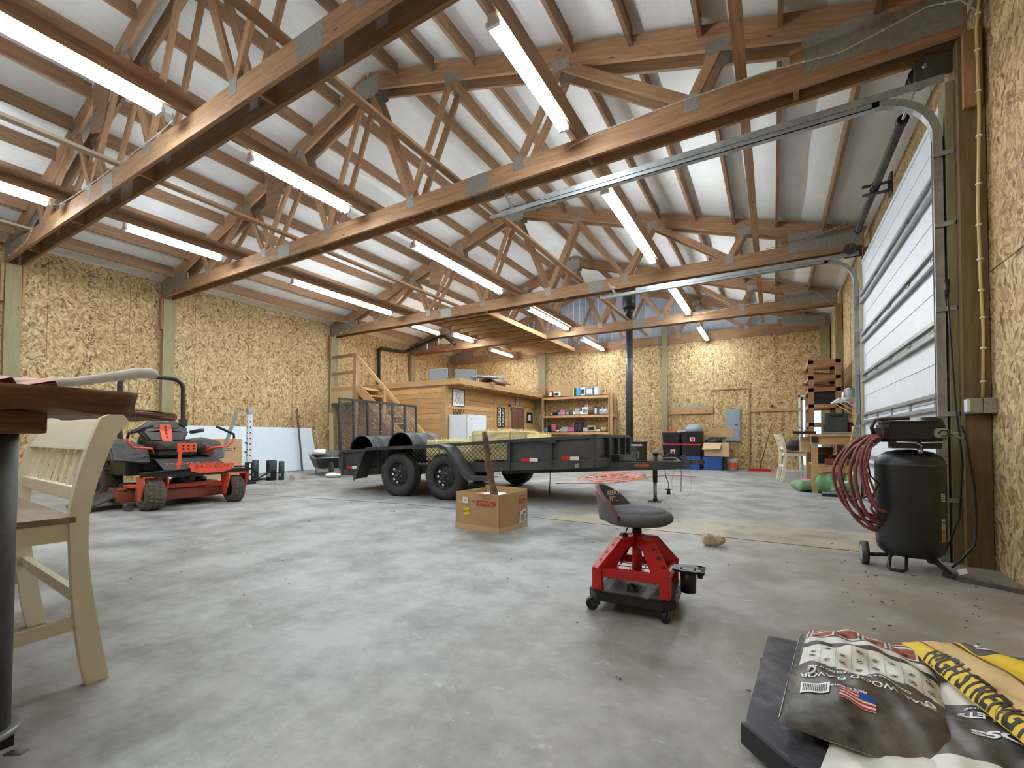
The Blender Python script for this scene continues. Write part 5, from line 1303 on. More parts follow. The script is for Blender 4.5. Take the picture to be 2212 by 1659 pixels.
# rock
b = MB(); b.ball((0,0,.05), .07, 3, (1.25,.8,.8)); rq = random.Random(12)
for v in b.bm.verts:
    from mathutils import noise as _nz
    v.co += v.co.normalized()*.035*_nz.noise(v.co*14+Vector((3,1,5)))+v.co.normalized()*.012*_nz.noise(v.co*45)
    if v.co.x > .05: v.co.x += .02; v.co.z = v.co.z*.8+.01
    if v.co.z < .004: v.co.z = .002
for f in b.bm.faces: f.smooth = False
o = b.build('rock', plain('rock_stone', srgb(182,166,140), .9, var=.25, scale=30, bump=.5), None, loc=(-.46, 4.22, 0)); tag(o, 'single tan rock on the floor between stool and compressor', 'rock')

# ================================================================== rolling stool
t = thing('rolling_stool', 'rolling shop stool with red steel frame and grey padded seat', 'stool', (-.665, 2.53, 0), R(4))
b = MB(); c = .055; s = .225; b.prism([(-s+c,-s),(s-c,-s),(s,-s+c),(s,s-c),(s-c,s),(-s+c,s),(-s,s-c),(-s,-s+c)], .062, .112, bev=.006); b.build('base_tray', M['blackplastic'], t)
b = MB(); b.prism([(-s+c+.02,-s+.02),(s-c-.02,-s+.02),(s-.02,-s+c+.02),(s-.02,s-c-.02),(s-c-.02,s-.02),(-s+c+.02,s-.02),(-s+.02,s-c-.02),(-s+.02,-s+c+.02)], .112, .1135); b.build('tray_mat', M['dusty'], t)
b = MB(); b.lathe([(.030,.113),(.026,.145),(.018,.145),(.018,.118)], 24, Matrix.Translation((.0,-.13,0))); b.build('tray_ring', M['blackplastic'], t)
for x in (-.185, .185):
    for y in (-.175, .175):
        a = {(-1,-1):.5,(1,-1):1.3,(-1,1):.2,(1,1):-.5}[(1 if x > 0 else -1, 1 if y > 0 else -1)]
        Mc = Matrix.Translation((x,y,0)) @ Matrix.Rotation(a, 4, 'Z')
        b = MB(); b.cyl(Mc @ Vector((-.022,-.013,.033)), Mc @ Vector((-.022,.013,.033)), .033, n=24); w_ = b.build('caster_wheel', M['blackplastic'], t)
        b = MB(); b.cyl(Mc @ Vector((-.022,-.016,.033)), Mc @ Vector((-.022,.016,.033)), .009, n=10); b.build('wheel_axle', M['steel'], w_)
        b = MB(); b.box((-.035,-.020,.03), (.018,-.016,.064), Mc); b.box((-.035,.016,.03), (.018,.020,.064), Mc); b.box((-.03,-.020,.058), (.022,.020,.064), Mc); b.build('caster_fork', M['dusty'], t)
q = .175; pz = .232
for x in (-q, q):
    for y in (-q, q):
        sx_, sy_ = (1 if x > 0 else -1), (1 if y > 0 else -1)
        b = MB(); b.box((x-.026,y-.026,.113), (x+.026,y+.026,pz), bev=.004); b.build('corner_post', M['red'], t)
        # slanted arm: flat plate on top with webs, running to the central cap
        p0 = Vector((x+.012*sx_, y+.012*sy_, pz-.006)); p1 = Vector((x*.48, y*.48, .372)); p2 = Vector((x*.14, y*.14, .384))
        b = MB(); b.bar(p0, p1, .054, .006); b.bar(p1, p2, .054, .006)
        side = Vector((-sy_*1.0, sx_*1.0, 0)).normalized()
        for g in (-.025, .025):
            o_ = side*g; A = p0+o_; B = p1+o_; C = p2+o_; dn = Vector((0,0,-.055))
            inn = Vector((-sx_*.02,-sy_*.02,0))
            b._add([A, B, C, C+dn, B+dn+inn*1.2, A+Vector((0,0,-.06))+inn*2.4], [(0,1,4,5),(1,2,3,4)])
        arm = b.build('slant_arm', M['red'], t)
        d = (p1-p0); nrm = frame(p0, p1)
        for k in (0,1,2):
            c0 = p0+d*(.26+.26*k); Z_ = nrm.col[2].to_3d(); Yv = nrm.col[1].to_3d(); Xv = nrm.col[0].to_3d(); up = Z_*.0036
            b = MB()
            for sgn in (-1, 1):
                e = c0+Yv*sgn*.002+up; b._add([e-Xv*.010, e+Xv*.014, e-Xv*.010+Yv*sgn*.014], [(0,1,2)])
            b.build('cut_out', M['ink'], arm)
for (a, c_) in (((-q,-q),(q,-q)), ((q,-q),(q,q)), ((q,q),(-q,q)), ((-q,q),(-q,-q))):
    b = MB(); b.bar((a[0],a[1],.205), (c_[0],c_[1],.205), .03, .045, bev=.004); b.build('frame_rail', M['red'], t)
b = MB()
for k in range(1, 5):
    y = -q+2*q*k/5; b.cyl((-q,y,.192), (q,y,.192), .0028, n=6); b.cyl((y,-q,.194), (y,q,.194), .0028, n=6)
b.build('wire_grid', M['red'], t)
b = MB(); b.cyl((0,0,.15), (0,0,.40), .027, n=24); b.build('centre_column', M['red'], t)
b = MB(); b.cyl((0,0,.40), (0,0,.425), .028, .024, n=24); b.build('column_collar', M['black'], t)
b = MB(); b.cyl((0,0,.42), (0,0,.452), .013, n=16); b.build('gas_piston', M['steel'], t)
b = MB(); b.tube([(-.03,-.01,.45),(-.05,-.03,.415),(-.055,-.035,.40)], .004, 6); b.ball((-.058,-.04,.388), .018, 2, (1,1,.6)); b.build('height_lever', M['blackplastic'], t)
# seat: padded disc with raised tufted cushion
b = MB(); b.lathe([(0,.448),(.10,.448),(.165,.455),(.190,.472),(.195,.490),(.185,.510),(.160,.520),(.0,.520)], 48); b.build('seat', M['grey'], t)
b = MB()
def cush(u, v):
    a = 2*PI*u; r = .160*v; tuft = -.016*math.exp(-((r)/.022)**2) - .010*math.exp(-((abs(math.sin(1.5*a+.4))*r)/.014)**2)*min(1, r/.05)*(1-v)
    return (r*math.cos(a), r*math.sin(a), .520+.020*(1-v**4)**.5+tuft)
b.grid(64, 14, cush); bmesh.ops.remove_doubles(b.bm, verts=b.bm.verts, dist=.0004); b.build('cushion', M['grey'], t)
# low curved backrest on the left-hand side
b = MB(); A0 = R(181)
def back(u, v, off):
    a = A0+R(72)*(u-.5)*2; hgt = .150*math.cos((u-.5)*PI)**.75 if abs(u-.5) < .5 else 0
    r = .186+off+.022*v*math.cos((u-.5)*PI); return (r*math.cos(a), r*math.sin(a), .475+(.03+hgt)*v)
b.grid(36, 8, lambda u, v: back(u, v, 0)); b.grid(36, 8, lambda u, v: back(u, v, .022)); b.grid(36, 3, lambda u, v: tuple(Vector(back(u,1,0)).lerp(Vector(back(u,1,.022)), v)+Vector((0,0,.008*math.sin(PI*v)))))
b.build('backrest', M['grey'], t)
b = MB(); b.tube([back(u/40, 1, .024) for u in range(41)], .003, 6); b.tube([back(0, v/6, .024) for v in range(7)]+[(lambda p: (p[0],p[1],.455))(back(0,0,.012))], .0025, 5); b.build('piping', M['reflred'], t)
def inner_text(s, size, zc, uc, wid):
    cu = bpy.data.curves.new('tmp', 'FONT'); cu.body = s; cu.size = size; cu.align_x = 'CENTER'; cu.align_y = 'CENTER'; cu.offset = .0012
    tt = bpy.data.objects.new('tmp', cu); COL.objects.link(tt); bpy.context.view_layer.update()
    me = bpy.data.meshes.new_from_object(tt.evaluated_get(bpy.context.evaluated_depsgraph_get())); bpy.data.objects.remove(tt); me.materials.clear(); me.materials.append(M['printwhite'])
    for v in me.vertices:
        a = uc - v.co.x/.186; r = .1835+.016*((zc+v.co.y-.475)/.19); z = zc+v.co.y; v.co = Vector((r*math.cos(a), r*math.sin(a), z))
    o = bpy.data.objects.new('backrest_lettering', me); COL.objects.link(o); o.parent = t
inner_text('REEKY', .034, .598, R(146), 1); inner_text('FIT.', .042, .562, R(146), 1)
# cup holder tray hooked on the right
b = MB(); b.prism([(.19,-.05),(.23,-.07),(.31,-.075),(.345,-.05),(.345,.05),(.31,.08),(.19,.05)], .226, .236, bev=.003); b.build('holder_plate', M['blackplastic'], t)
b = MB(); b.lathe([(.034,.232),(.034,.12),(.0,.12),(.0,.116),(.038,.116),(.041,.236),(.034,.236)], 26, Matrix.Translation((.27,-.02,0))); b.build('cup_well', M['blackplastic'], t)
b = MB(); b.cyl((.325,.05,.236), (.325,.05,.19), .018, n=14); b.cyl((.327,-.0,.236), (.327,-.0,.19), .014, n=14)
for k in range(6): b.box((.335,-.075+.022*k,.228), (.352,-.066+.022*k,.240))
b.build('tool_slots', M['blackplastic'], t)

# ================================================================== air compressor
CX, CY = .845, 4.235
t = thing('air_compressor', 'black upright air compressor with maroon hoses hung on its side', 'air compressor', (CX, CY, 0))
b = MB(); r = .195
b.lathe([(0,.085),(.09,.088),(.15,.10),(.183,.13),(r,.18),(r,.74),(.193,.765),(.175,.80),(.13,.832),(.07,.848),(0,.852)], 56); b.build('tank', M['black'], t)
b = MB(); b.lathe([(r+.001,.738),(r+.004,.745),(r+.001,.752)], 56); b.build('tank_seam', M['dusty'], t)
b = MB(); b.prism([(-.19,-.10),(-.14,-.155),(.10,-.155),(.17,-.12),(.20,-.03),(.20,.10),(.13,.15),(-.14,.15),(-.19,.10)], .905, 1.03, bev=.022); b.prism([(-.17,-.08),(-.12,-.13),(.08,-.13),(.15,-.1),(.18,0),(.17,.09),(.1,.12),(-.12,.12),(-.17,.08)], 1.03, 1.055, bev=.012)
for k in range(3): b.box((-.165+.12*k,-.159,.93), (-.14+.12*k,-.150,1.01))
sh_ = b.build('motor_shroud', M['blackplastic'], t)
b = MB(); b.lathe([(.0,1.085),(.04,1.083),(.07,1.065),(.08,1.02),(.08,1.0)], 26, Matrix.Translation((.12,.02,0))); b.build('pump_dome', M['black'], t)
b = MB(); b.tube([(-.20,-.02,.955),(-.215,-.03,1.01),(-.195,-.035,1.065),(-.12,-.03,1.075),(0,-.03,1.075)], .013, 10); b.build('carry_handle', M['dusty'], t)
b = MB(); b.prism([(.10,-.185),(.17,-.185),(.175,-.11),(.10,-.11)], .935, 1.0, bev=.008); b.build('control_block', M['galv'], t)
b = MB(); b.tube([(.115,-.192,.96),(.13,-.197,.985),(.155,-.197,.985),(.168,-.192,.96),(.15,-.197,.945),(.13,-.192,.95)], .005, 6); b.build('control_knob', M['ink'], t)
b = MB(); b.cyl((.18,-.15,.965), (.225,-.15,.965), .012, n=10); b.cyl((.2,-.15,.96), (.235,-.15,.93), .008, n=8); b.build('outlet_fitting', M['steel'], t)
b = MB(); b.box((-.12,-.165,.86), (.14,-.02,.905)); b.box((-.14,-.175,.875), (-.10,-.14,.91)); b.build('pump_mount', M['black'], t)
b = MB(); b.tube([(-.10,-.17,.905),(-.0,-.185,.90),(.03,-.18,.88),(.03,-.15,.84)], .006, 8); b.tube([(.15,-.16,.93),(.14,-.175,.905),(.03,-.185,.90)], .005, 6); b.build('copper_line', M['galv'], t)
b = MB(); b.cyl((.03,-.15,.825), (.03,-.15,.86), .016, n=10); b.build('check_valve', M['steel'], t)
for (y0_, a) in ((-1, 0),):
    pass
b = MB(); b.tube([(-.13,-.10,.10),(-.15,-.15,.02),(-.14,-.16,.012),(-.075,-.18,.012),(-.06,-.175,.02),(-.045,-.12,.10)], .011, 6); b.build('leg', M['black'], t)
b = MB(); b.bar((.10,-.10,.10), (.165,-.165,.025), .045, .014, bev=.003); b.bar((.14,-.15,.02), (.19,-.19,.012), .05, .022, bev=.004); b.build('leg', M['black'], t)
b = MB(); b.bar((.10,.10,.10), (.15,.15,.02), .045, .014); b.build('leg', M['black'], t)
for s in (-1, 1):
    pass
b = MB(); b.cyl((-.26,-.02,.07), (-.10,-.02,.085), .014, n=10); b.build('wheel_axle', M['black'], t)
wl = (-.265, -.02, .083)
b = MB(); b.cyl((wl[0]-.02,wl[1],wl[2]), (wl[0]+.02,wl[1],wl[2]), .083, n=32); w_ = b.build('wheel', M['dusty'], t)
b = MB(); b.cyl((wl[0]-.022,wl[1],wl[2]), (wl[0]-.019,wl[1],wl[2]), .055, n=26); b.cyl((wl[0]+.019,wl[1],wl[2]), (wl[0]+.022,wl[1],wl[2]), .055, n=26); hb = b.build('wheel_hub', M['galv'], w_)
for (z0, z1, m) in ((.50,.555,'printwhite'),(.36,.385,'printwhite'),(.31,.352,'printwhite'),(.225,.305,'cardlight')):
    a0, a1 = R(-46), R(-34) if z0 > .4 else R(-35)
    b = MB(); b.lathe([(r+.001,z0),(r+.001,z1)], 6, None, a0, a1); p = b.build('tank_label', M[m], t)
    b = MB()
    for k in range(max(2, int((z1-z0)/.012))): b.lathe([(r+.0016,z0+.006+k*.012),(r+.0016,z0+.010+k*.012)], 5, None, a0+.02, a1-.03)
    b.build('label_print', M['ink'], p)
b = MB(); b._add([(.205,-.19,.03),(.245,-.20,.05),(.235,-.20,.085),(.195,-.19,.065)], [(0,1,2,3)]); b.build('hang_tag', M['printwhite'], t)
# hoses looped on the handle
def loopy(x0, y0, top, bot, w, n, seed, r, ph):
    rq = random.Random(seed); pts = []
    for k in range(n*22):
        a = 2*PI*k/22; j = k//22
        cx = x0-w*.5; 
        pts.append((cx + w*.5*math.cos(a)*(1+.12*math.sin(j*2.1+ph)), y0+.035*math.sin(j*1.7)+.010*j*(-1)**j, (top+bot)/2 + (top-bot)/2*math.sin(a)*(1+.05*math.sin(j*1.3)) - .02*math.cos(a)*(j%3)))
    return pts
o = None
th_ = thing('air_hose', 'bundle of maroon air hose hanging in long loops on the compressor side', 'hose', (CX, CY, 0))
rq = random.Random(21)
for k in range(9):
    wd = .10+.018*k+rq.uniform(-.012,.012); bot = .30-.012*k+rq.uniform(0,.16); yy = -.16+.028*k; top_ = .925+rq.uniform(-.015,.03)
    xs = -.185+rq.uniform(-.01,.02); pts = []
    for j in range(17):
        f = j/16; a_ = PI*f; bulge = math.sin(a_)**.75*wd*(1.15-.5*abs(f-.42)); pts.append((xs-bulge+.02*f, yy+.02*math.sin(5*f+k), top_+(bot-top_)*(.5-.5*math.cos(a_))))
    b = MB(); b.tube(pts, .0115, 8); o = b.build('hose_loop', M['hosered'], th_)
b = MB(); b.tube([(-.17,-.13,.93),(-.24,-.15,.86),(-.27,-.16,.70),(-.22,-.15,.55),(-.24,-.14,.42),(-.19,-.12,.34)], .008, 8); b.build('hose_tail', M['hosered'], th_)
b = MB(); b.tube([(-.2,-.10,.95),(-.26,-.12,.80),(-.24,-.12,.66),(-.19,-.12,.60),(-.23,-.13,.52),(-.36,-.12,.47)], .006, 6); b.build('thin_cord', M['blackplastic'], th_)
cable('power_cord', 'black power cord curving down from the post behind the compressor to the floor', [(1.19,4.47,1.02),(1.21,4.44,.85),(1.235,4.42,.60),(1.24,4.40,.35),(1.22,4.38,.18),(1.14,4.33,.08),(1.07,4.25,.035)], .007, M['blackplastic'], 'cord')
b = MB(); b.bar((0,0,.012), (.42,-.22,.012), .035, .02); o = b.build('steel_bar', M['dusty'], None, loc=(1.03, 4.02, .001)); tag(o, 'flat dark bar on the floor at the foot of the brown post', 'bar')
b = MB(); b.bar((0,0,.012), (.12,-.03,.012), .04, .02); o = b.build('floor_clip', M['blackplastic'], None, loc=(1.09, 2.90, .001)); tag(o, 'small dark clip on the floor at the right picture edge', 'clip')

# ================================================================== counter chairs
def counter_chair(label, loc, rz, w=.95, d=.44, extra=None):
    """local: back plane at y=0, seat toward -y, width along -x"""
    t = thing('counter_chair', label, 'chair', loc, rz); c = M['cream']
    def prof(z):            # y of the back post centre line at height z: foot kicked back, top rolled back
        if z < .62: return .02 + .062*((.62-z)/.62)**1.8
        return .02 + .095*((z-.62)/.40)**1.5
    for x in (0, -w+.04):
        b = MB(); n = 16; zs = [1.0*k/n for k in range(n+1)]
        wd = lambda z: .024+.010*min(1, abs(z-.5)/.4)
        L_ = [(prof(z)-wd(z), z) for z in zs]; R_ = [(prof(z)+wd(z), z) for z in zs]
        poly = L_ + [(prof(1.0)+.005,1.018),(prof(1.0)+.035,1.012),(prof(1.0)+.052,.985)] + R_[::-1][1:]
        b.prism(poly, -.0, .04, Matrix(((0,0,1,x-.02),(1,0,0,0),(0,1,0,0),(0,0,0,1))), bev=.003); b.build('rear_leg', c, t)
    for x in (-.005, -w+.025):
        b = MB(); b.bar((x+.005,-d+.02,0), (x+.005,-d+.03,.60), .042, .042, up=(0,1,0), bev=.003); b.build('front_leg', c, t)
    b = MB(); b.box((-w+.05,prof(.90)-.025,.875), (-.02,prof(.95)+.012,1.0), bev=.008); 
    for v in b.bm.verts: v.co.y += (v.co.z-.90)*.5
    b.build('top_rail', c, t)
    b = MB(); b.box((-w+.04,prof(.71)-.014,.685), (-.01,prof(.71)+.014,.735), bev=.004); b.build('lower_rail', c, t)
    ns = 8
    for k in range(ns):
        x = -w+.10+(w-.19)*k/(ns-1)
        b = MB(); b.bar((x,prof(.72),.73), (x,prof(.88)+.0,.885), .042 if w > .7 else .026, .010, up=(0,1,0)); b.build('back_slat', c, t)
    beam('seat', (-w+.0,-d/2+.0,.622), (.02,-d/2+.0,.622), d+.02, .022, M['seatwood'], t)
    b = MB(); b.box((-w+.04,-.02,.545), (-.01,.0,.610)); b.box((-w+.04,-d+.01,.545), (-.01,-d+.03,.610)); b.box((-.015,-d+.03,.545), (.010,.0,.610)); b.box((-w+.01,-d+.03,.545), (-w+.035,.0,.610)); b.build('seat_apron', c, t)
    b = MB(); b.box((-w+.03,prof(.33)-.012,.30), (-.01,prof(.33)+.012,.345)); b.build('back_stretcher', c, t)
    for x in (0, -w+.03):
        b = MB(); b.bar((x,-d+.03,.215), (x,prof(.24),.24), .022, .045); b.build('side_stretcher', c, t)
    b = MB(); b.box((-w+.03,-d+.01,.30), (-.01,-d+.035,.345)); b.build('front_stretcher', c, t)
    return t
counter_chair('cream painted slat-back counter chair at the dark wooden slab table', (-2.235, .605, 0), R(-3))
counter_chair('distant cream counter chair with a dark bag on its seat, by the workbench', (.16, 11.7, 0), R(100), w=.50, d=.42)
t = thing('duffel_bag', 'crumpled dark olive bag on the seat of the distant cream chair', 'bag', (.42, 11.92, .635), .2)
b = MB(); b.ball((0,0,.13), .17, 3, (1.2,1.0,.78)); rq = random.Random(4)
for v in b.bm.verts: v.co += v.co.normalized()*.015*math.sin(v.co.x*35+v.co.z*28)
b.build('bag_body', M['dusty'], t); b = MB(); b.tube([(-.12,0,.22),(-.08,0,.29),(.05,0,.30),(.12,0,.2)], .008, 6); b.build('bag_strap', M['black'], t)

# ================================================================== slab tables at the left
t = thing('slab_table', 'tall table of dark live-edge wood on a black pipe leg, left picture edge', 'table', (-1.90, .38, 0))
o0 = Vector((-1.90, .38, 0))
poly = [(-1.70,-.6),(-1.70,.0),(-1.705,.35),(-1.712,.51),(-1.725,.585),(-1.75,.63),(-1.80,.635),(-1.86,.58),(-1.94,.50),(-2.02,.44),(-2.12,.36),(-2.5,.1),(-2.9,-.6)]
b = MB(); P2 = [(x-o0.x, y-o0.y) for x, y in poly]
n = len(P2); lv = [(1.000,.94,0),(1.010,.985,0),(1.030,1.0,0),(1.056,1.0,0),(1.066,.985,0)]
cxp = sum(p[0] for p in P2)/n; cyp = sum(p[1] for p in P2)/n
# finer outline so the live edge can waver
fine = []
for i in range(n):
    a, c_ = P2[i], P2[(i+1) % n]; m = max(1, int(math.hypot(c_[0]-a[0], c_[1]-a[1])/.03))
    for k in range(m): fine.append((a[0]+(c_[0]-a[0])*k/m, a[1]+(c_[1]-a[1])*k/m))
rings = []
for (z, s, _) in lv:
    ring = []
    for i, (x, y) in enumerate(fine):
        wv = .006*math.sin(i*1.1+z*90)+.004*math.sin(i*2.7)
        if z < 1.02: wv -= .012+.008*math.sin(i*.9)
        tipf = max(0, (y+o0.y-.40)/.22); wv -= .006*tipf*(1.066-z)/.066
        d = Vector((x-cxp, y-cyp)).normalized(); zz = z + (.006*math.sin(i*.8) if z < 1.01 else .0)
        ring.append(b.bm.verts.new((x+d.x*wv, y+d.y*wv, zz)))
    rings.append(ring)
for a, c_ in zip(rings, rings[1:]):
    for i in range(len(fine)): f = b.bm.faces.new((a[i], a[(i+1)%len(fine)], c_[(i+1)%len(fine)], c_[i])); f.smooth = True
b.bm.faces.new(rings[0]); b.bm.faces.new(rings[-1])
b.build('slab_top', M['darkwood'], t, M=Matrix.Identity(4)).data.materials[0] = M['darkwood']
b = MB(); b.box((-.28,-.7,.935), (.07,.062,1.002), bev=.012); b.build('under_beam', M['darkwood'], t)
b = MB(); b.cyl((-.058,-.030,.08), (-.058,-.030,.94), .060, n=32); b.build('pipe_leg', M['dusty'], t)
b = MB(); b.cyl((-.058,-.030,.068), (-.058,-.030,.085), .078, n=32); b.build('leg_flange', M['galv'], t)
b = MB(); b.cyl((-.045,-.02,.032), (-.01,-.045,.032), .032, n=20); b.box((-.08,-.07,.03), (-.01,.03,.066), bev=.006); b.build('caster', M['blackplastic'], t)
b = MB(); b.bar((.02,.01,.03), (.085,.03,.045), .02, .006); b.build('brake_lever', M['steel'], t)
t = thing('ribbed_tile', 'terracotta-coloured ribbed clay piece lying on the dark slab table', 'tile', (-2.05, .38, 1.075), R(0))
b = MB(); 
def tile(u, v):
    y = -.45+.55*u; x = -.12+.20*v; s = (u*6) % 1; return (x - .0, y + .02*v, .004 + .030*s*(1-.0) + .025*(1-v) )
b.grid(48, 6, tile, smooth=False); b.grid(48, 6, lambda u, v: tuple(Vector(tile(u,v))-Vector((0,0,.004))), smooth=False); b.build('tile_body', M['skin_tan'], t)
t = thing('curved_handle', 'long pale grey curved wooden handle lying on the dark slab table', 'handle', (-2.05, .45, 1.078))
b = MB(); pts = [(.0,-.14,.012),(-.02,-.02,.018),(-.06,.12,.040),(-.10,.24,.075),(-.13,.32,.100),(-.145,.37,.108),(-.15,.395,.104)]
b.tube(pts, .013, 12, rs=[.012,.015,.016,.018,.021,.022,.016]); b.build('handle_shaft', M['handlegrey'], t)
# second slab farther back
t = thing('slab_table', 'second dark live-edge slab table seen behind the cream chair back', 'table', (-3.6, .6, 0))
b = MB(); poly = [(-.30,1.04),(-.22,.98),(.02,.45),(.25,.10),(.45,-.35),(-.4,-.6),(-1.3,-.4),(-1.2,.3),(-.8,.9)]
b.prism(poly, 1.050, 1.105, bev=.012); bmesh.ops.subdivide_edges(b.bm, edges=b.bm.edges[:], cuts=3)
for v in b.bm.verts: v.co.z += .010*math.sin(v.co.x*13+v.co.y*21); v.co.x += .01*math.sin(v.co.y*33)
b.build('slab_top', M['darkwood'], t)
b = MB(); b.cyl((-.12,-.42,.0), (-.12,-.42,1.055), .05, n=20); b.cyl((-1.0,.1,0), (-1.0,.1,1.055), .05, n=20); b.build('pipe_leg', M['dusty'], t)

# ================================================================== mower
t = thing('riding_mower', 'dusty orange and black zero-turn mower with a black hoop behind the seat', 'riding mower', (-7.25, 3.06, 0), R(-2))
O = M['orange']; Dk = M['dusty']
def mw(nm, x, y, r, w, m, hubm, n=36, lug=26):
    b = MB(); W = Matrix.Translation((x,y-w/2,r)) @ Matrix.Rotation(R(-90), 4, 'X')
    b.lathe([(r*.52,w*.1),(r*.75,0),(r*.93,w*.06),(r,w*.2),(r,w*.8),(r*.93,w*.94),(r*.75,w),(r*.52,w*.9)], n, W)
    for k in range(lug):
        a = 2*PI*k/lug
        for zz in (.25,.5,.75): b.cbox((r*1.005*math.cos(a+zz*.25),r*1.005*math.sin(a+zz*.25),w*zz), (.014,.03,w*.2), W @ Matrix.Identity(4))
    o = b.build(nm, m, t); b = MB(); b.lathe([(r*.52,w*.12),(r*.4,w*.3),(0,w*.3)], 20, W); b.lathe([(r*.52,w*.88),(r*.4,w*.7),(0,w*.7)], 20, W); b.build('wheel_hub', hubm, o); return o
mw('rear_wheel', -.95, -.50, .28, .26, M['muddy'], M['black']); mw('rear_wheel', -.95, .50, .28, .26, M['muddy'], M['black'])
mw('caster_wheel', .50, -.47, .195, .23, M['muddy'], M['black']); mw('caster_wheel', .55, .49, .18, .17, M['muddy'], M['black'])
# caster forks
for y, x in ((-.46,.50), (.49,.55)):
    b = MB()
    for s in (-1, 1):
        yy = y+s*.125
        b.prism([(-.05,.13),(.03,.12),(.14,.34),(.13,.42),(-.11,.42),(-.09,.34)], -.006, .006, Matrix(((1,0,0,x),(0,0,1,yy),(0,1,0,0),(0,0,0,1))))
    b.box((x-.08,y-.115,.405), (x+.09,y+.115,.425)); b.build('caster_fork', O, t)
    b = MB(); b.prism([(-.02,.22),(.02,.22),(.07,.36),(-.04,.36)], -.002, .002, Matrix(((1,0,0,x),(0,0,1,y+.120),(0,1,0,0),(0,0,0,1)))); b.build('fork_cutout', M['ink'], t)
# frame and front bar
b = MB(); b.bar((.55,-.60,.44), (.60,.62,.44), .07, .07, bev=.008); b.bar((.5,-.22,.44), (-.9,-.28,.40), .05, .06); b.bar((.5,.22,.44), (-.9,.28,.40), .05, .06); b.build('chassis_frame', M['black'], t)
b = MB(); b.prism([(-.27,.09),(-.24,.0),(-.14,-.03),(.14,-.03),(.24,.0),(.30,.09)], 0, .012, Matrix(((0,0,1,.625),(1,0,0,.16),(0,1,0,.465),(0,0,0,1)))); fp_ = b.build('front_plate', O, t)
text('BAD BOY', .075, M['printred'], t, TM((.6385,.17,.522), (0,1,0), (0,0,1)), 'lettering', sx=1.4)
b = MB(); b.bar((.60,-.60,.47), (.62,-.14,.50), .10, .012); b.build('step_plate', M['black'], t)
b = MB(); b.bar((.62,.48,.50), (.60,.62,.50), .10, .02); b.build('step_plate', M['black'], t)
# deck
b = MB(); b.prism([(-.62,-.58),(.02,-.66),(.30,-.52),(.36,-.2),(.38,.2),(.34,.5),(.14,.68),(-.4,.68),(-.62,.5)], .09, .22, bev=.015)
b.build('mower_deck', M['deckred'], t)
b = MB(); b.prism([(-.5,-.5),(.1,-.52),(.22,-.3),(.24,.3),(.1,.5),(-.5,.5)], .22, .28, bev=.015); b.build('deck_top', M['muddy'], t)
b = MB(); b.box((.33,-.52,.24), (.36,.60,.29)); b.box((.02,-.60,.27), (.36,-.52,.30)); b.build('deck_edge', O, t)
b = MB(); b._add([(-.45,-.60,.20),(.12,-.63,.20),(.20,-1.02,.05),(-.35,-1.05,.05),(-.45,-.60,.17),(.12,-.63,.17),(.20,-1.02,.03),(-.35,-1.05,.03)], [(0,1,2,3),(7,6,5,4),(0,4,5,1),(1,5,6,2),(2,6,7,3),(3,7,4,0)]); b.build('discharge_chute', Dk, t)
b = MB(); b.box((.10,-.72,.10), (.22,-.56,.22), bev=.01); b.cyl((.16,-.66,.22), (.16,-.66,.27), .05, n=12); b.build('chute_bracket', M['deckred'], t)
b = MB(); b.cyl((.36,-.66,.05), (.42,-.66,.05), .05, n=16); b.build('gauge_wheel', Dk, t)
for y in (-.3, 0, .3):
    b = MB(); b.cyl((.0,y,.28), (.0,y,.34), .07, n=16); b.build('spindle_cover', M['black'], t)
# floor pan with model name
b = MB(); b._add([(.56,-.36,.50),(.56,.42,.50),(.22,.40,.62),(.22,-.34,.62)], [(0,1,2,3)]); b._add([(.22,-.34,.62),(.22,.40,.62),(-.25,.36,.63),(-.25,-.32,.63)], [(0,1,2,3)]); b.build('floor_pan', M['black'], t)
text('MAVERICK', .11, O, t, TM((.40,.04,.559), (0,1,0), (-.34,0,.12)), 'lettering', sx=1.25)
b = MB(); b.bar((.56,-.20,.50), (.52,-.16,.78), .03, .03); b.box((.50,-.20,.72), (.53,.02,.84)); b.build('brake_pedal', O, t)
for (y,z) in ((-.14,.80),(-.08,.80),(-.02,.80),(-.14,.76),(-.08,.76),(-.02,.76)):
    b = MB(); b.cyl((.531,y,z), (.534,y,z), .013, n=8); b.build('pedal_hole', M['ink'], t)
# side pods
for s in (-1, 1):
    b = MB(); ya, yb = (-.72, -.34) if s < 0 else (.36, .62)
    v = [(.10,yb if s<0 else ya,.56),(.02,ya if s<0 else yb,.60),(-.75,ya if s<0 else yb,.66),(-.75,yb if s<0 else ya,.60),
         (.0,yb if s<0 else ya,.78),(-.15,ya if s<0 else yb,.86),(-.75,ya if s<0 else yb,.92),(-.75,yb if s<0 else ya,.88)]
    b._add(v, [(0,1,2,3),(4,5,6,7),(0,1,5,4),(1,2,6,5),(2,3,7,6),(3,0,4,7)]); es = b.bm.edges[:]; bmesh.ops.bevel(b.bm, geom=es, offset=.02, segments=2, affect='EDGES')
    b.build('side_pod', Dk, t)
    b = MB(); b.box((-.65,(-.56 if s<0 else .40),.40), (-.05,(-.40 if s<0 else .56),.60), bev=.03); b.build('fuel_tank', M['blackplastic'], t)
# engine block at the rear
b = MB(); b.box((-1.05,-.32,.38), (-.55,.32,.80), bev=.04); b.cyl((-.82,0,.80), (-.82,0,.98), .20, .16, n=28); b.build('engine', Dk, t)
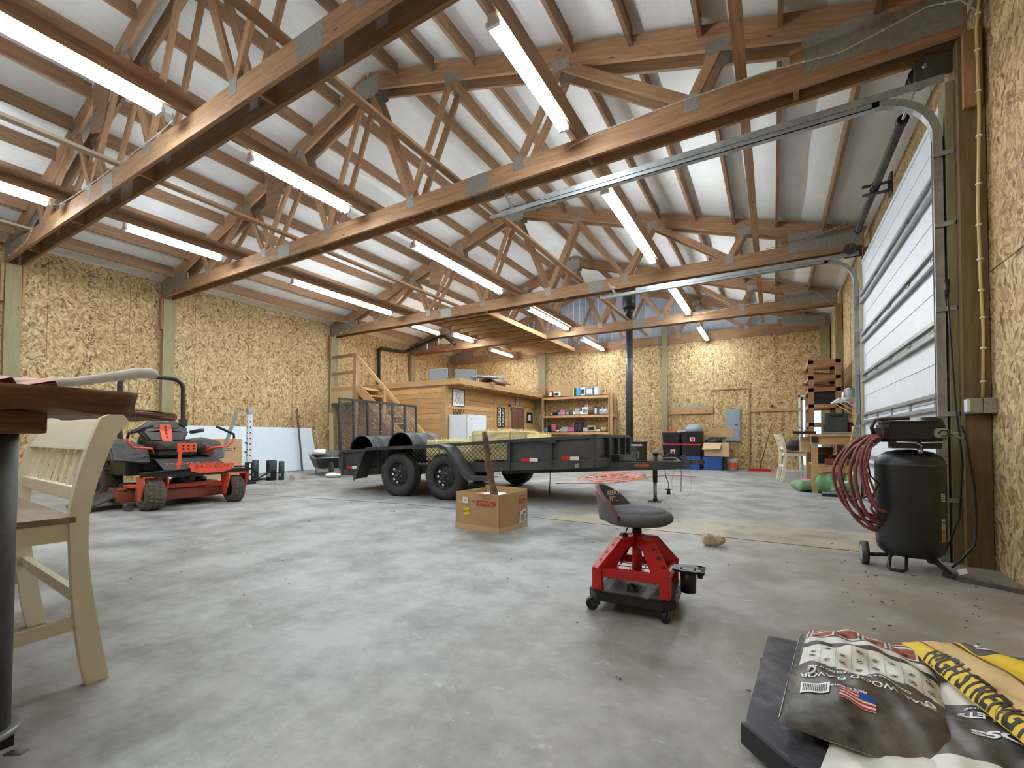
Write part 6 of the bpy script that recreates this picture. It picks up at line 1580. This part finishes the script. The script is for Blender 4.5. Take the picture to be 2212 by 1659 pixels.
# seat
b = MB(); b.box((-.48,-.26,.74), (.06,.28,.86), bev=.045); b.box((-.40,-.22,.66), (.0,.24,.75), bev=.02); b.build('seat', Dk, t)
b = MB(); 
v = [(-.36,-.20,.84),(-.36,.22,.84),(-.50,.22,.84),(-.50,-.20,.84),(-.44,-.31,1.02),(-.44,.33,1.02),(-.60,.33,1.02),(-.60,-.31,1.02),(-.52,-.14,1.16),(-.52,.16,1.16),(-.62,.16,1.16),(-.62,-.14,1.16)]
b._add(v, [(0,1,5,4),(4,5,9,8),(3,2,6,7),(7,6,10,11),(0,4,7,3),(4,8,11,7),(1,5,6,2),(5,9,10,6),(8,9,10,11),(0,1,2,3)]); bmesh.ops.bevel(b.bm, geom=b.bm.edges[:], offset=.035, segments=3, affect='EDGES'); sb = b.build('seat_back', Dk, t)
b = MB(); b._add([(-.352,-.055,.86),(-.352,.065,.86),(-.435,.085,1.02),(-.435,-.065,1.02),(-.448,.075,1.10),(-.448,-.055,1.10)], [(0,1,2,3),(3,2,4,5)]); b.build('seat_stripe', O, sb)
for i, ch in enumerate('BGRS'):
    z = 1.065-.05*i; x = -.352-.083*((z-.86)/.16)+.004 if z < 1.02 else -.437
    text(ch, .05, M['ink'], sb, TM((x+.004,.008,z), (0,1,0), (-.45,0,1)), 'lettering', bold=.001)
b = MB(); b.tube([(-.49,-.08+.0,1.135),(-.485,-.03,1.15),(-.485,.02,1.135),(-.485,.07,1.15)], .006, 6); b.build('seat_logo', M['panelgrey'], sb)
b = MB(); b.cyl((.055,.10,.80), (.07,.10,.80), .05, n=20); b.cyl((.07,.10,.80), (.074,.10,.80), .02, n=12); b.build('seat_knob', M['black'], t)
for s in (-1, 1):
    y = .01+s*.36
    b = MB(); b.bar((-.50,y,.99), (-.16,y,1.02), .07, .05, bev=.02); b.build('armrest', Dk, t)
    y = .02+s*.40
    b = MB(); b.tube([(.05,y-s*.08,.70),(.12,y-s*.04,.76),(.14,y+s*.16,.78),(.16,y+s*.22,.84),(.18,y+s*.24,.90)], .016, 8); b.build('lap_bar', O, t)
    b = MB(); b.tube([(.18,y+s*.24,.90),(.19,y+s*.23,.96),(.20,y+s*.08,1.03),(.21,y-s*.02,1.07)], .018, 8); b.build('lap_bar_grip', M['blackplastic'], t)
b = MB(); b.bar((-.05,.60,.62), (-.02,.80,1.36), .05, .012, up=(1,0,0)); b.build('deck_lift_lever', M['galv'], t)
b = MB(); b.box((-.05,.34,.66), (.05,.44,.78)); b.build('lever_mount', M['deckred'], t)
# roll hoop
pts = [(-.88,-.34,.45),(-.92,-.36,.85),(-.95,-.37,1.0)]
for k in range(0, 7): a = R(180-15*k); pts.append((-.97,-.37+.16+.16*math.cos(a),1.68+.16*math.sin(a)))
for k in range(0, 7): a = R(90-15*k); pts.append((-.97,.43-.16+.16*math.cos(a),1.68+.16*math.sin(a)))
pts += [(-.95,.43,1.0),(-.92,.42,.85),(-.88,.40,.45)]
b = MB(); b.tube(pts, .033, 12); b.build('roll_hoop', M['black'], t)
for y in (-.37, .43):
    b = MB(); b.box((-1.0,y-.045,1.08), (-.90,y+.045,1.20), bev=.006); b.build('hoop_hinge', M['darkgreen'], t)

# ================================================================== things along the left wall
t = thing('cardboard_box', 'closed brown cardboard box with upward arrows behind the mower', 'box', (-10.62, 5.45, 0), R(2))
b = MB(); b.box((-.45,-.48,.0), (.0,.33,.87), bev=.004); b.build('box_body', M['card'], t)
b = MB(); b.bar((.0015,.16,.55), (.0015,.16,.66), .008, .001, up=(1,0,0)); b._add([(.003,.13,.64),(.003,.19,.64),(.003,.16,.69)], [(0,1,2)]); b.bar((.0015,-.14,.50), (.0015,-.14,.66), .008, .001, up=(1,0,0)); b._add([(.003,-.18,.64),(.003,-.10,.64),(.003,-.14,.69)], [(0,1,2)]); b.build('printed_arrow', M['ink'], t)
b = MB()
for z in (.60, .64):
    for k in range(5): b.box((.0008,-.07+.036*k,z), (.002,-.045+.036*k,z+.018))
b.build('printed_text', M['ink'], t)
t = thing('foam_board', 'big white insulation board leaning against the left wall', 'board', (XL+.45, 5.5, 0))
a = math.atan2(.42, 1.15)
b = MB(); b.box((0,-1.2,0), (.05,2.62,1.21), Matrix.Rotation(-.30, 4, 'Y') ); b.build('board_sheet', M['concretewhite'], t)
for v in (0,): pass
t = thing('slotted_gauge_post', 'tall white slotted metal post with black base standing beside the brown box', 'post', (-8.87, 4.96, 0))
b = MB(); b.box((-.035,-.045,.42), (.035,.045,1.36), bev=.004); b.build('slotted_tube', M['white'], t)
b = MB(); b.box((-.037,-.047,1.36), (.037,.047,1.48), bev=.004); b.build('top_cap', M['galv'], t)
b = MB()
for k in range(7): b.cyl((.02,-.047,.56+.11*k), (.02,-.049,.56+.11*k), .014, n=10); b.cyl((.036,.0,.56+.11*k), (.0375,.0,.56+.11*k), .014, n=10)
b.build('slot_hole', M['ink'], t)
b = MB(); b.box((-.045,-.055,.04), (.045,.055,.42), bev=.006); b.build('lower_sleeve', M['blackplastic'], t)
b = MB()
for k in range(3): b.box((.0455,-.02,.08+.12*k), (.047,.02,.16+.12*k))
b.build('sleeve_label', M['printwhite'], t)
b = MB(); b.box((-.11,-.09,0), (.11,.09,.045), bev=.012); b.build('post_base', M['blackplastic'], t)
for z in (.62,.80): b = MB(); b.cyl((-.0,-.05,z), (-.0,-.08,z), .016, n=8); b.build('side_pin', M['blackplastic'], t)
t = thing('pallet_jack_handle', 'dark folded machine frame lying behind the slotted post', 'tool', (-9.35, 5.15, 0))
b = MB(); b.tube([(0,0,.05),(.25,.1,.06),(.5,.25,.22),(.55,.30,.28)], .018, 6); b.tube([(.05,-.15,.03),(.05,.45,.03)], .02, 6); b.box((-.1,-.1,0), (.1,.1,.10), bev=.01); b.build('tool_frame', M['dusty'], t)
for (x, y, h, r_, l) in ((-9.32,5.33,.44,.075,'thinner black ribbed cylinder standing by the slotted post'),(-9.20,5.62,.42,.10,'thicker black ribbed cylinder standing before the white board'),(-9.10,5.78,.40,.055,'narrow black tube beside the thicker black cylinder')):
    t = thing('black_canister', l, 'canister', (x,y,0)); b = MB(); b.lathe([(0,0),(r_,0),(r_,h*.48),(r_*1.03,h*.5),(r_,h*.52),(r_,h-.01),(r_-.01,h),(0,h)], 24); b.build('canister_body', M['darkgreen'] if r_ < .08 else M['blackplastic'], t)
    b = MB(); b.lathe([(r_+.001,h*.2),(r_+.001,h*.38)], 8, None, R(-120), R(-40)); b.build('canister_label', M['panelgrey'], t)
for (x, y, l) in ((-8.92,5.90,'pale green round weight lying on the floor by the black cylinders'),(-8.80,6.10,'small metal ring pieces beside the green weight')):
    b = MB(); b.cyl((0,-.04,.05), (0,.05,.05), .05, n=18); b.cyl((.0,.05,.05), (0,.12,.05), .03, n=14); o = b.build('round_weight', M['pale'], None, loc=(x,y,.0), rot=(0,0,.8)); tag(o, l, 'weight')
t = thing('feed_bag', 'small white and red sack lying on the floor near the mower-side wall', 'sack', (-8.65, 6.75, 0), R(60))
b = MB(); b.grid(14, 10, lambda u, v: (.36*(u-.5), .24*(v-.5), .055+.055*(max(0,(1-abs(2*u-1)**3)*(1-abs(2*v-1)**3)))**.5)); b.grid(14, 10, lambda u, v: (.36*(u-.5), .24*(v-.5), .055-.052*(max(0,(1-abs(2*u-1)**3)*(1-abs(2*v-1)**3)))**.5)); b.build('sack_body', M['printwhite'], t)
b = MB(); b.grid(6, 4, lambda u, v: (.36*(.08+.34*u), .24*(v-.5)*.7, .058+.055*(max(0,(1-abs(2*(.58+.34*u)-1)**3)*(1-abs(.7*(2*v-1))**3)))**.5)); b.build('red_print', M['reflred'], t)
t = thing('steel_post', 'slim dark steel bar leaning on the wall above the white board', 'bar', (-10.95, 7.55, 0))
b = MB(); b.bar((0,0,0), (-.45,.12,1.70), .04, .04); b.build('bar_shaft', M['dusty'], t)
# wheelbarrow with sack and tangled lines
t = thing('wheelbarrow', 'grey wheelbarrow holding a white sack, parked behind the trailer', 'wheelbarrow', (-9.55, 7.25, 0), R(-28))
b = MB(); v = [(-.38,-.24,.16),(.30,-.22,.16),(.30,.22,.16),(-.38,.24,.16),(-.52,-.36,.46),(.52,-.33,.42),(.52,.33,.42),(-.52,.36,.46)]
b._add(v, [(3,2,1,0),(0,1,5,4),(1,2,6,5),(2,3,7,6),(3,0,4,7)]); b.build('barrow_tray', M['dusty'], t)
b = MB(); b.tube([v[4],v[5],v[6],v[7]], .012, 6, closed=True); b.build('tray_rim', M['galv'], t)
for s in (-1, 1):
    b = MB(); b.tube([(-1.0,s*.28,.48),(-.3,s*.2,.14),(.55,s*.06,.15)], .015, 6); b.build('barrow_handle', M['galv'], t)
b = MB(); W = Matrix.Translation((.62,-.045,.16)) @ Matrix.Rotation(R(-90), 4, 'X'); b.lathe([(.06,.0),(.12,.0),(.155,.02),(.16,.045),(.155,.07),(.12,.09),(.06,.09)], 28, W); b.build('barrow_wheel', M['rubber'], t)
b = MB(); b.cyl((.62,-.05,.16), (.62,.05,.16), .06, n=14); b.build('barrow_hub', M['dusty'], t)
b = MB(); b.tube([(-.35,-.2,.14),(-.4,-.2,.0),(-.3,-.2,.0),(-.2,-.18,.14)], .012, 6); b.tube([(-.35,.2,.14),(-.4,.2,.0),(-.3,.2,.0),(-.2,.18,.14)], .012, 6); b.build('barrow_leg', M['galv'], t)
b = MB(); b.ball((0,0,0), .22, 3, (1.3,.9,.42)); o = b.build('white_sack', M['printwhite'], None, loc=(-9.80, 7.25, .53), rot=(0,0,R(-30))); tag(o, 'plump white sack lying on top of the wheelbarrow', 'sack')
rq = random.Random(6)
t = thing('tangled_branches', 'bundle of thin brown sticks on the wheelbarrow behind the trailer corner', 'sticks', (-9.35, 7.45, .48))
b = MB()
for k in range(22):
    a = rq.uniform(-.5,.9); p = Vector((rq.uniform(-.2,.2), rq.uniform(-.2,.2), rq.uniform(.0,.1))); q = p+Vector((math.cos(a)*.45, math.sin(a)*.45, rq.uniform(-.06,.05))); b.tube([p,(p+q)/2+Vector((0,0,.02)),q], .007, 5)
b.build('stick_bundle', M['pine'], t)
b = MB(); b.tube([(-.45,-.3,-.25),(-.42,-.2,.05),(-.25,-.1,.15),(.0,-.2,.0),(.15,-.35,-.3),(.22,-.45,-.42)], .009, 6); o = b.build('loop_wire', M['galv'], t); o['label'] = 'bent grey wire loop'
t = thing('wheeled_spreader', 'dark green wheeled machine parked at the rear corner of the trailer', 'garden machine', (-8.60, 7.40, 0), .4)
b = MB(); b.box((-.22,-.15,.06), (.20,.15,.34), bev=.04); b.cyl((-.1,0,.34), (-.1,0,.38), .04, n=12); b.build('machine_body', M['darkgreen'], t)
for y in (-.22, .22):
    b = MB(); b.cyl((.18,y-.03,.125), (.18,y+.03,.125), .125, n=28); w_ = b.build('wheel', M['rubber'], t); b = MB(); b.cyl((.18,y-.035,.125), (.18,y+.035,.125), .06, n=18); b.build('wheel_hub', M['dusty'], w_)
t = thing('mounted_white_valve', 'white round fitting on the timber post at the stairs', 'fitting', (XL+.16, 8.74, 1.18))
b = MB(); b.cyl((0,0,0), (0,-.05,0), .055, n=18); b.build('valve_cap', M['printwhite'], t); b = MB(); b.box((-.06,-.01,-.09), (.04,.03,.06)); b.build('valve_box', M['blackplastic'], t)
o = beam('spare_plank', (-11.05, 8.55, 0), (-11.20, 8.62, 1.62), .16, .02, M['cardlight'], up=(0,1,0)); tag(o, 'pale board standing upright beside the stairs', 'board')
b = MB(); b.tube([(0,0,.004),(.05,.02,.004),(.10,.01,.004)], .004, 5); o = b.build('pencil_stub', M['ink'], None, loc=(-4.15, 4.05, .001)); tag(o, 'thin dark stub lying on the bare floor left of the box', 'debris')

# ================================================================== pellet bags on the black board
t = thing('laminate_board', 'black laminated panel lying on the floor under the pellet bags', 'panel', (0,0,0))
b = MB(); b.prism([(-.028,2.265),(.50,2.30),(.92,1.9),(.95,1.0),(.30,1.05),(.045,1.395),(-.083,1.525)], .040, .068, bev=.004); b.build('panel_board', plain('navy_laminate', srgb(62,62,70), .35, var=.08, dirt=srgb(120,118,120), dscale=9), t)
b = MB(); b.bar((-.087,1.527,.045), (.043,1.393,.045), .012, .060); b.build('panel_lip', M['black'], t)
b = MB(); b.bar((-.045,2.06,.02), (.06,2.09,.02), .06, .036); b.build('spacer_wood', M['brown'], t)
b = MB(); b.box((.5,1.2,0.002), (.7,1.9,.038)); b.build('spacer_wood', M['brown'], t)
def bag(nm, label, P, W, D, rz, H, tilt, ras, mats, zbase, nx=64, ny=110, amp=1.0, seed=1):
    """pillow bag; ras(u,v) picks the print colour; u across, v away from the viewer"""
    t = thing(nm, label, 'bag', P, rz); rq = random.Random(seed)
    def top(u, v):
        e = max(0.0, (1-abs(2*u-1)**3.0)*(1-abs(2*v-1)**5))**.5
        wr = .007*math.sin(11*u+4*math.sin(5*v+seed))*e+.006*math.sin(17*v+3*math.sin(6*u+seed))*e+.004*math.sin(31*u+23*v)*e
        return Vector((W*(u-.5)*(1+.0*e), D*(v-.5), H*.28+H*.72*e+wr*amp))
    def bot(u, v):
        e = max(0.0, (1-abs(2*u-1)**3.0)*(1-abs(2*v-1)**5))**.5
        return Vector((W*(u-.5), D*(v-.5), H*.28-H*.27*e))
    b = MB(); vs, fs = b.grid(nx, ny, lambda u, v: tuple(top(u, v)))
    for j in range(ny):
        for i in range(nx): fs[j*nx+i].material_index = ras((i+.5)/nx, (j+.5)/ny)
    b.grid(20, 20, lambda u, v: tuple(bot(u, v)))
    o = b.build('bag_body', mats, t, recalc=False); return t, top
def bag_text(t, top, W, D, s, size, uc, vc, m, flip=True, sx=1.0, rot=0.0, eps=.0025, nm='bag_lettering', bold=.0006):
    cu = bpy.data.curves.new('tmp', 'FONT'); cu.body = s; cu.size = size; cu.align_x = 'CENTER'; cu.align_y = 'CENTER'; cu.offset = bold
    tt = bpy.data.objects.new('tmp', cu); COL.objects.link(tt); bpy.context.view_layer.update()
    me = bpy.data.meshes.new_from_object(tt.evaluated_get(bpy.context.evaluated_depsgraph_get())); bpy.data.objects.remove(tt); me.materials.clear(); me.materials.append(m)
    bm = bmesh.new(); bm.from_mesh(me); bmesh.ops.triangulate(bm, faces=bm.faces); bmesh.ops.subdivide_edges(bm, edges=[e for e in bm.edges if e.calc_length() > .012], cuts=2); 
    c, s_ = math.cos(rot), math.sin(rot)
    for v in bm.verts:
        x, y = v.co.x*sx, v.co.y; x, y = x*c-y*s_, x*s_+y*c
        if flip: x, y = -x, -y
        u = min(max(uc+x/W, 0), 1); w_ = min(max(vc+y/D, 0), 1); p = top(u, w_); v.co = p+Vector((0,0,eps))
    bm.to_mesh(me); bm.free(); o = bpy.data.objects.new(nm, me); COL.objects.link(o); o.parent = t; return o
PW, PB, PG, PR_, PT = M['printwhite'], M['ink'], M['panelgrey'], plain('meat_print', srgb(140,70,50), .6, var=.4, scale=60), plain('dusty_white', srgb(222,218,208), .6, var=.10, scale=14)
charcoal = plain('bag_charcoal', srgb(70,66,60), .45, var=.35, scale=16, dirt=srgb(110,100,88), dscale=8)
def ras1(u, v):
    if u < .075: return 1 if (int((v*40+u*60)) % 3) else 4
    if u < .012: return 0
    if v > .73:
        fu = (u-.1)*5.2 % 1; fv = (v-.73)*7.6 % 1
        if fv < .12 or fu < .08: return 4
        return 3 if .2 < fv < .85 and .14 < fu < .92 else 0
    if .62 < v < .665: return 4
    if v > .375+.015*math.sin(u*9+.6): return 0
    return 1
W1, D1 = .40, .72
t1, top1 = bag('pellet_bag', 'black and white wood pellet bag with food pictures, nearest bag on the panel', (.245, 1.84, .074), W1, D1, R(-7), .135, 0, ras1, [PT, charcoal, PG, PR_, M['dusty']], .07, seed=1)
bag_text(t1, top1, W1, D1, 'REAL WOOD FLAVOR', .032, .50, .275, PW, sx=1.0, rot=R(2))
bag_text(t1, top1, W1, D1, 'COOKING + THE PELLETS DO IT ALL', .015, .46, .335, PW)
bag_text(t1, top1, W1, D1, 'MADE IN THE USA', .011, .40, .175, PW)
# flame marks, flag, barcode, pictogram grid
def patch(t, top, W, D, name, m, quads, eps=.003):
    b = MB()
    for (u0, u1, v0, v1) in quads:
        nu = max(2, int((u1-u0)*64)); nv = max(2, int((v1-v0)*110))
        b.grid(nu, nv, lambda a, c: tuple(top(u0+(u1-u0)*a, v0+(v1-v0)*c)+Vector((0,0,eps))))
    return b.build(name, m, t, recalc=False)
patch(t1, top1, W1, D1, 'barcode_panel', PW, [(.12,.30,.13,.20)]); patch(t1, top1, W1, D1, 'barcode', PB, [(.135+.011*k,.135+.011*k+.005,.14,.19) for k in range(14)], .004)
patch(t1, top1, W1, D1, 'flag_stripes', PW, [(.36,.56,.10,.165)]); patch(t1, top1, W1, D1, 'flag_stripes', M['reflred'], [(.36,.56,.102+.0165*k,.110+.0165*k) for k in range(4)], .004); patch(t1, top1, W1, D1, 'flag_canton', M['blue'], [(.47,.56,.135,.165)], .005)
for uc in (.17, .86):
    b = MB(); pts = [top1(uc+.03*math.cos(a)*(1 if k < 9 else .5), .30+.024*math.sin(a))+Vector((0,0,.004)) for k, a in enumerate([R(-120)+R(300)*i/13 for i in range(14)])]; b.tube(pts, .0035, 5); b.build('flame_mark', PW, t1)
b = MB()
for r_ in range(6):
    for c_ in range(8):
        if (r_*5+c_*3) % 4 == 0: continue
        uc, vc = .16+.105*c_, .42+.065*r_+(0 if r_ < 4 else .03)
        if .60 < vc < .74: continue
        pts = [top1(min(.99,uc+.022*math.cos(a)), vc+.011*math.sin(a))+Vector((0,0,.002)) for a in [2*PI*i/10 for i in range(10)]]; b.tube(pts, 0.0006, 4, closed=True)
        p = top1(uc, vc)+Vector((0,0,.002)); b.bar(p+Vector((-.004,0,0)), p+Vector((.005,.002,0)), .003, .001)
b.build('pictogram', PB, t1)
patch(t1, top1, W1, D1, 'pictogram_grid', M['panelgrey'], [(.11+.105*k,.113+.105*k,.36,.66) for k in range(1, 8)])
patch(t1, top1, W1, D1, 'side_fold', PT, [(.0,.014,.02,.98)])
# bag underneath, cream
def rasw(u, v): return 0
tw_, topw = bag('pellet_bag', 'crumpled cream bag lying flat under the near end of the pellet bags', (.33, 1.26, .072), .52, .56, R(-14), .055, 0, rasw, [PT], .07, seed=4, nx=30, ny=30, amp=2.2)
# second black pellet bag to the right
def ras2(u, v):
    if v < .16: return 0
    if v > .62: return 0
    return 1
W2, D2 = .38, .66
t2_, top2 = bag('pellet_bag', 'second black pellet bag half covered by the yellow sack', (.555, 1.655, .076), W2, D2, R(-16), .115, 0, ras2, [PT, charcoal], .07, seed=2)
bag_text(t2_, top2, W2, D2, 'PIT BOSS', .056, .52, .36, PW, bold=.0022, rot=R(0)); bag_text(t2_, top2, W2, D2, 'WOOD PELLETS', .036, .50, .50, PW, bold=.001); bag_text(t2_, top2, W2, D2, 'COOKING GUIDE', .02, .40, .56, PW); bag_text(t2_, top2, W2, D2, 'FLAVORS', .02, .36, .60, PW)
# yellow sack, tilted across the right side
def rasy(u, v):
    if .09 < u < .115 or .30 < u < .325: return 2
    if .115 <= u <= .30: return 3
    if v > .80 and u > .34: return 1
    return 0
W3, D3 = .40, .86
ty, topy = bag('concrete_mix_sack', 'yellow and black paper sack of mix on the far right of the bags', (.735, 1.86, .19), W3, D3, R(2), .085, 0, rasy, [plain('sack_yellow', srgb(222,184,46), .6, var=.08), M['dusty'], M['darkwood'], plain('sack_kraft', srgb(206,176,120), .7, var=.08)], .2, seed=3)
ty.location = (.66, 1.78, .165); ty.rotation_euler = (R(-4), R(4), R(8))
bag_text(ty, topy, W3, D3, 'HIGH STRENGTH', .075, .045, .48, PB, flip=False, rot=R(-90), bold=.002, sx=.95)
bag_text(ty, topy, W3, D3, '5000', .085, .62, .52, PB, flip=False, rot=R(-90), bold=.003); bag_text(ty, topy, W3, D3, 'HD', .05, .66, .90, PT, flip=False, rot=R(-90)); bag_text(ty, topy, W3, D3, '6-27', .05, .44, .88, PT, flip=False, rot=R(-100), bold=.002)

rq = random.Random(77); b = MB()
for k in range(150):
    x = rq.uniform(-5.5, 1.1); y = rq.uniform(1.2, 8.5)
    if k < 60: x = rq.uniform(.3, 1.3); y = rq.uniform(2.2, 4.3)
    if y < 1.0-x: pass
    a = rq.uniform(0, 6.28); l = rq.uniform(.006, .022); w_ = rq.uniform(.002, .006)
    b.bar((x,y,.003), (x+l*math.cos(a),y+l*math.sin(a),.0035+rq.uniform(0,.003)), w_, .003)
o = b.build('floor_crumbs', M['bark']); tag(o, 'scattered crumbs and dry bits lying on the concrete floor', 'debris', kind='stuff')
